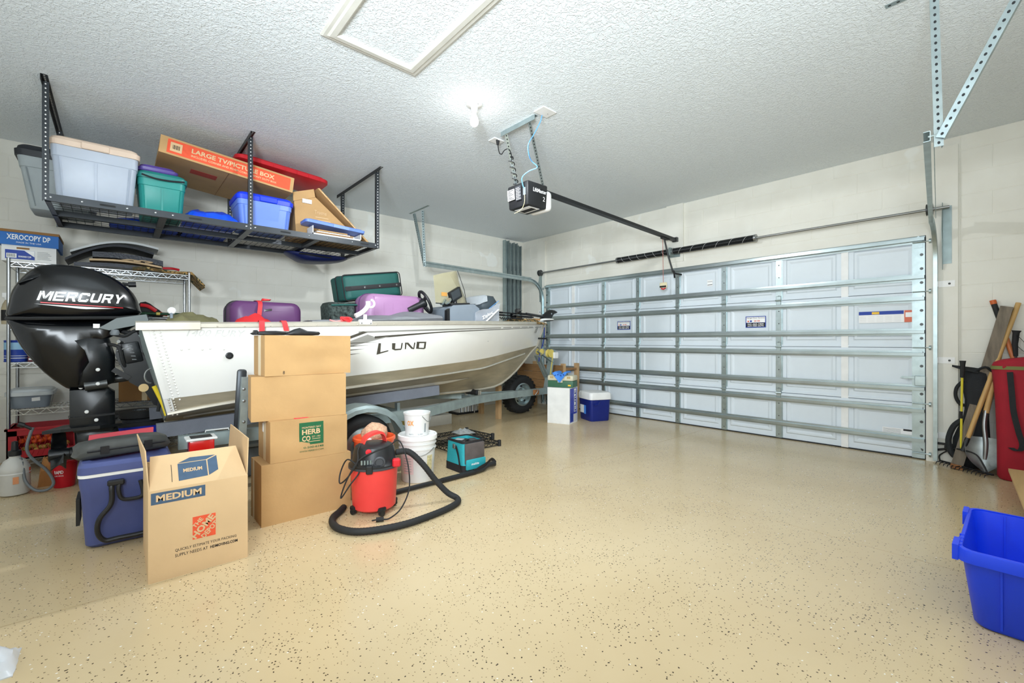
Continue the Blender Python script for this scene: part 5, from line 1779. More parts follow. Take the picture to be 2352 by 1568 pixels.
# open carton with one panel leaning down to the rack's end
oc = thing('open_carton', 'open brown carton with a long flap slanting down to the right end of the rack', 'box', (1.12, 1.7, ZD))
MB().prism([(0.90, y, z) for y, z in ((1.335, ZD), (1.315, 2.50), (1.36, 2.54), (1.50, 2.60), (2.03, ZD + 0.03), (2.03, ZD))], (0.40, 0, 0)).build('carton_body', 'cardboard', oc, smooth=0)
MB().prism([(0.88, y, z) for y, z in ((1.515, 2.655), (1.535, 2.66), (2.07, 2.175), (2.055, 2.165))], (0.50, 0, 0)).build('slanting_flap', 'cardboard', oc, smooth=0)
MB().prism([(1.30, 1.305, 2.50), (1.31, 1.30, 2.585), (1.30, 1.50, 2.66), (1.30, 1.515, 2.58)], (0.012, 0, 0)).build('raised_flap', 'cardboard', oc, smooth=0)
f_ = frame((1.302, 1.33, ZD), (0, 1, 0), (0, 0, 1))
text('Traeme', f_, 0.18, 0.30, 0.27, 0.31, 'cardboard_pale', oc, lift=0.002, bold=0.01)
for k in range(3):
    patch(f_, 0.19 + 0.02 * k, 0.32 + 0.02 * k, 0.235 - 0.03 * k, 0.243 - 0.03 * k, 'cardboard_pale', oc, 'printed_line', t=0.0012)
patch(f_, 0.06, 0.15, 0.36, 0.40, 'paper_white', oc, 'shipping_label', t=0.012)
fl_ = frame((1.38, 1.535, 2.66), Vector((0, 2.07 - 1.535, 2.175 - 2.66)), (-1, 0, 0))
for k in range(7):
    fz = frame((1.382, 1.535 + 0.07 * k, 2.652 - 0.0635 * k), (0, 0.535, -0.485), (0, 0.485, 0.535))
for k in range(6):
    y, z = 1.56 + 0.075 * k, 2.625 - 0.068 * k
    MB().prism([(1.381, y, z + 0.004), (1.381, y + 0.05, z - 0.041), (1.381, y + 0.044, z - 0.046), (1.381, y - 0.006, z - 0.002)], (0.0006, 0, 0)).build('printed_line', 'cardboard_pale', oc, smooth=0)

# shallow carton of papers under a pale blue lid
pb = thing('paper_carton', 'shallow white carton of papers at the near right end of the rack', 'box', (1.44, 1.7, ZD))
m = MB().bx(1.325, 1.50, 1.43, 1.92, ZD, ZD + 0.008).bx(1.325, 1.333, 1.43, 1.92, ZD, ZD + 0.085).bx(1.325, 1.50, 1.43, 1.438, ZD, ZD + 0.10).bx(1.325, 1.50, 1.912, 1.92, ZD, ZD + 0.085).bx(1.492, 1.50, 1.43, 1.92, ZD, ZD + 0.03)
m.build('tray', 'paper_white', pb, smooth=0)
for k in range(5):
    MB().bx(1.34, 1.485 - 0.01 * (k % 2), 1.45 + 0.01 * k, 1.90 - 0.03 * k, ZD + 0.01 + 0.013 * k, ZD + 0.02 + 0.013 * k).build('paper_stack', ('cardboard', 'paper_white', 'cardboard_dark', 'paper_white', 'cardboard')[k], pb, smooth=0)
bl_ = thing('blue_container_cover', 'pale blue plastic lid resting on the carton of papers', 'lid', (1.43, 1.64, ZD + 0.1))
Mb = Matrix.Rotation(R(-3), 3, 'X')
o2 = []
for z, g in ((-0.02, 0.0), (0.006, 0.004), (0.01, -0.012), (0.018, -0.02)):
    o2.append([Vector((1.43, 1.655, ZD + 0.128)) + Mb @ Vector((a, b, z)) for a, b in rrect(0.10 + g, 0.295 + g, 0.03, 3)])
MB().loft(o2).build('lid_panel', 'tote_blue', bl_, smooth=30)
MB().ob(Vector((1.532, 1.70, ZD + 0.118)), (0.012, 0.16, 0.03), Mb).build('lid_latch', 'tote_blue', bl_, smooth=0)

# dark blue bag sagging under the rear rail
mat('navy_nylon', (16, 26, 74), 0.45, bump=0.3, bscale=30)
bg = thing('hanging_bag', 'dark navy nylon bag sagging below the right rear of the rack', 'bag', (0.74, 1.72, 1.98))
MB().pillow(sm2([(1.36, 2.085), (1.44, 2.02), (1.54, 1.985), (1.72, 1.99), (1.95, 2.03), (2.03, 2.085), (1.7, 2.09)], 3), lambda u, v, w: (0.78 + w, u, v), 0.36, 5, 2.2, 0.7).build('bag_body', 'navy_nylon', bg, smooth=60)
MB().tube(smoothpath([(0.80, 1.45, 2.06), (0.97, 1.5, 2.05), (0.97, 1.75, 2.04), (0.85, 1.95, 2.07)], 5), 0.008, 6).build('bag_strap', 'ink_black', bg)

# ================================================================ WIRE SHELVING ALONG THE LEFT WALL
shf = thing('wire_shelving', 'chrome wire shelving unit against the left wall behind the outboard motor', 'shelving unit', (0.28, -0.07, 0))
SX_0, SX_1, SY_0, SY_1 = 0.06, 0.50, -0.69, 0.54
for x in (SX_0, SX_1):
    for y in (SY_0, SY_1):
        p = MB().cyl((x, y, 0.012), (x, y, 1.80), 0.0125, 12).build('post', 'chrome', shf)
        MB().lathe([(0.012, 0), (0.018, 0.002), (0.018, 0.012), (0.008, 0.02)], (x, y, 0), 10).build('foot', 'black_plastic', p)
LEV = (0.10, 0.52, 0.92, 1.24, 1.77)
SHM = None
for i, z in enumerate(LEV):
    if SHM is None:
        m = MB()
        for x in (SX_0, SX_1):
            m.bar((x, SY_0, z), (x, SY_1, z), 0.006, 0.006)
            m.bar((x, SY_0, z - 0.04), (x, SY_1, z - 0.04), 0.006, 0.006)
            n = 28
            for k in range(n):
                a, b = SY_0 + (SY_1 - SY_0) * k / n, SY_0 + (SY_1 - SY_0) * (k + 1) / n
                m.bar((x, a, z if k % 2 else z - 0.04), (x, b, z - 0.04 if k % 2 else z), 0.004, 0.004)
        for y in (SY_0, SY_1):
            m.bar((SX_0, y, z), (SX_1, y, z), 0.006, 0.006)
            m.bar((SX_0, y, z - 0.04), (SX_1, y, z - 0.04), 0.006, 0.006)
        for k in range(1, 42):
            y = SY_0 + (SY_1 - SY_0) * k / 42
            m.bar((SX_0, y, z + 0.003), (SX_1, y, z + 0.003), 0.0035, 0.0035)
        for x in (0.2, 0.36):
            m.bar((x, SY_0, z - 0.002), (x, SY_1, z - 0.002), 0.006, 0.006)
        SHM = m.build('wire_shelf', 'chrome', shf, smooth=0)
        z00 = z
    else:
        clone(SHM, shf, (0, 0, z - z00))
L0, L1, L2, L3, L4 = [z + 0.006 for z in LEV]

# copy paper carton with lid
px_ = thing('paper_box', 'white and blue copy paper box on the top wire shelf', 'box', (0.30, -0.55, L4))
MB().bx(0.12, 0.50, -0.73, -0.41, L4, L4 + 0.15).build('box_body', 'paper_white', px_, smooth=0)
lid_ = MB().bx(0.105, 0.515, -0.745, -0.395, L4 + 0.135, L4 + 0.24).build('box_lid', mat('sky_print', (44, 112, 192), 0.6, var=0.12, scale=6), px_, smooth=0)
f_ = frame((0.515, -0.745, L4 + 0.135), (0, 1, 0), (0, 0, 1))
text('XEROCOPY DP', f_, 0.045, 0.30, 0.045, 0.09, 'ink_white', lid_, bold=0.02)
text('MADE IN THE USA', f_, 0.10, 0.245, 0.018, 0.030, 'ink_white', lid_)
MB().bx(0.10, 0.52, -0.76, -0.39, L4 + 0.2405, L4 + 0.262).build('cardboard_sheet', 'cardboard_dark', px_, smooth=0)
f_ = frame((0.50, -0.73, L4), (0, 1, 0), (0, 0, 1))
bp_ = patch(f_, 0.02, 0.19, 0.02, 0.095, 'ink_blue', px_, 'blue_print')
patch(f_, 0.027, 0.085, 0.028, 0.065, 'ink_white', bp_, 'barcode_field', t=0.0014)
for k in range(8):
    patch(f_, 0.032 + k * 0.006, 0.0345 + k * 0.006, 0.035, 0.062, 'ink_black', bp_, 'barcode_bar', t=0.002)
text('00000129', f_, 0.095, 0.17, 0.035, 0.05, 'ink_white', bp_, bold=0.02, lift=0.002)
poly(f_, [(0.13, 0.094), (0.189, 0.094), (0.189, 0.045)], 'ink_white', bp_, 'white_corner', t=0.0014)
for k in range(6):
    patch(f_, 0.205, 0.29 - 0.01 * (k % 3), 0.03 + 0.012 * k, 0.033 + 0.012 * k, 'grey_plastic', px_, 'print_line')
patch(f_, 0.085, 0.16, 0.105, 0.12, 'cardboard_dark', px_, 'hand_hole')

# folded mats and cloths on the top shelf
mat('mat_white', (214, 218, 218), 0.5)
mat('mat_black', (34, 38, 46), 0.55, bump=0.3, bscale=80)
mat('mat_navy', (26, 32, 46), 0.4, bump=0.3, bscale=60)
mat('cloth_tan', (206, 178, 140), 0.8)


def bent(y0, y1, z0, zc, z1, x0, x1, th, mtl, name, label, cat, n=16):
    m = MB()

    def fn(a, b):
        y = y0 + (y1 - y0) * a
        z = z0 + (z1 - z0) * a + zc * math.sin(PI * a)
        return (x0 + (x1 - x0) * b, y, z)
    m.grid(n, 3, fn, thick=(0, 0, th))
    return m.build(name, mtl, smooth=40, label=label, cat=cat)


bent(-0.30, 0.30, L4 + 0.004, 0.018, L4 + 0.004, 0.10, 0.50, 0.032, 'mat_navy', 'folded_cover', 'dark folded vinyl cover at the bottom of the pile beside the paper box', 'cover')
bent(-0.20, 0.32, L4 + 0.062, 0.02, L4 + 0.045, 0.14, 0.50, 0.018, 'cloth_tan', 'folded_cloth', 'tan folded cloth in the middle of the pile on the top shelf', 'cloth')
bent(-0.18, 0.33, L4 + 0.098, 0.02, L4 + 0.068, 0.12, 0.49, 0.05, 'mat_navy', 'rolled_mat', 'dark rolled mat lying over the tan cloth on the top shelf', 'mat')
bent(-0.36, 0.26, L4 + 0.05, 0.10, L4 + 0.175, 0.10, 0.46, 0.022, 'mat_black', 'foam_mat', 'black foam mat sloping over the pile on the top shelf', 'mat')
bent(-0.33, 0.30, L4 + 0.135, 0.075, L4 + 0.24, 0.08, 0.40, 0.02, 'mat_white', 'white_board', 'thin white plastic sheet on top of the pile on the wire shelf', 'sheet')
for k in range(2):
    y = 0.02 + 0.09 * k
    MB().tube(smoothpath([(0.505, y, L4 + 0.088), (0.51, y + 0.06, L4 + 0.10), (0.508, y + 0.14, L4 + 0.092), (0.505, y + 0.08, L4 + 0.082)], 4), 0.006, 6).build('cloth_fold', 'cloth_tan', bpy.data.objects['folded_cloth'])


def camo_mat():
    m = bpy.data.materials.new('camo')
    m.use_nodes = True
    N, L = m.node_tree.nodes, m.node_tree.links
    b = N['Principled BSDF']
    b.inputs['Roughness'].default_value = 0.85
    tc = N.new('ShaderNodeTexCoord')
    nz = N.new('ShaderNodeTexNoise')
    nz.inputs['Scale'].default_value = 16
    nz.inputs['Detail'].default_value = 3
    L.new(tc.outputs['Object'], nz.inputs['Vector'])
    rp = N.new('ShaderNodeValToRGB')
    rp.color_ramp.interpolation = 'CONSTANT'
    e = rp.color_ramp.elements
    e[0].color = (*lin((48, 56, 34)), 1)
    e[1].position = 0.44
    e[1].color = (*lin((168, 134, 80)), 1)
    for pos, c_ in ((0.52, (108, 84, 48)), (0.6, (70, 66, 40)), (0.68, (190, 160, 104))):
        x = e.new(pos)
        x.color = (*lin(c_), 1)
    L.new(nz.outputs['Fac'], rp.inputs[0])
    L.new(rp.outputs[0], b.inputs['Base Color'])
    MATS['camo'] = m


camo_mat()
cg = MB()


def cfn(a, b):
    y = 0.10 + 0.57 * a
    z = L4 + 0.004 + 0.012 * math.sin(a * 9) * (1 - a)
    if y > 0.56:
        z -= (y - 0.56) * 1.15
    return (0.12 + 0.40 * b + 0.02 * math.sin(a * 7), y, z)


cg.grid(22, 4, cfn, thick=(0, 0, 0.028))
cg.build('camouflage_cloth', 'camo', smooth=40, label='brown camouflage cloth hanging over the right end of the top shelf', cat='cloth')
ro = MB().tube(smoothpath([(0.46, 0.33, L4 + 0.052), (0.47, 0.40, L4 + 0.055), (0.45, 0.46, L4 + 0.05)], 4), 0.012, 8)
ro.build('hand_tool', 'red_plastic', smooth=60, label='short red hand tool lying on the camouflage cloth', cat='tool')

# spray bottle, paint can
sb_o = thing('spray_bottle', 'clear spray bottle with white trigger at the left end of the shelving', 'bottle', (0.42, -0.705, L3))
MB().lathe([(0.001, 0), (0.036, 0), (0.038, 0.02), (0.038, 0.13), (0.03, 0.17), (0.016, 0.2), (0.014, 0.215), (0.001, 0.215)], (0.42, -0.705, L3), 18).build('bottle', mat('amber_clear', (206, 192, 160), 0.15, trans=0.4), sb_o)
MB().lathe([(0.0385, 0), (0.0385, 0.09)], (0.42, -0.705, L3 + 0.03), 18, caps=False).build('bottle_label', 'ink_black', sb_o)
m = MB().rb((0.42, -0.70, L3 + 0.245), (0.03, 0.075, 0.045), 0.008, 2).bar((0.42, -0.675, L3 + 0.235), (0.42, -0.655, L3 + 0.185), 0.014, 0.012).lathe([(0.02, 0), (0.02, 0.03), (0.014, 0.035)], (0.42, -0.705, L3 + 0.205), 14)
m.build('trigger', 'white_plastic', sb_o)
pc_ = thing('paint_can', 'blue labelled metal can on the shelf behind the motor cowl', 'can', (0.40, -0.66, L2))
MB().lathe([(0.001, 0), (0.07, 0), (0.072, 0.006), (0.07, 0.01), (0.07, 0.175), (0.073, 0.18), (0.066, 0.185), (0.06, 0.178), (0.001, 0.178)], (0.40, -0.66, L2), 24).build('can', 'ink_blue', pc_)
MB().lathe([(0.0705, 0.105), (0.0705, 0.165)], (0.40, -0.66, L2), 24, caps=False).build('can_label', mat('pale_blue_print', (150, 196, 226), 0.4), pc_)
MB().lathe([(0.0705, 0.03), (0.0705, 0.036)], (0.40, -0.66, L2), 24, caps=False).build('label_line', 'ink_white', pc_)
MB().lathe([(0.0705, 0.05), (0.0705, 0.054)], (0.40, -0.66, L2), 24, caps=False).build('label_line', 'ink_white', pc_)
sbx = thing('carton', 'small dark red and white carton next to the blue can', 'box', (0.42, -0.555, L2))
MB().bx(0.38, 0.46, -0.585, -0.53, L2, L2 + 0.06).build('carton_body', mat('maroon_print', (96, 24, 34), 0.6), sbx, smooth=0)
MB().bx(0.4602, 0.461, -0.58, -0.535, L2 + 0.015, L2 + 0.03).build('print_band', 'ink_white', sbx, smooth=0)
# tackle and rods on the upper-mid shelf (seen over the transom)
gl = thing('work_glove', 'black and red work glove with orange fingertips on the shelf over the transom', 'glove', (0.36, 0.22, L3))
MB().pillow(sm2([(0.12, L3 + 0.015), (0.13, L3 + 0.20), (0.20, L3 + 0.25), (0.27, L3 + 0.20), (0.34, L3 + 0.14), (0.33, L3 + 0.10), (0.24, L3 + 0.09), (0.2, L3 + 0.01)], 2), lambda u, v, w: (0.36 + w, u, v), 0.10, 4, 2.2, 0.6).build('glove_palm', 'black_rubber', gl, smooth=60)
MB().tube(smoothpath([(0.415, 0.16, L3 + 0.21), (0.42, 0.22, L3 + 0.20), (0.42, 0.28, L3 + 0.155)], 4), 0.018, 8).build('glove_trim', 'red_plastic', gl)
MB().tube([(0.40, 0.31, L3 + 0.135), (0.40, 0.37, L3 + 0.12)], [0.018, 0.012], 8).build('finger', 'ink_orange', gl)
mat('dark_green', (24, 64, 40), 0.4)
for i, (dz, y0, y1, m_, lb) in enumerate(((0.10, 0.16, 0.50, 'dark_green', 'dark green tube lying uppermost on the shelf behind the transom'), (0.055, 0.10, 0.52, 'steel', 'silver rod lying under the green tube behind the transom'))):
    z_ = L3 + dz + 0.03
    t_ = thing('tool_tube', lb, 'tube', (0.42, 0.3, L3))
    MB().cyl((0.42, y0, z_), (0.42, y1, z_), 0.014, 12).build('tube', m_, t_)
    MB().cyl((0.42, y0 + 0.12, z_), (0.42, y0 + 0.15, z_), 0.0155, 12).build('band', 'roller_yellow' if i == 0 else 'grey_plastic', t_)
    for yy in (y0 + 0.05, y1 - 0.05):
        MB().bx(0.40, 0.44, yy - 0.008, yy + 0.008, L3, z_ - 0.012).build('rest', 'black_plastic', t_, smooth=0)
# lidded clear bin
bn = tote('clear_bin', 'shallow clear bin with a pale lid on the shelf left of the motor leg', 0.14, 0.50, -0.72, -0.425, L1, L1 + 0.165, mat('clear_smoke', (166, 178, 190), 0.15, trans=0.5), mat('lid_frost', (206, 212, 214), 0.3, trans=0.15), 0.84, 0.035, ribs=0, wall=0.004, cat='storage bin')
MB().prism([(0.468, -0.60, L1 + 0.05), (0.468, -0.50, L1 + 0.055), (0.478, -0.50, L1 + 0.105), (0.478, -0.60, L1 + 0.10)], (0.002, 0, 0)).build('bin_label', 'ink_blue', bn, smooth=0)
MB().prism([(0.4715, -0.56, L1 + 0.06), (0.4715, -0.51, L1 + 0.063), (0.479, -0.51, L1 + 0.095), (0.479, -0.56, L1 + 0.09)], (0.002, 0, 0)).build('bin_label', 'paper_white', bn, smooth=0)
for k in range(5):
    MB().cyl((0.22 + 0.04 * k, -0.66 + 0.03 * k, L1 + 0.03), (0.30 + 0.03 * k, -0.52 + 0.015 * k, L1 + 0.035), 0.012, 8).build('loose_part', ('white_plastic', 'steel', 'tote_blue', 'white_plastic', 'grey_plastic')[k], bn)
# red crate with nets of produce on the bottom shelf
cr = thing('red_crate', 'open red plastic crate on the bottom wire shelf', 'crate', (0.34, -0.47, L0))
m = MB().bx(0.14, 0.53, -0.70, -0.24, L0, L0 + 0.012)
m.bx(0.14, 0.15, -0.70, -0.24, L0, L0 + 0.26).bx(0.14, 0.53, -0.70, -0.69, L0, L0 + 0.26).bx(0.14, 0.53, -0.25, -0.24, L0, L0 + 0.26)
m.bx(0.52, 0.53, -0.70, -0.24, L0, L0 + 0.07).bx(0.52, 0.53, -0.70, -0.64, L0, L0 + 0.26).bx(0.52, 0.53, -0.30, -0.24, L0, L0 + 0.26).bx(0.52, 0.53, -0.70, -0.24, L0 + 0.20, L0 + 0.26)
m.build('crate_body', mat('crate_red', (176, 22, 34), 0.45), cr, smooth=0)
MB().bx(0.13, 0.54, -0.71, -0.69, L0 + 0.245, L0 + 0.262).bx(0.13, 0.54, -0.25, -0.23, L0 + 0.245, L0 + 0.262).bx(0.52, 0.54, -0.71, -0.23, L0 + 0.245, L0 + 0.262).build('crate_rim', 'crate_red', cr, smooth=0)
random.seed(3)
mat('onion', (196, 150, 70), 0.4)
mat('carrot', (226, 92, 34), 0.5)
for gi, (y0, y1, z0, mt, lb) in enumerate(((-0.62, -0.34, 0.015, 'onion', 'net bag of small golden onions low in the red crate'), (-0.63, -0.36, 0.105, 'carrot', 'net bag of orange produce above the onions in the red crate'))):
    t_ = thing('net_bag', lb, 'net bag', (0.42, (y0 + y1) / 2, L0 + z0))
    for k in range(14):
        c_ = (0.40 + 0.10 * random.random(), y0 + (y1 - y0) * (k + 0.5) / 14, L0 + z0 + 0.024 + 0.05 * random.random())
        MB().lathe([(0.001, -0.022), (0.014, -0.017), (0.022, 0), (0.014, 0.017), (0.001, 0.022)], c_, 9, RY(random.uniform(0, 90))).build('bulb_vegetable', mt, t_)
    for k in range(10):
        yy = y0 + (y1 - y0) * k / 9
        MB().tube([(0.53, yy, L0 + z0 + 0.005), (0.535, yy + 0.015, L0 + z0 + 0.05), (0.52, yy, L0 + z0 + 0.09)], 0.0022, 5).build('net_strand', 'crate_red', t_)
gb = MB().pillow([(-0.225, 0.12), (-0.23, 0.30), (-0.19, 0.34), (-0.15, 0.33), (-0.155, 0.20), (-0.17, 0.11)], lambda u, v, w: (0.44 + w, u, v), 0.10, 3, 2.2, 0.5)
gb.build('snack_bag', mat('bag_green', (84, 160, 44), 0.35, var=0.2), smooth=50, label='bright green bag standing on the bottom shelf right of the red crate', cat='bag')
# boxes on shelves behind the motor leg
bx_ = thing('shipping_box', 'brown carton on the wire shelf behind the motor leg', 'box', (0.30, 0.18, L1))
MB().bx(0.14, 0.44, 0.00, 0.38, L1, L1 + 0.22).build('carton', 'cardboard_dark', bx_, smooth=0)
MB().bx(0.4401, 0.441, 0.17, 0.21, L1, L1 + 0.22).build('tape_strip', 'tape', bx_, smooth=0)
bx_ = thing('tote_box', 'glossy black storage box on the bottom wire shelf behind the motor leg', 'storage box', (0.30, 0.18, L0))
MB().rb((0.30, 0.17, L0 + 0.13), (0.34, 0.42, 0.26), 0.02, 2).build('box_body', 'black_plastic', bx_)
MB().rb((0.30, 0.17, L0 + 0.285), (0.36, 0.44, 0.045), 0.015, 2).build('box_lid', 'tote_black', bx_)

# ================================================================ THINGS ON THE FLOOR BEHIND THE MOTOR
sp = thing('garden_sprayer', 'translucent white pump sprayer with a grey hose on the floor', 'sprayer', (1.31, -0.56, 0))
MB().lathe([(0.001, 0.0), (0.06, 0.0), (0.075, 0.01), (0.08, 0.05), (0.078, 0.14), (0.082, 0.16), (0.078, 0.20), (0.055, 0.245), (0.03, 0.265), (0.028, 0.29), (0.001, 0.29)], (1.31, -0.56, 0.001), 24).build('tank', mat('milk_plastic', (214, 212, 206), 0.35, trans=0.15), sp)
MB().lathe([(0.001, 0.28), (0.034, 0.28), (0.034, 0.315), (0.02, 0.32), (0.016, 0.38), (0.001, 0.385)], (1.31, -0.56, 0), 18).build('pump_cap', 'black_plastic', sp)
MB().tube(smoothpath([(1.33, -0.53, 0.26), (1.36, -0.515, 0.20), (1.38, -0.50, 0.10), (1.40, -0.45, 0.03), (1.40, -0.39, 0.02), (1.37, -0.36, 0.06), (1.33, -0.40, 0.15), (1.32, -0.47, 0.24), (1.32, -0.50, 0.32), (1.31, -0.485, 0.42), (1.31, -0.47, 0.47)], 6), 0.0095, 8).build('hose', 'grey_plastic', sp)
MB().cyl((1.31, -0.475, 0.46), (1.31, -0.53, 0.50), 0.011, 8).cyl((1.31, -0.515, 0.49), (1.31, -0.545, 0.505), 0.018, 8).build('wand', 'black_plastic', sp)
MB().lathe([(0.0825, 0.155), (0.0835, 0.16), (0.0825, 0.165)], (1.31, -0.56, 0), 24, caps=False).build('tank_band', 'offwhite_plastic', sp)
MB().prism([Vector((1.31 + 0.0835 * math.cos(a), -0.56 + 0.0835 * math.sin(a), z)) for a, z in ((0.0, 0.09), (0.35, 0.09), (0.35, 0.14), (0.0, 0.14))], (0.001, 0, 0)).build('label_print', mat('faded_orange', (222, 150, 104), 0.6), sp, smooth=0)
MB().prism([Vector((1.31 + 0.081 * math.cos(a), -0.56 + 0.081 * math.sin(a), z)) for a, z in ((1.15, 0.15), (1.35, 0.15), (1.35, 0.19), (1.15, 0.19))], (0.001, 0.001, 0)).build('label_print', 'ink_orange', sp, smooth=0)
rb_ = thing('red_pail', 'small bright red pail on the floor under the propeller', 'pail', (1.28, -0.31, 0))
MB().lathe([(0.001, 0), (0.058, 0), (0.06, 0.005), (0.075, 0.185), (0.08, 0.19), (0.079, 0.20), (0.07, 0.20), (0.056, 0.012), (0.001, 0.012)], (1.28, -0.31, 0.001), 26).build('pail_body', mat('pail_red', (196, 16, 36), 0.35), rb_)
f_ = lambda x, y, z=0.0: Vector((1.28 + (0.062 + 0.08 * y + z) * math.cos(x / 0.07), -0.31 + (0.062 + 0.08 * y + z) * math.sin(x / 0.07), y))
text('RAPID', f_, -0.05, 0.0, 0.11, 0.135, 'ink_white', rb_, bold=0.02, lift=0.002)
text('DRYING', f_, -0.05, 0.0, 0.09, 0.10, 'ink_white', rb_, lift=0.002)
bgp = blob(0.98, 1.2, -0.46, -0.33, 0, 0.20, 0.3, 5.0, 14, 14)
bgp.build('paper_bag', mat('kraft', (176, 120, 66), 0.8, bump=0.3, bscale=25), smooth=25, label='crumpled brown paper bag between the sprayer and the red pail', cat='bag')
bt2 = tote('blue_storage_bin', 'royal blue storage bin with a dark lid on the floor behind the motor leg', 0.62, 1.02, -0.02, 0.30, 0, 0.42, mat('royal_blue', (16, 44, 190), 0.4), 'tote_black', 0.86, 0.04, ribs=3)
sl_ = thing('coiled_strap', 'black coiled strap on the lid of the royal blue storage bin', 'strap', (0.82, 0.14, 0.42))
MB().lathe([(0.05, 0), (0.14, 0), (0.14, 0.06), (0.05, 0.06), (0.05, 0)], (0.82, 0.14, 0.4215), 20, caps=False).build('coil', 'black_rubber', sl_)
MB().lathe([(0.05, 0.0), (0.05, 0.061)], (0.82, 0.14, 0.4215), 14, caps=False).build('core', 'grey_plastic', sl_)
# clutter under the boat
cl_ = thing('fan_heater', 'small white appliance with a vented front under the stern of the boat', 'appliance', (2.25, 0.62, 0))
MB().rb((2.22, 0.54, 0.20), (0.20, 0.20, 0.40), 0.01, 2).build('housing', mat('aged_white', (212, 208, 184), 0.5), cl_)
for k in range(6):
    MB().bx(2.3205, 2.322, 0.46, 0.62, 0.33 + 0.008 * k, 0.334 + 0.008 * k).build('vent_slot', 'grey_plastic', cl_, smooth=0)
MB().tube([(2.22, 0.46, 0.40), (2.22, 0.47, 0.46), (2.22, 0.61, 0.46), (2.22, 0.62, 0.40)], 0.006, 6).build('handle', 'white_plastic', cl_)
jg = thing('clear_jug', 'clear plastic jug beside the tail lamp behind the open carton', 'jug', (1.98, 0.46, 0))
MB().lathe([(0.001, 0), (0.07, 0), (0.08, 0.02), (0.08, 0.14), (0.06, 0.24), (0.045, 0.30), (0.05, 0.36), (0.001, 0.36)], (1.98, 0.46, 0.001), 18).build('jug_body', 'clear_smoke', jg)
MB().lathe([(0.02, 0), (0.02, 0.025), (0.001, 0.025)], (1.98, 0.46, 0.361), 12).build('jug_cap', 'white_plastic', jg)
rb_ = thing('storage_bin', 'grey lidded bin on the floor under the boat behind the box stack', 'storage bin', (1.75, 0.95, 0))
MB().rb((1.75, 0.95, 0.12), (0.4, 0.5, 0.24), 0.02, 2).build('bin_body', 'grey_plastic', rb_)
MB().rb((1.75, 0.95, 0.255), (0.43, 0.53, 0.03), 0.01, 2).build('bin_lid', 'tote_grey', rb_)
# things under the hull further forward
lb_ = thing('long_carton', 'long white carton lying under the boat behind the trailer rail', 'box', (0.95, 2.95, 0.0))
MB().bx(0.78, 1.06, 2.45, 3.35, 0.0, 0.13).build('carton', mat('dull_paper', (192, 188, 176), 0.7), lb_, smooth=0)
MB().bx(1.0605, 1.0615, 2.62, 2.68, 0.0, 0.13).build('yellow_band', 'roller_yellow', lb_, smooth=0)
t_ = thing('foam_board', 'rough white foam board propped on the long carton under the boat', 'board', (0.95, 2.95, 0.131))
MB().ob((0.92, 2.95, 0.20), (0.22, 0.70, 0.035), RY(12) @ RX(2)).build('board', 'paper_white', t_, smooth=0)
MB().bx(0.86, 1.0, 2.7, 3.2, 0.131, 0.19).build('board_support', 'grey_plastic', t_, smooth=0)
random.seed(11)
pv = None
ps = thing('magazine_stack', 'stack of old magazines on the floor beyond the trailer tongue', 'magazines', (0.55, 4.0, 0))
for k in range(16):
    m = MB().ob((0.42 + random.uniform(-0.015, 0.015), 4.02 + 0.022 * (k - 8), 0.165), (0.22, 0.016, 0.29 + random.uniform(-0.02, 0.03)), RX(random.uniform(-3, 3)))
    m.build('magazine', ('dull_paper', 'grey_plastic', 'paper_white')[k % 3], ps, smooth=0)
MB().bx(0.30, 0.54, 3.80, 4.24, 0.0, 0.03).build('tray', 'black_plastic', ps, smooth=0)
# timber props and low timber bench in the corner
mat('raw_wood', (196, 160, 116), 0.75, var=0.14, scale=9, stretch=(6, 6, 0.8), bump=0.1)
mat('old_wood', (150, 112, 72), 0.75, var=0.2, scale=6, stretch=(1, 1, 6), bump=0.1)
for i, (x, y, z1, lb) in enumerate(((1.20, 4.06, 0.50, 'pale timber prop standing in front of the spare tire under the bow'), (0.68, 4.15, 0.34, 'shorter timber prop standing behind the trailer tongue'))):
    t_ = thing('timber_prop', lb, 'timber', (x, y, 0), 'timber props under the bow')
    MB().bx(x - 0.045, x + 0.0, y - 0.03, y + 0.03, 0, z1).build('plank', 'raw_wood', t_, smooth=0)
    MB().bx(x + 0.0005, x + 0.022, y - 0.028, y + 0.028, 0, z1 - 0.03).build('plank', 'raw_wood', t_, smooth=0)
bn_ = thing('timber_bench', 'low brown timber bench in the corner behind the spare tire', 'bench', (1.0, 5.25, 0))
for k in range(4):
    MB().bx(0.50, 1.50, 5.045, 5.07, 0.26 + 0.12 * k, 0.375 + 0.12 * k).build('plank', 'old_wood', bn_, smooth=0)
for x in (0.52, 1.46):
    for y in (5.085, 5.40):
        MB().bx(x - 0.02, x + 0.045, y - 0.0, y + 0.05, 0, 0.76).build('leg', 'raw_wood', bn_, smooth=0)
MB().bx(0.50, 1.50, 5.14, 5.39, 0.66, 0.69).build('bench_top', 'old_wood', bn_, smooth=0)
MB().bx(0.62, 0.68, 5.0, 5.04, 0.70, 0.76).build('corner_block', 'rust', bn_, smooth=0)

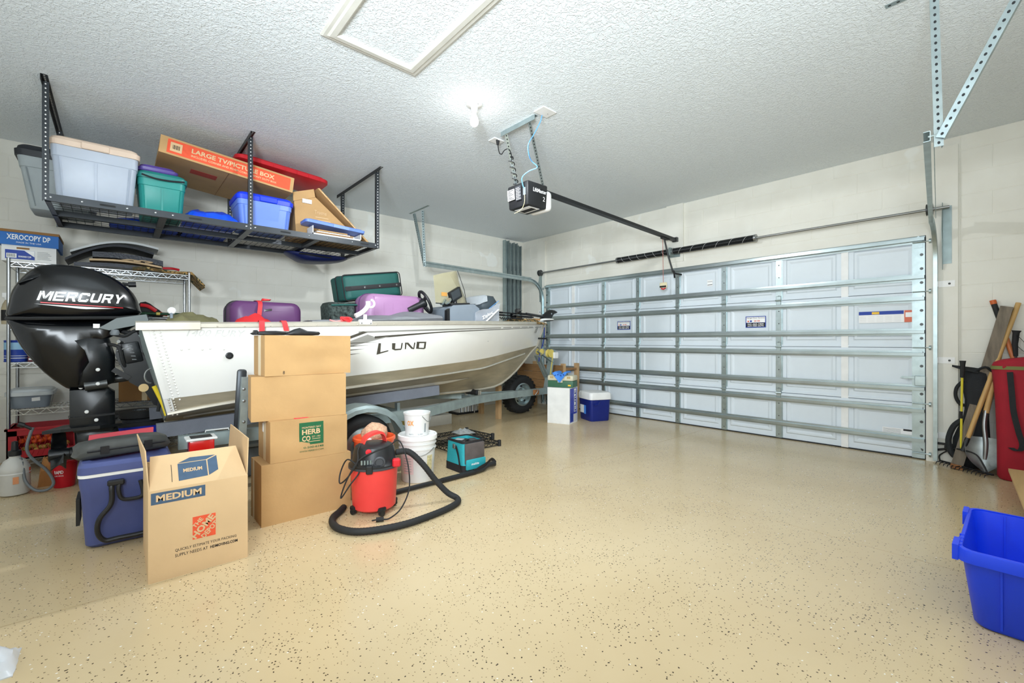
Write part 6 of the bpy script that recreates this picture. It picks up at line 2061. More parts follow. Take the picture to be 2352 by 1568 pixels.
# spare tire
spt = thing('spare_tire', 'knobby black spare tire with a galvanised rim leaning in the corner', 'tire', (1.0, 4.63, 0))
A_ = AX
prof_ = [(0.165, -0.085), (0.215, -0.105), (0.265, -0.095), (0.288, -0.06), (0.292, 0.0), (0.288, 0.06), (0.265, 0.095), (0.215, 0.105), (0.165, 0.085), (0.165, -0.085)]
MB().lathe(prof_, (1.0, 4.63, 0.2925), 40, A_, caps=False).build('tire', 'black_rubber', spt, smooth=50)
for k in range(28):
    a = 2 * PI * k / 28
    for sx in (-0.045, 0.045):
        MB().ob((1.0 + sx, 4.63 + 0.288 * math.cos(a), 0.2925 + 0.288 * math.sin(a)), (0.07, 0.03, 0.012), RX(math.degrees(a) - 90) if True else None).build('tread_block', 'black_rubber', spt, smooth=0) if math.sin(a) > -0.93 else None
rim = MB().lathe([(0.168, -0.08), (0.168, 0.075), (0.175, 0.09), (0.16, 0.095), (0.15, 0.06), (0.135, 0.035), (0.10, 0.05), (0.075, 0.02), (0.001, 0.02)], (1.0, 4.63, 0.2925), 32, A_, caps=False).build('rim', 'galv', spt, smooth=40)
for k in range(5):
    a = 2 * PI * k / 5 + 0.3
    MB().lathe([(0.02, 0), (0.02, 0.003), (0.001, 0.003)], (1.042, 4.63 + 0.118 * math.cos(a), 0.2925 + 0.118 * math.sin(a)), 10, A_).build('rim_hole', 'hole', rim)
    MB().lathe([(0.009, 0), (0.009, 0.003), (0.001, 0.003)], (1.022, 4.63 + 0.055 * math.cos(a), 0.2925 + 0.055 * math.sin(a)), 8, A_).build('rim_hole', 'hole', rim)

# white carton with tackle box and blue cloth, blue cooler
ang = math.degrees(math.atan2(4.474 - 4.368, 2.158 - 1.853))
wbx = thing('white_carton', 'tall white carton with blue printed side by the garage door', 'box', (1.93, 4.55, 0))
Mw = RZ(ang)
wc_ = Vector((2.158, 4.474, 0)) + Mw @ Vector((-0.16, 0.145, 0.24))
MB().ob(wc_, (0.32, 0.29, 0.48), Mw).build('carton', 'white_paint', wbx, smooth=0)
f_ = frame(Vector((2.158, 4.474, 0)), Mw @ Vector((0, 1, 0)), (0, 0, 1))
mat('violet_blue', (70, 82, 184), 0.5, var=0.2, scale=14)
v_ = patch(f_, 0.02, 0.27, 0.02, 0.47, 'violet_blue', wbx, 'printed_side')
patch(f_, 0.03, 0.12, 0.03, 0.14, 'ink_blue', v_, 'print_block', t=0.0014)
patch(f_, 0.14, 0.26, 0.02, 0.12, 'offwhite_plastic', v_, 'print_block', t=0.0014)
patch(f_, 0.16, 0.24, 0.15, 0.46, 'ink_white', v_, 'print_block', t=0.0014)
text('PURE', lambda x, y, z=0.0: f_(0.24 - y, 0.16 + x, z), 0.0, 0.28, 0.01, 0.07, 'ink_blue', v_, bold=0.02, lift=0.003)
tk = thing('tackle_box', 'green and cream tackle box on the white carton', 'tackle box', wc_ + Vector((0, 0, 0.241)))
Mt = RZ(ang + 4)
tc_ = wc_ + Vector((0, 0, 0.241))
MB().rb(tc_ + Vector((0, 0, 0.045)), (0.36, 0.20, 0.09), 0.01, 2, Mt).build('box_base', mat('tackle_green', (62, 106, 82), 0.5), tk)
MB().rb(tc_ + Vector((0, 0, 0.125)), (0.37, 0.21, 0.075), 0.022, 2, Mt).build('box_lid', mat('tackle_cream', (214, 208, 182), 0.5), tk)
MB().rb(tc_ + Mt @ Vector((0.0, -0.105, 0.09)), (0.07, 0.018, 0.05), 0.004, 1, Mt).build('latch', 'tackle_cream', tk)
for sx in (-0.12, 0.12):
    MB().ob(tc_ + Mt @ Vector((sx, -0.1055, 0.135)), (0.05, 0.002, 0.028), Mt).build('emblem', 'anode_gold', tk, smooth=0)
MB().ob(tc_ + Mt @ Vector((0.13, -0.101, 0.03)), (0.04, 0.002, 0.02), Mt).build('label_patch', 'label_yellow', tk, smooth=0)
MB().tube([tc_ + Mt @ Vector(p) for p in ((-0.07, 0, 0.165), (-0.06, 0, 0.185), (0.06, 0, 0.185), (0.07, 0, 0.165))], 0.007, 6).build('carry_handle', 'tackle_green', tk)
bc_ = thing('blue_rag', 'bright blue cloth draped over the tackle box', 'cloth', tc_ + Vector((0, 0, 0.16)))
m = MB()
mat('rag_blue', (72, 140, 230), 0.7, bump=0.3, bscale=20)
q0 = tc_ + Vector((0, 0, 0.168))


def rag(a, b):
    u = a - 0.5
    x = u * 0.20
    if b < 0.5:
        z = 0.022 + 0.02 * math.sin(a * 9)
        y = 0.06 - 0.35 * b
    else:
        k = (b - 0.5) * 2
        y = -0.115 - 0.02 * k
        z = 0.022 + 0.02 * math.sin(a * 9) * (1 - k) - 0.13 * k * max(0.0, 1 - abs(u) * 2)
    return q0 + Mt @ Vector((x, y, z))


m.grid(16, 12, rag, thick=(0, 0.0, 0.006))
m.build('draped_cloth', 'rag_blue', bc_, smooth=50)
mk_ = mat('rag_print', (24, 56, 130), 0.7)
for k in range(4):
    c_ = q0 + Mt @ Vector((-0.06 + 0.04 * k, -0.139, -0.005 + 0.012 * (k % 2)))
    MB().ob(c_, (0.022, 0.003, 0.010), Mt @ RY(25 * (k - 1.5))).build('printed_motif', 'rag_print', bc_, smooth=0)
bcl = thing('blue_cooler', 'navy cooler with a white lid in front of the garage door', 'cooler', (2.04, 5.02, 0))
ang2 = math.degrees(math.atan2(4.807 - 4.944, 2.24 - 1.902))
Mc = RZ(ang2)
cc_ = Vector((2.225, 4.83, 0)) + Mc @ Vector((-0.18, 0.165, 0))
rings = []
for z, s_ in ((0.001, 0.90), (0.015, 0.93), (0.30, 1.0)):
    rings.append([cc_ + Mc @ Vector((a, b, z)) for a, b in rrect(0.175 * s_, 0.16 * s_, 0.04, 4)])
MB().loft(rings).build('cooler_body', mat('cooler_navy', (18, 36, 118), 0.35), bcl, smooth=40)
rings = []
for z, g in ((0.295, 0.004), (0.30, 0.012), (0.37, 0.012), (0.395, 0.0), (0.40, -0.03)):
    rings.append([cc_ + Mc @ Vector((a, b, z)) for a, b in rrect(0.175 + g, 0.16 + g, 0.045, 4)])
MB().loft(rings).build('cooler_lid', 'white_plastic', bcl, smooth=35)
f_ = frame(cc_ + Mc @ Vector((-0.12, -0.157, 0.10)), Mc @ Vector((1, 0, 0)), (0, 0, 1))
s0 = patch(lambda x, y, z=0.0: f_(x, y, z + 0.003 + 0.008 * 0), 0, 0.15, 0, 0.11, 'ink_white', bcl, 'label', t=0.002)
patch(lambda x, y, z=0.0: f_(x, y, z + 0.003), 0.11, 0.16, -0.01, 0.11, 'rag_blue', s0, 'label_band', t=0.003)
MB().tube([cc_ + Mc @ Vector(p) for p in ((0.185, -0.02, 0.28), (0.20, -0.06, 0.23), (0.20, -0.12, 0.23))], 0.008, 6).build('handle', 'cooler_navy', bcl)

# ================================================================ LOAD IN THE BOAT
ZB = 1.106
mat('olive', (116, 112, 78), 0.85, bump=0.3, bscale=25)
blob(1.70, 2.30, 0.20, 0.62, ZB, 1.30, 0.25, 1.2, 22, 22, 2.2).build('olive_cloth', 'olive', smooth=40, label='olive green cloth heaped inside the stern of the boat', cat='cloth')
sl = thing('stern_light', 'clear stern light with a round white cap inside the boat transom', 'lamp', (2.0, 0.292, ZB))
MB().cyl((2.06, 0.285, ZB + 0.19), (2.06, 0.285, ZB + 0.20), 0.012, 10).cyl((2.06, 0.285, ZB), (2.06, 0.285, ZB + 0.205), 0.010, 10).build('stem', 'clear_smoke', sl)
MB().lathe([(0.001, -0.012), (0.02, -0.010), (0.026, 0.0), (0.02, 0.010), (0.001, 0.012)], (2.06, 0.287, ZB + 0.215), 18, AX).build('cap', 'white_plastic', sl)


def suitcase(name, label, x, y0, y1, z0, z1, depth, mtl, trim_, tilt=0.0, ribs=0, soft=False):
    t_ = thing(name, label, 'suitcase', (x, (y0 + y1) / 2, z0))
    cy_, cz_ = (y0 + y1) / 2, (z0 + z1) / 2
    Mt_ = RX(tilt)

    def fn(u, v, w):
        p = Mt_ @ Vector((w, u, v))
        return (x + p.x, cy_ + p.y, cz_ + p.z)
    hy, hz = (y1 - y0) / 2, (z1 - z0) / 2
    ol = rrect(hy, hz, min(hz * (0.45 if not soft else 0.2), 0.09), 5)
    MB().pillow(ol, fn, depth, 6, 4 if not soft else 6, 0.2).build('shell', mtl, t_, smooth=60)
    # zip band round the middle
    MB().tube([Vector(fn(a * 1.004, b * 1.004, 0.0)) for a, b in ol], 0.008, 6, closed=True).build('zip_band', trim_, t_)
    for k in range(ribs):
        u = -hy * 0.75 + 1.5 * hy * k / max(1, ribs - 1)
        MB().tube([Vector(fn(u, v, depth / 2 - 0.004 - 0.02 * (abs(v) / hz) ** 6)) for v in [hz * 0.86 * (i / 6 - 1) for i in range(13)]], 0.006, 6).build('shell_rib', mtl, t_)
    return t_, fn, hy, hz


mat('purple_case', (94, 54, 100), 0.4, var=0.04)
mat('mauve_case', (162, 120, 160), 0.4, var=0.04)
mat('green_case', (30, 86, 80), 0.6, var=0.08, bump=0.1, bscale=120)
s1, fn1, h1, v1 = suitcase('hard_suitcase', 'deep purple hard suitcase tied with a red strap behind the box stack', 1.75, 0.665, 1.205, ZB, 1.435, 0.42, 'purple_case', 'ink_black')
MB().tube(smoothpath([fn1(-0.19, 0.09, 0.2), fn1(-0.14, 0.075, 0.205), fn1(0.14, 0.085, 0.205), fn1(0.17, 0.10, 0.2)], 4), 0.005, 6).build('shell_crease', 'purple_case', s1)
MB().pillow([(-0.035, 0.075), (0.03, 0.085), (0.03, 0.105), (-0.035, 0.095)], lambda u, v, w: fn1(u, v, 0.205 + w), 0.016, 2, 3, 0.4).build('side_handle', 'dark_steel', s1)
s2, fn2, h2, v2 = suitcase('hard_suitcase', 'mauve ribbed hard suitcase under the green suitcase', 1.86, 1.75, 2.385, ZB, 1.565, 0.34, 'mauve_case', 'purple_case', ribs=6)
s3, fn3, h3, v3 = suitcase('soft_suitcase', 'dark green soft suitcase tilted on top of the mauve suitcase', 1.55, 1.645, 2.265, 1.545, 1.795, 0.36, 'green_case', 'ink_black', tilt=9, soft=True)
MB().pillow(rrect(h3 * 0.97, 0.022, 0.01, 2), lambda u, v, w: fn3(u, v - 0.01, 0.183 + w), 0.008, 2, 4, 0.2).build('zip_pocket', 'ink_black', s3)
for u in (-0.10, 0.06, 0.25):
    MB().lathe([(0.012, 0), (0.01, 0.006), (0.001, 0.007)], fn3(u, -0.01, 0.187), 10, AX).build('rivet_ring', 'chrome', s3)
MB().tube([Vector(fn3(a, b, 0.17)) for a, b in rrect(h3, v3, 0.03, 3)], 0.006, 6, closed=True).build('piping', 'ink_black', s3)
mat('floral', (60, 70, 66), 0.8, var=0.9, scale=45)
fb = thing('tapestry_bag', 'dark floral tapestry bag beneath the green suitcase', 'bag', (1.66, 1.60, ZB))
MB().pillow([(1.50, ZB), (1.48, 1.44), (1.50, 1.475), (1.74, 1.485), (1.745, ZB)], lambda u, v, w: (1.68 + w, u, v), 0.30, 4, 5, 0.2).build('bag_body', 'floral', fb, smooth=50)
MB().tube([(1.84, 1.49, 1.44), (1.845, 1.62, 1.45), (1.84, 1.735, 1.455)], 0.008, 6).build('bag_zip', 'green_case', fb)
mat('red_cloth', (200, 40, 44), 0.8, bump=0.3, bscale=40)
blob(2.02, 2.33, 0.60, 0.96, ZB, 1.27, 0.3, 4.4, 18, 18, 2.0).build('red_cloth', 'red_cloth', smooth=35, label='red mesh cloth heaped at the foot of the deep purple suitcase', cat='cloth')
mat('strap_red', (236, 58, 62), 0.6)
rs = thing('tie_strap', 'bright red tie strap over the purple suitcase and the gunwale', 'strap', (2.2, 0.95, 1.2))


def ribbon(pts, w, wd, n=5):
    P = smoothpath(pts, n)
    wv = Vector(wd).normalized() * w / 2
    return MB().add([q for p in P for q in (p - wv, p + wv)], [(2 * i, 2 * i + 2, 2 * i + 3, 2 * i + 1) for i in range(len(P) - 1)])


def solid(m, t):
    n = len(m.v)
    t = Vector(t)
    m.v += [p + t for p in m.v]
    m.f += [tuple(i + n for i in reversed(f)) for f in m.f]
    m.mi = [0] * len(m.f)
    return m


solid(ribbon([(1.60, 0.90, 1.445), (1.78, 0.885, 1.448), (1.95, 0.875, 1.42), (1.985, 0.865, 1.35), (1.995, 0.85, 1.22)], 0.032, (0, 1, 0.1)), (0.002, 0, 0.002)).build('strap_web', 'strap_red', rs, smooth=50)
solid(ribbon([(1.995, 0.85, 1.22), (2.2, 0.82, 1.21), (2.37, 0.79, 1.246), (2.427, 0.785, 1.246), (2.432, 0.785, 1.17)], 0.036, (0, 1, 0)), (0.002, 0, 0.002)).build('strap_web', 'strap_red', rs, smooth=50)
solid(ribbon([(1.995, 0.90, 1.20), (2.2, 0.93, 1.21), (2.37, 0.93, 1.248), (2.427, 0.935, 1.249), (2.432, 0.95, 1.18)], 0.036, (0, 1, 0)), (0.002, 0, 0.002)).build('strap_web', 'strap_red', rs, smooth=50)
MB().pillow([(0.93, 1.45), (1.0, 1.458), (1.01, 1.47), (0.94, 1.475)], lambda u, v, w: (1.72 + w, u, v), 0.06, 2, 3, 0.4).build('strap_knot', 'strap_red', rs, smooth=50)
# red bundled ribbon at the gunwale
rr_ = thing('ribbon_bundle', 'bundle of red ribbon tied to the gunwale beside the white rod holder', 'ribbon', (2.40, 1.42, 1.23))
random.seed(5)
for k in range(4):
    a0 = k * 1.3
    pts = [Vector((2.405 + 0.012 * math.cos(a0 + 3 * t), 1.415 + 0.045 * math.cos(2 * PI * t + a0), 1.278 + 0.022 * math.sin(2 * PI * t + a0 * 0.5))) for t in [i / 14 for i in range(15)]]
    MB().tube(pts, 0.006, 6).build('ribbon_loop', 'strap_red', rr_)
MB().tube(smoothpath([(2.40, 1.28, 1.275), (2.40, 1.33, 1.265), (2.405, 1.38, 1.275)], 4), 0.006, 6).build('ribbon_tail', mat('ribbon_pale', (242, 150, 150), 0.6), rr_)
# grey cover over the side
cvr = MB()
mat('cover_grey', (120, 122, 126), 0.7, bump=0.2, bscale=30)


def cvf(a, b):
    y = 1.16 + 1.215 * a
    top = 1.272 + 0.02 * a + (0.10 * a ** 0.8 if True else 0) + 0.006 * math.sin(a * 17)
    gz = 1.252 + 0.045 * a
    if b < 0.25:
        k = b / 0.25
        return (2.36 - 0.012 * math.sin(a * 12), y, gz + 0.012 + (top - gz) * 0.35 * k * (0.1 + a))
    k = (b - 0.25) / 0.75
    return (2.355 - 0.36 * k, y, gz + 0.012 + (top - gz) * (0.35 + 0.65 * math.sin(k * PI / 2)) * (0.1 + 0.9 * min(1, a * 1.4)) + 0.008 * math.sin(a * 21 + k * 4))


cvr.grid(40, 12, cvf, thick=(0, 0, -0.006))
cvr.build('boat_cover', 'cover_grey', smooth=50, label='grey fabric boat cover folded along the near gunwale', cat='cover')
# white rod holder
rh = thing('rod_holder', 'white plastic rod holder clamped to the gunwale', 'rod holder', (2.40, 1.56, 1.23))
MB().rb((2.405, 1.575, 1.265), (0.05, 0.11, 0.045), 0.008, 2).build('clamp', 'white_plastic', rh)
for yy in (1.535, 1.615):
    MB().lathe([(0.007, 0), (0.006, 0.003), (0.001, 0.004)], (2.43, yy, 1.255), 8, AX).build('screw', 'steel', rh)
MB().cyl((2.405, 1.575, 1.28), (2.405, 1.575, 1.33), 0.016, 12).build('pivot', 'white_plastic', rh)
MB().tube(smoothpath([(2.405, 1.49, 1.315), (2.405, 1.53, 1.335), (2.405, 1.575, 1.37), (2.405, 1.60, 1.41), (2.405, 1.60, 1.445)], 4), [0.02] * 8 + [0.02] * 9, 10).build('cradle', 'white_plastic', rh)
MB().tube([Vector((2.405, 1.625 + 0.032 * math.cos(R(a)), 1.425 + 0.032 * math.sin(R(a)))) for a in range(-150, 91, 20)], 0.010, 8).build('hook', 'white_plastic', rh)
# clear zip bag
zb = thing('zip_bag', 'clear zip bag leaning on the boat console', 'bag', (2.24, 3.03, ZB))
mat('zip_plastic', (210, 216, 226), 0.15, alpha=0.6, trans=0.3)
MB().grid(9, 9, lambda a, b: (2.21 + 0.05 * b + 0.012 * math.sin(a * 7 + b * 5), 2.86 + 0.33 * a, 1.28 + 0.24 * b * (0.55 + 0.45 * a) + 0.01 * math.sin(a * 9)), thick=(0.012, 0, 0)).build('bag_film', 'zip_plastic', zb, smooth=50)
MB().bar((2.285, 2.98, 1.32), (2.285, 3.15, 1.455), 0.004, 0.03, up=(1, 0, 0)).build('white_tube', 'white_plastic', zb)
f_ = frame((2.292, 2.93, 1.325), (0, 0.8, 0.4), (0, -0.4, 0.8))
text('Ziploc', f_, 0.0, 0.16, 0.0, 0.045, 'ink_white', zb, bold=0.02)
MB().bar((2.24, 3.05, 1.46), (2.24, 3.19, 1.555), 0.004, 0.006, up=(1, 0, 0)).build('zip_strip', 'blue_wire', zb)
# fishing rods and bow gear
random.seed(21)
cork = mat('cork', (196, 150, 96), 0.8)
rods = [((1.92, 3.22, 1.455), (1.66, 4.30, 1.47), 'dark fishing rod lying uppermost across the bow', 0.62),
        ((1.95, 3.25, 1.425), (1.70, 4.25, 1.43), 'dark fishing rod just below the uppermost one on the bow', 0.5),
        ((1.98, 3.55, 1.385), (1.62, 4.50, 1.405), 'cork-handled fishing rod lying lowest across the bow', 0.45)]
for i, (a, b, lb, k) in enumerate(rods):
    a, b = Vector(a), Vector(b)
    t_ = thing('fishing_rod', lb, 'fishing rod', (a + b) / 2 - Vector((0, 0, 0.03)))
    MB().tube([a, a.lerp(b, 0.5), b], [0.006, 0.008, 0.010], 8).build('blank', 'ink_black', t_)
    MB().cyl(a.lerp(b, 0.72), a.lerp(b, 0.96), 0.015, 12).build('grip', 'cork' if i == 2 else 'black_rubber', t_)
    MB().cyl(a.lerp(b, 0.15), a.lerp(b, 0.34), 0.012, 12).build('fore_grip', 'black_rubber', t_)
    c_ = a.lerp(b, k)
    rl_ = MB().lathe([(0.001, -0.03), (0.03, -0.03), (0.035, -0.022), (0.02, -0.018), (0.02, 0.018), (0.035, 0.022), (0.03, 0.03), (0.001, 0.03)], c_ + Vector((0.03, 0, 0.03 - 0.03 * i)), 16, AY).build('reel', ('dark_steel', 'black_gloss', 'anode_gold')[i], t_)
    MB().tube([c_ + Vector((0.05, -0.03, 0.03 - 0.03 * i)), c_ + Vector((0.08, -0.03, 0.04 - 0.03 * i)), c_ + Vector((0.085, 0.02, 0.035 - 0.03 * i))], 0.006, 6).build('reel_handle', 'steel', rl_)
    MB().bar(a.lerp(b, k), c_ + Vector((0.03, 0, 0.02 - 0.03 * i)), 0.012, 0.02).build('reel_seat', 'steel', t_)
nt_ = MB().tube([Vector((1.98 - 0.25 * t, 3.42 + 0.42 * t, 1.382 + 0.012 * math.sin(t * 40))) for t in [i / 60 for i in range(61)]], 0.005, 6)
nt_.build('coiled_cable', 'black_rubber', smooth=60, label='wavy black coiled cable lying along the gunwale below the rods', cat='cable')
lf = thing('camouflage_net', 'olive and brown net heaped under the rods on the bow', 'net', (1.72, 4.05, 1.11))
b_ = blob(1.55, 1.92, 3.75, 4.3, 1.33, 1.395, 0.5, 9.9, 20, 20, 2.0)
b_.build('net_heap', 'camo', lf, smooth=20)
MB().bx(1.50, 1.68, 3.80, 4.05, 1.106, 1.331).build('net_box', 'boat_carpet', lf, smooth=0)
bp = MB()
bp.prism([(BC + x, y, 1.372) for x, y in ((0.16, 4.28), (0.0, 4.585), (-0.16, 4.28))], (0, 0, 0.014))
bp.build('bow_plate', 'white_plastic', boat, smooth=0)
tm = thing('trolling_motor', 'black folded trolling motor pedal and shaft on the bow', 'trolling motor', (BC, 4.55, 1.386))
MB().cyl((1.72, 4.10, 1.47), (1.58, 4.62, 1.45), 0.018, 12).build('shaft', 'black_plastic', tm)
MB().pillow(sm2([(4.50, 1.40), (4.56, 1.46), (4.63, 1.52), (4.70, 1.56), (4.78, 1.555), (4.84, 1.53), (4.80, 1.515), (4.755, 1.50), (4.70, 1.43), (4.66, 1.40)], 2), lambda u, v, w: (1.58 + w, u, v), 0.10, 3, 2.5, 0.3).build('mount_arm', 'black_plastic', tm, smooth=50)
MB().lathe([(0.012, 0), (0.012, 0.006), (0.001, 0.008)], (1.63, 4.68, 1.50), 10, AX).build('pivot_pin', 'chrome', tm)
MB().pillow(sm2([(4.42, 1.39), (4.55, 1.40), (4.66, 1.405), (4.70, 1.42), (4.60, 1.43), (4.45, 1.42)], 2), lambda u, v, w: (1.66 + w, u, v), 0.07, 3, 2.5, 0.4).build('prop_blade', 'white_plastic', tm, smooth=50)
MB().pillow(sm2([(4.60, 1.39), (4.72, 1.395), (4.78, 1.41), (4.72, 1.43), (4.62, 1.42)], 2), lambda u, v, w: (1.57 + w, u, v), 0.07, 3, 2.5, 0.4).build('foot_pedal', 'black_plastic', tm, smooth=50)

# ================================================================ STACK OF CARTONS
def carton(name, label, x0, x1, y0, y1, z0, z1, mtl='cardboard', rz=0.0, group='stacked cartons beside the boat', dent=0.0):
    t_ = thing(name, label, 'box', ((x0 + x1) / 2, (y0 + y1) / 2, z0), group)
    c_ = Vector(((x0 + x1) / 2, (y0 + y1) / 2, (z0 + z1) / 2))
    M_ = RZ(rz)
    d = (x1 - x0, y1 - y0, z1 - z0)
    bm = bmesh.new()
    bmesh.ops.create_cube(bm, size=1)
    bmesh.ops.subdivide_edges(bm, edges=list(bm.edges), cuts=7, use_grid_fill=True)
    m = MB()
    bm.verts.index_update()
    vs = []
    for v in bm.verts:
        p = v.co.copy()
        n_ = mnoise.noise(Vector((p.x * 2.0 + z0 * 7, p.y * 2.5, p.z * 2.5 + z0)))
        k = (1 - abs(p.y * 2) ** 8) * (1 - abs(p.z * 2) ** 8)
        off = Vector((1, 0, 0)) * (n_ * dent * k) if p.x > 0.49 else Vector((0, 0, 0))
        q = Vector((p.x * d[0], p.y * d[1], p.z * d[2])) + off
        vs.append(c_ + M_ @ q)
    m.add(vs, [tuple(v.index for v in f.verts) for f in bm.faces])
    bm.free()
    m.build('carton_body', mtl, t_, smooth=30)
    fr = frame(c_ + M_ @ Vector((d[0] / 2, -d[1] / 2, -d[2] / 2)), M_ @ Vector((0, 1, 0)), (0, 0, 1))
    fl_ = frame(c_ + M_ @ Vector((-d[0] / 2, -d[1] / 2, -d[2] / 2)), M_ @ Vector((1, 0, 0)), (0, 0, 1))
    return t_, fr, fl_, d


s_, fr, fl_, d = carton('cardboard_box', 'plain brown carton at the bottom of the stack', 2.86, 3.13, 0.632, 1.165, 0.0, 0.365, dent=0.006)
patch(fl_, 0.05, 0.09, 0.0, d[2], 'tape', s_, 'tape_strip')
s_, fr, fl_, d = carton('cardboard_box', 'brown carton with a green square logo, second from the bottom', 2.83, 3.125, 0.68, 1.142, 0.366, 0.617, dent=0.010)
fr0 = fr
fr = lambda x, y, z=0.0: fr0(x - 0.037, y, z)
g_ = patch(fr, 0.20, 0.345, 0.085, 0.225, 'ink_green', s_, 'green_logo', t=0.004)
fr2 = lambda x, y, z=0.0: fr(x, y, z + 0.0048)
text('MONTEREY BAY', fr2, 0.215, 0.33, 0.188, 0.2, 'cardboard_pale', g_, bold=0.01)
text('HERB', fr2, 0.215, 0.325, 0.150, 0.182, 'cardboard_pale', g_, bold=0.03)
text('CO', fr2, 0.215, 0.265, 0.108, 0.142, 'cardboard_pale', g_, bold=0.03)
text('EST. 1981', fr2, 0.275, 0.325, 0.127, 0.138, 'cardboard_pale', g_)
patch(fr2, 0.275, 0.325, 0.117, 0.120, 'cardboard_pale', g_, 'logo_rule')
patch(fr2, 0.25, 0.325, 0.102, 0.105, 'cardboard_pale', g_, 'logo_rule')
text('800-500-6148', fr, 0.20, 0.345, 0.062, 0.075, 'ink_green', s_, bold=0.01, lift=0.006)
text('WWW.HERBCO.COM', fr, 0.20, 0.345, 0.042, 0.052, 'ink_green', s_, lift=0.006)
patch(fl_, 0.13, 0.19, 0.0, d[2], 'tape', s_, 'tape_strip')
patch(fl_, 0.11, 0.14, 0.17, 0.225, 'paper_white', s_, 'white_label', t=0.0016)
s_, fr, fl_, d = carton('cardboard_box', 'plain brown carton, third from the bottom of the stack', 2.88, 3.10, 0.602, 1.147, 0.618, 0.888, rz=-7, dent=0.006)
MB().tube([(3.06, 0.80, 0.6195), (3.104, 0.83, 0.6185), (3.10, 0.93, 0.6185)], 0.004, 6).build('torn_tape', 'strap_red', s_)
s_, fr, fl_, d = carton('cardboard_box', 'dented brown carton on top of the stack', 2.83, 3.09, 0.655, 1.178, 0.889, 1.138, rz=1.0, dent=0.016)
patch(fl_, 0.11, 0.17, 0.0, d[2], 'tape', s_, 'tape_strip')
text('8', fr, 0.10, 0.11, 0.01, 0.03, 'ink_black', s_, lift=0.004)
# black handle tools lying on the stack
lp = thing('loppers_handle', 'black plastic tool handles lying on the top carton', 'tool', (2.98, 0.75, 1.1385))
MB().pillow(sm2([(0.62, 1.141), (0.63, 1.16), (0.75, 1.168), (0.86, 1.155), (0.80, 1.141)], 2), lambda u, v, w: (2.95 + w, u, v), 0.05, 3, 2.5, 0.4).build('handle', 'black_plastic', lp, smooth=50)
MB().pillow(sm2([(0.80, 1.141), (0.82, 1.165), (0.88, 1.188), (0.93, 1.168), (1.0, 1.165), (1.0, 1.142), (0.9, 1.139)], 2), lambda u, v, w: (3.0 + w, u, v), 0.04, 3, 2.5, 0.4).build('handle', 'black_plastic', lp, smooth=50)
MB().rb((2.96, 0.635, 1.155), (0.05, 0.02, 0.03), 0.004, 1).build('strap_ratchet', 'black_metal', lp)

# ================================================================ OPEN MOVING BOX
hb = thing('moving_box', 'large open moving box with blue and orange print in the foreground', 'box', (3.215, 0.298, 0))
HX_0, HX_1, HY_0, HY_1, HZ = 2.95, 3.48, 0.10, 0.495, 0.42
mat('kraft_pale', (210, 178, 136), 0.8, var=0.05, scale=4, bump=0.08, bscale=30)
T_ = 0.006
MB().bx(HX_0, HX_1, HY_0, HY_1, 0.0, T_).build('bottom_panel', 'kraft_pale', hb, smooth=0)
MB().bx(HX_1 - T_, HX_1, HY_0, HY_1, T_, HZ).build('front_wall', 'kraft_pale', hb, smooth=0)
MB().bx(HX_0, HX_0 + T_, HY_0, HY_1, T_, HZ + 0.02).build('rear_wall', 'kraft_pale', hb, smooth=0)
MB().bx(HX_0 + T_, HX_1 - T_, HY_0, HY_0 + T_, T_, HZ).build('side_wall', 'kraft_pale', hb, smooth=0)
MB().bx(HX_0 + T_, HX_1 - T_, HY_1 - T_, HY_1, T_, HZ).build('side_wall', 'kraft_pale', hb, smooth=0)


def flap(pts, off, name='flap'):
    return MB().prism(pts, off).build(name, 'kraft_pale', hb, smooth=0)


flap([(HX_1, HY_0 + 0.004, HZ), (HX_1, HY_1 - 0.004, HZ), (HX_1 - 0.135, HY_1 - 0.03, HZ + 0.13), (HX_1 - 0.135, HY_0 + 0.012, HZ + 0.13)], (-0.005, 0, -0.004), 'front_flap')
flap([(HX_1 - 0.004, HY_0, HZ), (HX_0 + 0.004, HY_0, HZ), (HX_0 + 0.015, HY_0 - 0.028, HZ + 0.185), (HX_1 - 0.004, HY_0 - 0.012, HZ + 0.185)], (0, 0.005, 0), 'side_flap')
flap([(HX_1 - 0.004, HY_1, HZ), (HX_0 + 0.004, HY_1, HZ), (HX_0 + 0.015, HY_1 + 0.012, HZ + 0.185), (HX_1 - 0.004, HY_1 + 0.006, HZ + 0.185)], (0, -0.005, 0), 'side_flap')
flap([(HX_0, HY_0 + 0.004, HZ + 0.02), (HX_0, HY_1 - 0.004, HZ + 0.02), (HX_0 - 0.03, HY_1 - 0.004, HZ - 0.14), (HX_0 - 0.03, HY_0 + 0.004, HZ - 0.14)], (-0.004, 0, 0), 'rear_flap')
# corrugated rear edge
MB().tube([(HX_0 + 0.003, HY_0 + (HY_1 - HY_0) * k / 60, HZ + 0.0205 + 0.002 * (k % 2)) for k in range(61)], 0.003, 4).build('corrugated_edge', 'cardboard_pale', hb)
f_ = frame((HX_1, HY_0, 0), (0, 1, 0), (0, 0, 1))
b1 = patch(f_, 0.01, 0.215, 0.355, 0.408, 'ink_navy', hb, 'blue_band')
text('MEDIUM', f_, 0.028, 0.20, 0.366, 0.397, 'kraft_pale', b1, bold=0.035, lift=0.0016)
o1 = patch(f_, 0.165, 0.257, 0.155, 0.262, 'ink_orange', hb, 'orange_square')


def diag(cx_, cy_, a):
    ca, sa = math.cos(R(a)), math.sin(R(a))
    return lambda x, y, z=0.0: f_(cx_ + x * ca - y * sa, cy_ + x * sa + y * ca, z)


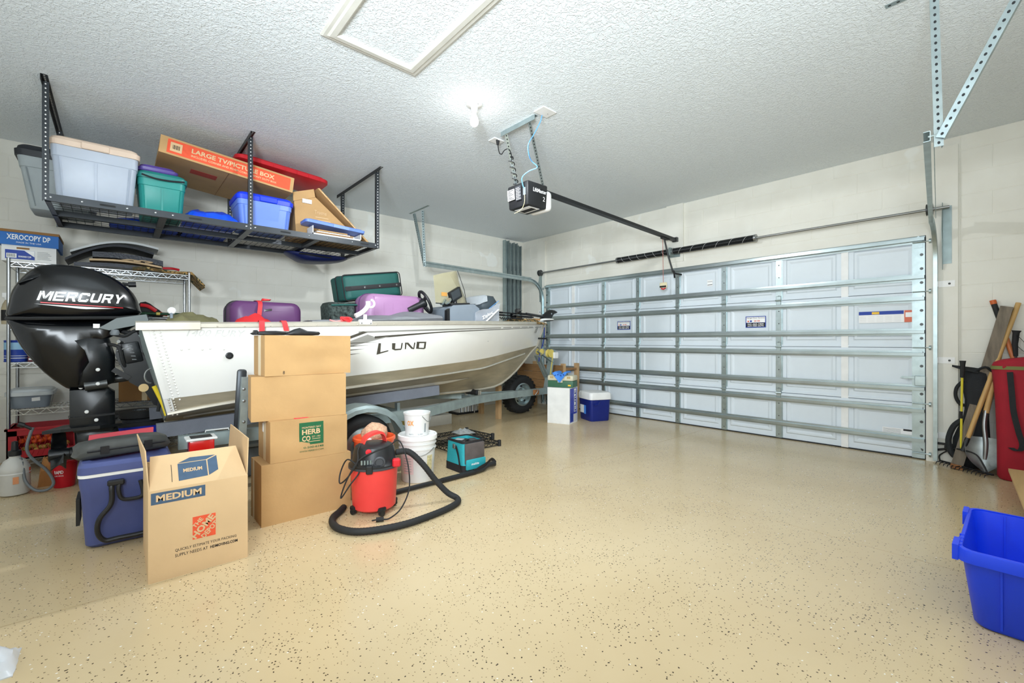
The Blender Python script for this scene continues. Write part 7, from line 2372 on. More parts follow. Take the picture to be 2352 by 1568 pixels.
dg = diag(0.211, 0.2085, 47)
text('THE', dg, -0.026, 0.024, 0.026, 0.044, 'kraft_pale', o1, bold=0.03, lift=0.0018)
text('HOME', dg, -0.062, 0.058, -0.012, 0.020, 'kraft_pale', o1, bold=0.04, lift=0.0018)
text('DEPOT', dg, -0.042, 0.042, -0.042, -0.018, 'kraft_pale', o1, bold=0.03, lift=0.0018)
text('QUICKLY ESTIMATE YOUR PACKING', f_, 0.098, 0.345, 0.116, 0.131, 'ink_black', hb)
text('SUPPLY NEEDS AT', f_, 0.098, 0.225, 0.093, 0.107, 'ink_black', hb)
text('HDMOVING.COM', f_, 0.235, 0.35, 0.093, 0.107, 'ink_black', hb, bold=0.03)
ff = frame((HX_1, HY_0 + 0.004, HZ), (0, 1, 0), (-0.135, 0, 0.13))
p1 = poly(ff, [(0.11, 0.03), (0.225, 0.035), (0.225, 0.125), (0.11, 0.125)], 'ink_navy', hb, 'box_drawing')
poly(ff, [(0.23, 0.036), (0.27, 0.06), (0.27, 0.145), (0.23, 0.125)], 'ink_navy', hb, 'box_drawing')
poly(ff, [(0.112, 0.129), (0.225, 0.129), (0.265, 0.149), (0.16, 0.153)], 'ink_navy', hb, 'box_drawing')
text('MEDIUM', ff, 0.13, 0.205, 0.072, 0.092, 'kraft_pale', p1, bold=0.03, lift=0.0018)
MB().bar(ff(0.085, 0.03, 0.001), ff(0.085, 0.125, 0.001), 0.002, 0.0006).build('dimension_line', 'ink_black', hb, smooth=0)
fs_ = frame((HX_1, HY_0, 0), (-1, 0, 0), (0, 0, 1))
fsn = lambda x, y, z=0.0: fs_(x, y, -z)
patch(lambda x, y, z=0.0: fs_(x, y, z), 0.12, 0.36, 0.12, 0.37, 'ink_orange', hb, 'orange_panel')
patch(lambda x, y, z=0.0: fs_(x, y, z), 0.30, 0.48, 0.355, 0.405, 'ink_navy', hb, 'blue_band')
patch(lambda x, y, z=0.0: fs_(x, y, z), 0.06, 0.30, 0.06, 0.09, 'ink_navy', hb, 'blue_band')
ffl = frame((HX_1 - 0.004, HY_0, HZ), (-1, 0, 0), (0, -0.02, 0.185))
patch(lambda x, y, z=0.0: ffl(x, y, z), 0.22, 0.40, 0.05, 0.13, 'ink_navy', hb, 'blue_band')

# ================================================================ NAVY COOLER
cl = thing('large_cooler', 'large dusty navy cooler with a black bail handle on the floor', 'cooler', (2.62, 0.03, 0))
mat('cooler_dusty', (74, 84, 136), 0.5, var=0.12, scale=5)
cyc, cxc = 0.035, 2.615
rings = []
for z, sx, sy in ((0.004, 0.215, 0.155), (0.02, 0.23, 0.168), (0.30, 0.25, 0.185), (0.355, 0.262, 0.192), (0.385, 0.262, 0.192)):
    rings.append([Vector((cxc + a, cyc + b, z)) for a, b in rrect(sx, sy, 0.04, 4)])
MB().loft(rings).build('cooler_body', 'cooler_dusty', cl, smooth=35)
rings = []
for z, g in ((0.386, 0.004), (0.402, 0.004)):
    rings.append([Vector((cxc + a, cyc + b, z)) for a, b in rrect(0.262 + g, 0.192 + g, 0.04, 4)])
MB().loft(rings).build('white_seal', 'white_plastic', cl, smooth=35)
rings = []
for z, g in ((0.403, 0.006), (0.44, 0.004), (0.46, -0.012), (0.462, -0.04), (0.455, -0.05)):
    rings.append([Vector((cxc + a, cyc + b, z)) for a, b in rrect(0.262 + g, 0.192 + g, 0.045, 4)])
MB().loft(rings).build('cooler_lid', 'cooler_dusty', cl, smooth=35)
XH = 2.895
hp = [(XH - 0.02, -0.025, 0.345), (XH, -0.028, 0.33), (XH + 0.006, -0.03, 0.24), (XH + 0.004, -0.075, 0.17), (XH - 0.002, -0.082, 0.10), (XH - 0.006, -0.055, 0.05), (XH - 0.004, 0.0, 0.048), (XH - 0.002, 0.12, 0.05), (XH, 0.16, 0.09), (XH + 0.004, 0.16, 0.17), (XH + 0.006, 0.12, 0.24), (XH, 0.115, 0.33)]
MB().tube(smoothpath(hp, 5), 0.012, 10).build('bail_handle', 'black_plastic', cl)
hp = [(XH, 0.005, 0.345), (XH + 0.006, 0.0, 0.31), (XH + 0.006, 0.012, 0.26), (XH + 0.006, 0.05, 0.248), (XH + 0.006, 0.10, 0.26), (XH, 0.09, 0.34)]
MB().tube(smoothpath(hp, 5), 0.010, 10).build('inner_handle', 'black_plastic', cl)
MB().rb((XH - 0.004, -0.01, 0.347), (0.035, 0.07, 0.028), 0.006, 1).build('handle_bracket', 'black_plastic', cl)
MB().bx(2.60, 2.78, -0.17, -0.155, 0.12, 0.26).build('side_handle', 'black_plastic', cl, smooth=0)
hc = thing('tool_case', 'worn dark grey hard case lying on the navy cooler', 'tool case', (2.62, 0.03, 0.4625))
Mh = RZ(12)
ol = sm2([(-0.20, 0.0), (-0.21, 0.04), (-0.19, 0.085), (0.0, 0.095), (0.16, 0.088), (0.20, 0.05), (0.195, 0.005), (0.0, 0.0)], 2)
MB().pillow(ol, lambda u, v, w: Vector((2.69, 0.025, 0.464)) + Mh @ Vector((w, u, v)), 0.15, 5, 3, 0.35).build('case_shell', mat('case_grey', (66, 68, 66), 0.5, var=0.25, scale=12), hc, smooth=55)
MB().tube([Vector((2.69, 0.025, 0.464)) + Mh @ Vector((0.077, u, 0.045)) for u in (-0.17, 0.0, 0.17)], 0.005, 6).build('case_seam', 'ink_black', hc)
for u in (-0.10, 0.09):
    MB().ob(Vector((2.69, 0.025, 0.464)) + Mh @ Vector((0.078, u, 0.045)), (0.014, 0.035, 0.04), Mh).build('case_latch', 'black_plastic', hc, smooth=0)
rc_ = thing('red_case', 'flat red package behind the hard case on the navy cooler', 'package', (2.50, 0.02, 0.4625))
MB().prism([(2.46, -0.14, 0.4635), (2.46, 0.16, 0.4635), (2.46, 0.165, 0.56), (2.46, -0.13, 0.548)], (0.03, 0, 0)).build('package_body', mat('dusty_red', (204, 74, 84), 0.5), rc_, smooth=0)
MB().prism([(2.491, -0.05, 0.51), (2.491, 0.06, 0.525), (2.491, 0.07, 0.53), (2.491, 0.0, 0.525)], (0.001, 0, 0)).build('print_mark', 'ink_white', rc_, smooth=0)

# ================================================================ SHOP VACUUM
vc = thing('shop_vacuum', 'red and black wet-dry vacuum on the floor in front of the box stack', 'vacuum', (3.30, 1.254, 0))
VX, VY = 3.30, 1.254
mat('vac_red', (226, 66, 62), 0.38, var=0.05)
MB().lathe([(0.001, 0.03), (0.125, 0.03), (0.135, 0.04), (0.148, 0.29), (0.150, 0.30), (0.001, 0.30)], (VX, VY, 0), 36).build('drum', 'vac_red', vc, smooth=40)
for a in (20, 110, 200, 290):
    ca, sa = math.cos(R(a - 25)), math.sin(R(a - 25))
    cs = MB().lathe([(0.001, -0.012), (0.018, -0.012), (0.02, 0), (0.018, 0.012), (0.001, 0.012)], (VX + 0.135 * ca, VY + 0.135 * sa, 0.02), 14, RZ(a) @ AX)
    cs.rb((VX + 0.125 * ca, VY + 0.125 * sa, 0.042), (0.05, 0.05, 0.03), 0.01, 2, RZ(a))
    cs.build('caster', 'black_plastic', vc)
MB().lathe([(0.148, 0.292), (0.158, 0.296), (0.160, 0.315), (0.152, 0.322), (0.14, 0.33), (0.135, 0.345), (0.128, 0.40), (0.118, 0.425), (0.09, 0.44), (0.001, 0.442)], (VX, VY, 0), 36).build('motor_head', 'black_plastic', vc, smooth=40)
MB().lathe([(0.149, 0.29), (0.161, 0.293), (0.161, 0.306), (0.149, 0.31)], (VX, VY, 0), 36, caps=False).build('rim_band', 'opener_grey', vc, smooth=40)
hd = [(VX - 0.02, VY - 0.075, 0.43), (VX - 0.01, VY - 0.06, 0.475), (VX, VY - 0.02, 0.50), (VX, VY + 0.03, 0.505), (VX, VY + 0.06, 0.485), (VX, VY + 0.075, 0.43)]
rings = []
for p in smoothpath(hd, 4):
    p = Vector(p)
    t = 0.03
    rings.append([p + Vector((t, 0, -0.008)), p + Vector((t, 0, 0.008)), p + Vector((-t, 0, 0.008)), p + Vector((-t, 0, -0.008))])
MB().loft(rings).build('carry_handle', 'vac_red', vc, smooth=40)
vd = Vector((0.912, -0.411, 0))
vs_ = Vector((0.411, 0.912, 0))
q = Vector((VX, VY, 0)) + vd * 0.13 + vs_ * 0.03
Mv = Matrix((vs_, Vector((0, 0, 1)), vd)).transposed()
MB().lathe([(0.001, 0.0), (0.036, 0.0), (0.036, 0.016), (0.026, 0.02), (0.022, 0.012), (0.001, 0.012)], q + Vector((0, 0, 0.345)), 20, Mv).build('exhaust_port', 'opener_grey', vc)
MB().lathe([(0.012, 0), (0.018, 0.012), (0.001, 0.014)], Vector((VX, VY, 0.41)) + vd * 0.118 - vs_ * 0.035, 14, Mv).build('switch', 'red_plastic', vc)
MB().rb(Vector((VX, VY, 0.305)) + vd * 0.155 - vs_ * 0.03, (0.04, 0.05, 0.03), 0.005, 1, Mv).build('latch', 'black_plastic', vc)
MB().rb(Vector((VX, VY, 0.325)) + vd * 0.10 + vs_ * 0.135, (0.05, 0.05, 0.05), 0.008, 1, Mv).build('latch', 'red_plastic', vc)
for k in range(4):
    MB().cyl(Vector((VX, VY, 0.335)) + vd * 0.135 + vs_ * (-0.075 + 0.018 * k), Vector((VX, VY, 0.36)) + vd * 0.14 + vs_ * (-0.075 + 0.018 * k), 0.006, 8).build('terminal_stud', 'galv_dull', vc)
# hose: from the head over the floor in a loop round the drum
hs = [(3.33, 1.39, 0.36), (3.36, 1.47, 0.355), (3.40, 1.55, 0.27), (3.44, 1.63, 0.15), (3.48, 1.70, 0.06), (3.53, 1.745, 0.024), (3.60, 1.70, 0.022), (3.65, 1.58, 0.022), (3.68, 1.42, 0.022), (3.69, 1.27, 0.022), (3.66, 1.12, 0.022), (3.60, 1.01, 0.022), (3.50, 0.955, 0.022), (3.40, 0.952, 0.022), (3.31, 0.985, 0.022), (3.24, 1.05, 0.022), (3.18, 1.10, 0.022)]
P = smoothpath(hs, 14)
rad = [0.0195 + (0.0015 if i % 2 else 0.0) for i in range(len(P))]
MB().tube(P, rad, 10).build('hose', 'black_rubber', vc, smooth=80)
wd = thing('vacuum_wand', 'long black vacuum extension wand on the floor beside the white bucket', 'vacuum wand', (3.1, 1.9, 0))
MB().cyl((3.13, 1.44, 0.02), (3.12, 1.90, 0.02), 0.0175, 14).build('tube_section', 'black_plastic', wd)
MB().cyl((3.12, 1.885, 0.02), (3.11, 2.21, 0.02), 0.0195, 14).build('tube_section', 'black_plastic', wd)
MB().tube([(3.11, 2.20, 0.022), (3.10, 2.30, 0.024), (3.07, 2.38, 0.04), (3.055, 2.46, 0.035)], [0.02, 0.018, 0.02, 0.026], 12).build('crevice_nozzle', 'black_plastic', wd)
# power cord
cd = [(3.28, 1.18, 0.44), (3.36, 1.12, 0.42), (3.40, 1.10, 0.36), (3.36, 1.06, 0.27), (3.30, 1.03, 0.22), (3.26, 1.05, 0.28), (3.30, 1.08, 0.36), (3.38, 1.12, 0.30), (3.38, 1.06, 0.22), (3.34, 1.02, 0.14), (3.36, 1.05, 0.25), (3.40, 1.11, 0.37), (3.42, 1.20, 0.41), (3.42, 1.30, 0.435), (3.38, 1.38, 0.45), (3.42, 1.40, 0.40), (3.49, 1.40, 0.28), (3.53, 1.38, 0.16), (3.54, 1.32, 0.06), (3.53, 1.25, 0.015), (3.52, 1.21, 0.015)]
MB().tube(smoothpath(cd, 6), 0.0045, 6).build('power_cord', 'black_rubber', vc)
MB().cyl((3.52, 1.215, 0.016), (3.50, 1.175, 0.016), 0.014, 10).cyl((3.50, 1.175, 0.016), (3.495, 1.15, 0.016), 0.004, 6).build('plug', 'black_rubber', vc)

# ================================================================ BUCKETS
ob_ = thing('orange_bucket', 'orange bucket holding a sponge behind the vacuum', 'bucket', (2.93, 1.40, 0))
OBX, OBY = 2.94, 1.415
mat('bucket_orange', (236, 92, 46), 0.4)
MB().lathe([(0.001, 0), (0.115, 0), (0.118, 0.01), (0.142, 0.375), (0.152, 0.38), (0.152, 0.398), (0.144, 0.405), (0.136, 0.395), (0.112, 0.02), (0.001, 0.02)], (OBX, OBY, 0.001), 30).build('bucket_body', 'bucket_orange', ob_, smooth=40)
MB().lathe([(0.12, 0.08), (0.124, 0.14), (0.121, 0.14)], (OBX, OBY, 0), 24, caps=False).build('inner_wall', 'white_plastic', ob_)
sg_ = thing('sponge', 'large tan speckled sponge sticking out of the orange bucket', 'sponge', (OBX, OBY, 0.3))
bm = bmesh.new()
bmesh.ops.create_icosphere(bm, subdivisions=3, radius=1)
bm.verts.index_update()
m = MB()
m.add([Vector((OBX, OBY + 0.005, 0.425)) + Vector((v.co.x * 0.075, v.co.y * 0.095, v.co.z * 0.075)) * (1 + 0.18 * mnoise.noise(v.co * 2.2)) for v in bm.verts], [tuple(v.index for v in f.verts) for f in bm.faces])
bm.free()
m.build('sponge_block', mat('sponge_tan', (208, 166, 136), 0.9, var=0.25, scale=60, bump=0.5, bscale=120), sg_, smooth=60)
MB().prism([(OBX + 0.02, OBY - 0.11, 0.30), (OBX + 0.05, OBY - 0.04, 0.30), (OBX + 0.05, OBY - 0.045, 0.41), (OBX + 0.02, OBY - 0.10, 0.39)], (0.004, 0, 0)).build('paper_slip', 'paper_white', sg_, smooth=0)
wbk = thing('white_bucket', 'tall white bucket with a lid beside the vacuum', 'bucket', (2.90, 1.80, 0))
BX_, BY_ = 2.895, 1.80
MB().lathe([(0.001, 0), (0.122, 0), (0.125, 0.008), (0.138, 0.25), (0.147, 0.252), (0.147, 0.262), (0.139, 0.265), (0.14, 0.29), (0.149, 0.292), (0.149, 0.30), (0.141, 0.303), (0.142, 0.335), (0.001, 0.335)], (BX_, BY_, 0.001), 36).build('bucket_body', 'offwhite_plastic', wbk, smooth=40)
MB().lathe([(0.145, 0.325), (0.155, 0.328), (0.155, 0.36), (0.148, 0.366), (0.14, 0.362), (0.137, 0.352), (0.001, 0.352)], (BX_, BY_, 0), 36).build('bucket_lid', 'white_plastic', wbk, smooth=40)
f_ = lambda x, y, z=0.0: Vector((BX_ + (0.1258 + 0.053 * y + z) * math.cos(x / 0.13 - 0.45), BY_ + (0.1258 + 0.053 * y + z) * math.sin(x / 0.13 - 0.45), y))


def cpatch(fn, x0, x1, y0, y1, mtl, par, name, lift=0.001):
    MB().grid(9, 2, lambda a, b: fn(x0 + (x1 - x0) * a, y0 + (y1 - y0) * b, lift), thick=(0.0006, 0, 0)).build(name, mtl, par, smooth=40)


cpatch(f_, -0.13, -0.04, 0.07, 0.22, mat('pink_label', (226, 200, 200), 0.6), wbk, 'paper_label')
for k in range(6):
    cpatch(f_, -0.12, -0.055, 0.09 + 0.02 * k, 0.094 + 0.02 * k, 'tote_grey', wbk, 'label_line', 0.002)
cpatch(f_, 0.065, 0.115, 0.08, 0.21, mat('stain_ochre', (206, 196, 150), 0.7, var=0.3, scale=40), wbk, 'dried_stain')
MB().tube([f_(x, 0.265 - 0.05 * math.sin((x + 0.12) / 0.24 * PI), 0.012) for x in [-0.12 + 0.024 * k for k in range(11)]], 0.0028, 6).build('wire_bail', 'steel', wbk)
sbk = thing('small_pail', 'small white pail with orange lettering on the lid of the tall bucket', 'pail', (BX_, BY_, 0.3665))
SBX, SBY, SBZ = BX_ - 0.01, BY_ + 0.0, 0.3535
MB().lathe([(0.001, 0), (0.088, 0), (0.09, 0.006), (0.102, 0.165), (0.107, 0.168), (0.107, 0.182), (0.1, 0.182), (0.088, 0.01), (0.001, 0.01)], (SBX, SBY, SBZ), 32).build('pail_body', 'offwhite_plastic', sbk, smooth=40)
f_ = lambda x, y, z=0.0: Vector((SBX + (0.0895 + 0.075 * y + z) * math.cos(x / 0.095 - 0.45), SBY + (0.0895 + 0.075 * y + z) * math.sin(x / 0.095 - 0.45), SBZ + y))
mat('dx_orange', (236, 158, 78), 0.6)
text('OX', f_, -0.085, -0.03, 0.085, 0.125, 'dx_orange', sbk, bold=0.04, lift=0.0015)
text('PARTS', f_, -0.075, -0.035, 0.012, 0.022, 'grey_plastic', sbk, lift=0.0015)
text('SURE', f_, 0.0, 0.04, 0.012, 0.022, 'grey_plastic', sbk, lift=0.0015)
cpatch(f_, 0.055, 0.07, 0.03, 0.10, 'tote_grey', sbk, 'scale_mark')
MB().tube([f_(x, 0.16 - 0.05 * math.sin((x - 0.03) / 0.12 * PI), 0.01) for x in [0.03 + 0.012 * k for k in range(11)]], 0.0025, 6).build('wire_bail', 'steel', sbk)

# ================================================================ TOOL BAG
tb = thing('tool_bag', 'open teal and black tool bag on the floor', 'tool bag', (2.92, 2.26, 0))
mat('bag_teal', (44, 160, 170), 0.7, bump=0.2, bscale=60)
mat('bag_black', (38, 36, 38), 0.8, bump=0.2, bscale=60)
mat('bag_grey', (92, 84, 82), 0.85, var=0.2, scale=8, bump=0.2, bscale=60)
TX0, TX1, TY0, TY1 = 2.77, 3.045, 2.14, 2.38
hgt = 0.265


def shell(z0, z1, mtl, name, g0=0.0, g1=0.0, th=0.008, cap=False):
    def ring(z, g):
        return [Vector(((TX0 + TX1) / 2 + a, (TY0 + TY1) / 2 + b, z)) for a, b in rrect((TX1 - TX0) / 2 + g, (TY1 - TY0) / 2 + g, 0.03, 3)]
    MB().loft([ring(z0, g0), ring(z1, g1), ring(z1, g1 - th), ring(z0 + 0.006, g0 - th)], caps=cap, ends=not cap).build(name, mtl, tb, smooth=40)


shell(0.0, 0.065, 'bag_black', 'rubber_base', 0.0, 0.0, cap=True)
shell(0.055, hgt - 0.012, 'bag_teal', 'bag_wall', -0.002, -0.012)
shell(hgt - 0.02, hgt, 'bag_black', 'rim_piping', -0.008, -0.008)
MB().rb((TX1 - 0.004, (TY0 + TY1) / 2, 0.16), (0.02, 0.20, 0.17), 0.008, 2).build('grey_pocket', 'bag_grey', tb)
MB().rb((TX1 + 0.006, (TY0 + TY1) / 2 + 0.005, 0.07), (0.022, 0.20, 0.085), 0.008, 2).build('teal_pocket', 'bag_teal', tb)
f_ = frame((TX1 + 0.018, TY0 + 0.05, 0.065), (0, 1, 0), (0, 0, 1))
text('makita', f_, 0.02, 0.10, 0.0, 0.02, 'ink_white', tb, shear=0.2, bold=0.02)
MB().rb((2.87, 2.24, 0.225), (0.12, 0.10, 0.05), 0.012, 2, RZ(30)).build('charger', 'black_plastic', tb)
MB().rb((2.95, 2.31, 0.23), (0.10, 0.07, 0.05), 0.012, 2, RZ(-20)).build('battery', 'opener_grey', tb)
MB().rb((2.88, 2.22, 0.253), (0.07, 0.05, 0.008), 0.003, 1, RZ(30)).build('charger_label', 'tote_grey', tb)
MB().bx(TX0 + 0.02, TX1 - 0.02, TY0 + 0.02, TY1 - 0.02, 0.19, 0.2).build('tool_layer', 'bag_black', tb, smooth=0)
solid(ribbon([(2.95, 2.13, 0.215), (2.99, 2.125, 0.15), (3.02, 2.12, 0.07), (3.06, 2.11, 0.015), (3.10, 2.16, 0.012), (3.115, 2.26, 0.05), (3.08, 2.36, 0.06), (3.02, 2.43, 0.055), (2.98, 2.50, 0.05), (2.99, 2.53, 0.008), (2.96, 2.45, 0.006)], 0.03, (0.3, 0, 1), 5), (0.003, 0.002, 0)).build('shoulder_strap', 'bag_black', tb, smooth=50)
MB().rb((2.93, 2.126, 0.215), (0.03, 0.014, 0.04), 0.004, 1).build('strap_clip', 'steel', tb)

# ================================================================ STACKED BLACK WIRE SHELVES
for i, (z, x0, y0, rz) in enumerate(((0.012, 2.02, 2.44, 0), (0.075, 1.96, 2.40, 3))):
    t_ = thing('loose_wire_shelf', ('black wire shelf lying flat on the floor under another one', 'upper black wire shelf of the two stacked behind the tool bag')[i], 'wire shelf', (x0 + 0.22, y0 + 0.3, z), 'loose black wire shelves')
    c_ = Vector((x0 + 0.225, y0 + 0.29, 0))
    M_ = RZ(rz)
    q_ = lambda x, y, zz: c_ + M_ @ Vector((x, y, 0)) + Vector((0, 0, zz))
    m = MB()
    for sx in (-0.22, 0.22):
        for zz in (0, 0.035):
            m.bar(q_(sx, -0.28, z + zz), q_(sx, 0.28, z + zz), 0.007, 0.007)
        for k in range(16):
            a, b = -0.28 + 0.56 * k / 16, -0.28 + 0.56 * (k + 1) / 16
            m.bar(q_(sx, a, z + (0 if k % 2 else 0.035)), q_(sx, b, z + (0.035 if k % 2 else 0)), 0.005, 0.005)
    for sy in (-0.28, 0.28):
        for zz in (0, 0.035):
            m.bar(q_(-0.22, sy, z + zz), q_(0.22, sy, z + zz), 0.007, 0.007)
        for k in range(12):
            a, b = -0.22 + 0.44 * k / 12, -0.22 + 0.44 * (k + 1) / 12
            m.bar(q_(a, sy, z + (0 if k % 2 else 0.035)), q_(b, sy, z + (0.035 if k % 2 else 0)), 0.005, 0.005)
    m.build('edge_truss', 'black_metal', t_, smooth=0)
    m = MB()
    for k in range(1, 22):
        y = -0.28 + 0.56 * k / 22
        m.bar(q_(-0.22, y, z + 0.038), q_(0.22, y, z + 0.038), 0.004, 0.004)
    m.build('deck_wires', 'black_metal', t_, smooth=0)
    for sx in (-0.22, 0.22):
        for sy in (-0.28, 0.28):
            MB().lathe([(0.012, -0.012), (0.02, -0.012), (0.02, 0.05), (0.012, 0.05), (0.012, -0.012)], q_(sx, sy, z), 12, caps=False).build('corner_collar', 'black_plastic', t_)
hb_ = blob(2.03, 2.22, 2.70, 2.88, 0.1165, 0.145, 0.9, 6.1, 16, 16, 2.0)
hb_.build('plastic_wrap', mat('wrap_film', (210, 216, 216), 0.12, alpha=0.35), smooth=25, label='crumpled clear plastic wrap on the black wire shelves', cat='plastic wrap')

# ================================================================ RIGHT-HAND CORNER BY THE DOOR
mat('weathered', (122, 112, 98), 0.85, var=0.25, scale=8, stretch=(5, 5, 0.7), bump=0.3)
mat('ash_wood', (206, 166, 104), 0.5, var=0.1, scale=6, stretch=(5, 5, 0.7))
po = thing('weathered_post', 'grey weathered wooden post leaning against the wall by the garage door', 'post', (5.73, 5.46, 0))
MB().bar((5.73, 5.43, 0.012), (6.02, 5.575, 1.39), 0.075, 0.055, up=(0, -1, 0)).build('timber', 'weathered', po, smooth=0)
MB().bar((5.73, 5.42, 0.004), (5.735, 5.425, 0.04), 0.078, 0.058, up=(0, -1, 0)).build('stained_end', 'rust', po, smooth=0)
rk = thing('bow_rake', 'bow rake with a pale wooden handle and black head on the floor', 'rake', (5.8, 5.4, 0))
a, b = Vector((5.795, 5.40, 0.26)), Vector((6.085, 5.60, 1.42))
MB().tube([a, a.lerp(b, 0.5), b], [0.016, 0.0185, 0.017], 12).build('handle', 'ash_wood', rk)
MB().cyl(a.lerp(b, -0.08), a.lerp(b, 0.02), 0.017, 12).build('ferrule', 'black_metal', rk)
h0, h1 = Vector((5.62, 5.52, 0.035)), Vector((5.95, 5.26, 0.03))
q = a.lerp(b, -0.07)
MB().bar(h0, h1, 0.018, 0.012).build('head_bar', 'black_metal', rk)
MB().tube(smoothpath([q, q.lerp(h0, 0.45) + Vector((0, 0, 0.05)), h0 + Vector((0, 0, 0.05)), h0], 5), 0.006, 8).tube(smoothpath([q, q.lerp(h1, 0.45) + Vector((0, 0, 0.05)), h1.lerp(h0, 0.15) + Vector((0, 0, 0.05)), h1.lerp(h0, 0.1)], 5), 0.006, 8).build('bow_tines', 'black_metal', rk)
for k in range(13):
    p = h0.lerp(h1, (k + 0.5) / 13)
    MB().tube([p, p + Vector((-0.03, -0.045, -0.004)), p + Vector((-0.035, -0.06, -0.024))], [0.005, 0.004, 0.002], 6).build('tine', 'black_metal', rk)
sh = thing('round_shovel', 'round-point steel shovel with a wooden handle standing on its blade', 'shovel', (5.92, 5.40, 0))
def blade(a, b):
    u = (a - 0.5) * 2
    w = 0.115 * (1 - max(0, b - 0.45) ** 2 * 2.6) * (1 if b > 0.1 else 0.9)
    zz = 0.30 - 0.28 * b
    dp = 0.035 * (1 - u * u) - 0.01
    return (5.895 + u * w + 0.01 * b, 5.40 - 0.05 * b + dp, zz + 0.02 * u * u * b)
MB().grid(15, 13, blade, thick=(0, 0.004, 0)).build('blade', mat('shovel_steel', (140, 146, 146), 0.35, 0.7, var=0.3, scale=10), sh, smooth=60)
MB().tube(smoothpath([(5.90, 5.405, 0.12), (5.905, 5.415, 0.25), (5.895, 5.44, 0.40), (5.905, 5.46, 0.52)], 5), 0.017, 12).build('socket', 'steel', sh)
MB().tube([(5.904, 5.46, 0.50), (5.94, 5.50, 0.74), (5.985, 5.56, 1.05)], 0.02, 12).build('handle', 'ash_wood', sh)
og = thing('digging_tool', 'orange-handled tool with a black grip leaning to the left behind the post', 'tool', (6.1, 5.5, 0))
MB().tube([(6.19, 5.45, 0.03), (6.06, 5.545, 0.95), (5.985, 5.59, 1.26)], 0.017, 12).build('handle', mat('orange_wood', (196, 112, 62), 0.45), og)
MB().tube([(5.99, 5.588, 1.245), (5.945, 5.605, 1.425)], 0.019, 12).build('grip', 'black_rubber', og)
MB().tube([(5.9465, 5.604, 1.418), (5.939, 5.606, 1.452)], 0.0205, 12).build('end_cap', mat('orange_cap', (198, 96, 44), 0.5), og)
MB().prism([(6.15, 5.44, 0.002), (6.24, 5.44, 0.002), (6.23, 5.44, 0.10), (6.17, 5.44, 0.10)], (0, 0.02, 0)).build('blade', 'steel', og, smooth=0)
# hiking pack with poles
bp = thing('hiking_pack', 'black hiking backpack slumped by the right door track', 'backpack', (5.80, 5.50, 0))
mat('pack_black', (32, 35, 38), 0.8, bump=0.3, bscale=60)
MB().pillow(sm2([(5.72, 0.02), (5.70, 0.25), (5.76, 0.42), (5.775, 0.60), (5.75, 0.78), (5.78, 0.86), (5.88, 0.87), (5.93, 0.80), (5.92, 0.45), (5.93, 0.10), (5.86, 0.01)], 2), lambda u, v, w: (u, 5.535 + w, v), 0.15, 4, 2.4, 0.45).build('pack_body', 'pack_black', bp, smooth=50)
MB().tube(smoothpath([(5.76, 5.47, 0.42), (5.71, 5.45, 0.36), (5.68, 5.44, 0.24), (5.70, 5.44, 0.13), (5.75, 5.46, 0.08)], 5), 0.022, 8).build('hip_belt', 'pack_black', bp)
MB().tube(smoothpath([(5.77, 5.48, 0.76), (5.73, 5.46, 0.70), (5.725, 5.46, 0.62), (5.75, 5.47, 0.56), (5.78, 5.48, 0.55)], 5), 0.014, 8).build('shoulder_strap', 'pack_black', bp)
MB().prism([(5.70, 5.47, 0.88), (5.74, 5.44, 0.865), (5.86, 5.46, 0.83), (5.84, 5.5, 0.86)], (0, 0, 0.016)).build('top_flap', 'pack_black', bp, smooth=0)
MB().tube(smoothpath([(5.83, 5.47, 0.84), (5.90, 5.45, 0.885), (5.94, 5.47, 0.85)], 4), 0.01, 8).build('lid_strap', 'pack_black', bp)
MB().ob((5.755, 5.435, 0.20), (0.02, 0.008, 0.06), RY(10)).build('orange_tag', 'ink_orange', bp, smooth=0)
for i, (x0, x1) in enumerate(((5.765, 5.775),)):
    tp_ = thing('trekking_pole', 'yellow trekking pole with a black grip strapped to the backpack', 'trekking pole', (5.76, 5.44, 0))
    MB().cyl((5.755, 5.425, 0.01), (5.765, 5.435, 0.80), 0.008, 8).build('shaft', mat('pole_yellow', (220, 206, 60), 0.4), tp_)
    MB().tube([(5.765, 5.435, 0.79), (5.768, 5.436, 0.90), (5.768, 5.436, 0.935)], [0.014, 0.017, 0.022], 10).build('grip', 'black_rubber', tp_)
    MB().cyl((5.757, 5.428, 0.44), (5.758, 5.429, 0.50), 0.012, 8).build('lock', 'black_plastic', tp_)
# red duffel
rd = thing('red_duffel', 'tall red fabric bag with a green band and black strap at the right edge', 'bag', (6.1, 5.30, 0))
mat('duffel_red', (158, 22, 40), 0.75, var=0.08, bump=0.25, bscale=10)
rings = []
for z, k, dx in ((0.004, 0.92, 0.02), (0.03, 1.0, 0.02), (0.30, 0.98, 0.015), (0.55, 0.97, 0.0), (0.80, 0.98, -0.012), (0.90, 0.97, -0.02), (0.955, 0.9, -0.015), (0.975, 0.7, -0.01)):
    rings.append([Vector((6.12 + dx + a * k + 0.006 * math.sin(z * 20 + b * 30), 5.37 + b * k + 0.008 * math.sin(z * 14 + a * 20), z + (0.02 * (a / 0.16) if z > 0.9 else 0))) for a, b in rrect(0.165, 0.12, 0.06, 5)])
MB().loft(rings).build('bag_body', 'duffel_red', rd, smooth=50)
rings = []
for z in (0.878, 0.905):
    rings.append([Vector((6.10 + a * 0.985, 5.37 + b * 0.985, z)) for a, b in rrect(0.168, 0.124, 0.06, 5)])
MB().loft(rings).build('green_band', mat('band_olive', (118, 122, 70), 0.8), rd, smooth=50)
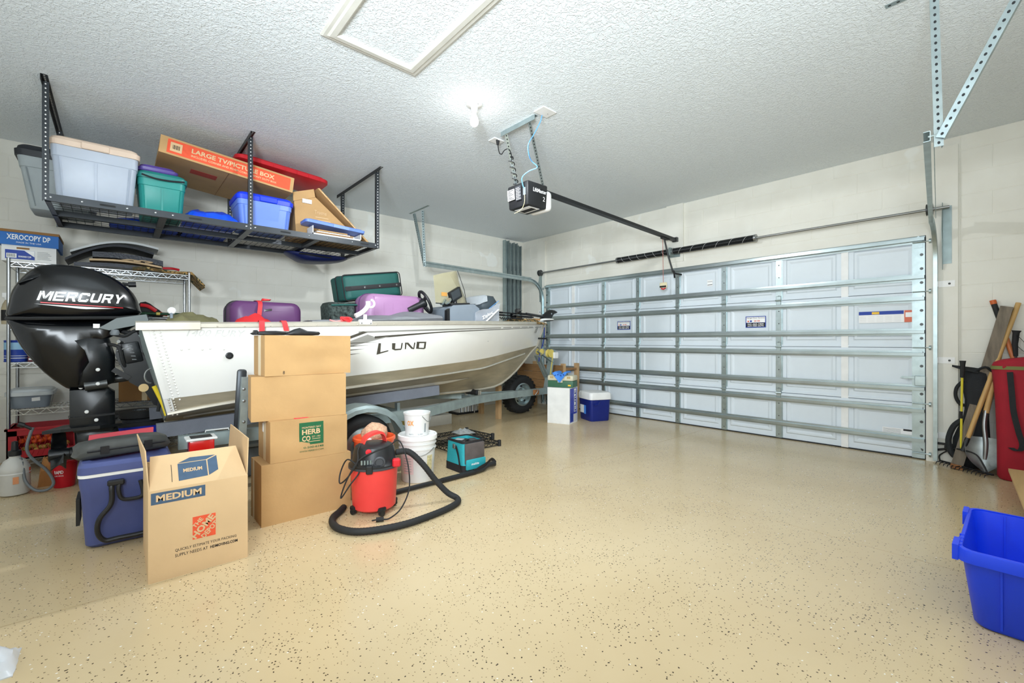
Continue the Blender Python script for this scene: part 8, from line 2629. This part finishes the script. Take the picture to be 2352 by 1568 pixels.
solid(ribbon([(6.04, 5.244, 0.86), (6.05, 5.238, 0.70), (6.06, 5.232, 0.55), (6.085, 5.228, 0.40), (6.105, 5.228, 0.30), (6.085, 5.232, 0.25), (6.045, 5.236, 0.27)], 0.034, (1, 0, 0.1)), (0, -0.004, 0)).build('carry_strap', 'pack_black', rd, smooth=50)
for i, x in enumerate((6.07, 6.15)):
    t_ = thing('trekking_pole', ('black trekking pole grip standing behind the red bag, nearer the post', 'black trekking pole grip standing behind the red bag at the photo edge')[i], 'trekking pole', (x, 5.53, 0))
    MB().cyl((x + 0.02, 5.53, 0.005), (x, 5.53, 1.02), 0.008, 8).build('shaft', 'dark_steel', t_)
    MB().tube([(x, 5.53, 0.98), (x - 0.005, 5.525, 1.08), (x + 0.002, 5.52, 1.17), (x + 0.004, 5.52, 1.19)], [0.014, 0.019, 0.021, 0.03], 10).build('grip', 'black_rubber', t_)
    solid(ribbon([(x, 5.51, 1.16), (x + 0.05, 5.50, 1.08), (x + 0.045, 5.50, 1.02), (x + 0.01, 5.51, 1.06)], 0.018, (0, 1, 0.2)), (0.002, 0, 0)).build('wrist_strap', 'pack_black', t_, smooth=50)
# low plywood shelf board on clear blocks
pb_ = thing('plywood_board', 'pale plywood board raised on low blocks along the right wall', 'board', (6.3, 4.4, 0))
MB().prism([(6.034, 5.0, 0.13), (6.115, 3.75, 0.13), (6.58, 3.75, 0.13), (6.58, 5.0, 0.13)], (0, 0, 0.02)).build('board', mat('plywood', (206, 172, 120), 0.6, var=0.08, scale=5, stretch=(6, 0.6, 1)), pb_, smooth=0)
for y in (3.85, 4.85):
    MB().rb((6.18, y, 0.065), (0.10, 0.12, 0.128), 0.01, 1).rb((6.48, y, 0.065), (0.10, 0.12, 0.128), 0.01, 1).build('support_block', 'lid_frost', pb_)

# ================================================================ BLUE RECYCLING BIN
rbn = thing('recycling_bin', 'bright blue open recycling bin at the right edge of the floor', 'bin', (6.2, 2.76, 0))
mat('bin_blue', (20, 66, 232), 0.38, var=0.05, scale=4)
bx0, bx1, by0, by1, bh = 5.925, 6.42, 2.42, 3.08, 0.305
cx_, cy_ = (bx0 + bx1) / 2, (by0 + by1) / 2


def bring(z, s_, g=0.0):
    return [Vector((cx_ + a, cy_ + b, z)) for a, b in rrect((bx1 - bx0) / 2 * s_ - g, (by1 - by0) / 2 * s_ - g, 0.045, 4)]


MB().loft([bring(0.003, 0.80), bring(0.015, 0.83), bring(bh - 0.005, 0.965), bring(bh - 0.005, 0.965, 0.005), bring(0.02, 0.83, 0.005)]).build('bin_body', 'bin_blue', rbn, smooth=40)
MB().loft([bring(bh - 0.05, 0.985), bring(bh - 0.048, 1.0), bring(bh - 0.006, 1.0), bring(bh, 0.99), bring(bh, 0.965, 0.004), bring(bh - 0.03, 0.96, 0.0)], caps=False).build('rim', 'bin_blue', rbn, smooth=40)
for k in range(3):
    xx = cx_ - 0.13 + 0.13 * k
    MB().bar((xx, cy_ - 0.33 * 0.835, 0.02), (xx, cy_ - 0.33 * 0.955, bh - 0.05), 0.006, 0.010).build('rib', 'bin_blue', rbn, smooth=0)
    MB().bar((xx, cy_ + 0.33 * 0.825, 0.02), (xx, cy_ + 0.33 * 0.945, bh - 0.01), 0.006, 0.012).build('rib', 'bin_blue', rbn, smooth=0)
for k in range(4):
    MB().bx(bx0 - 0.002, bx0 + 0.012, by0 + 0.05 + 0.045 * k, by0 + 0.06 + 0.045 * k, bh - 0.045, bh + 0.002).build('rim_notch', 'bin_blue', rbn, smooth=0)
for y0, y1 in ((by0 + 0.03, by0 + 0.13), (by1 - 0.13, by1 - 0.03)):
    MB().bx(bx0 - 0.014, bx0 + 0.004, y0, y1, bh - 0.055, bh + 0.004).build('handle_lug', 'bin_blue', rbn, smooth=0)

# ================================================================ PLASTIC BAG AT THE LOWER LEFT
blob(3.72, 3.90, -0.42, -0.26, 0.0, 0.05, 0.5, 2.7, 14, 14, 2.0).build('plastic_bag', mat('bag_film', (222, 226, 232), 0.3, alpha=0.92), smooth=30, label='scrap of white plastic bag on the floor at the lower left', cat='plastic bag')
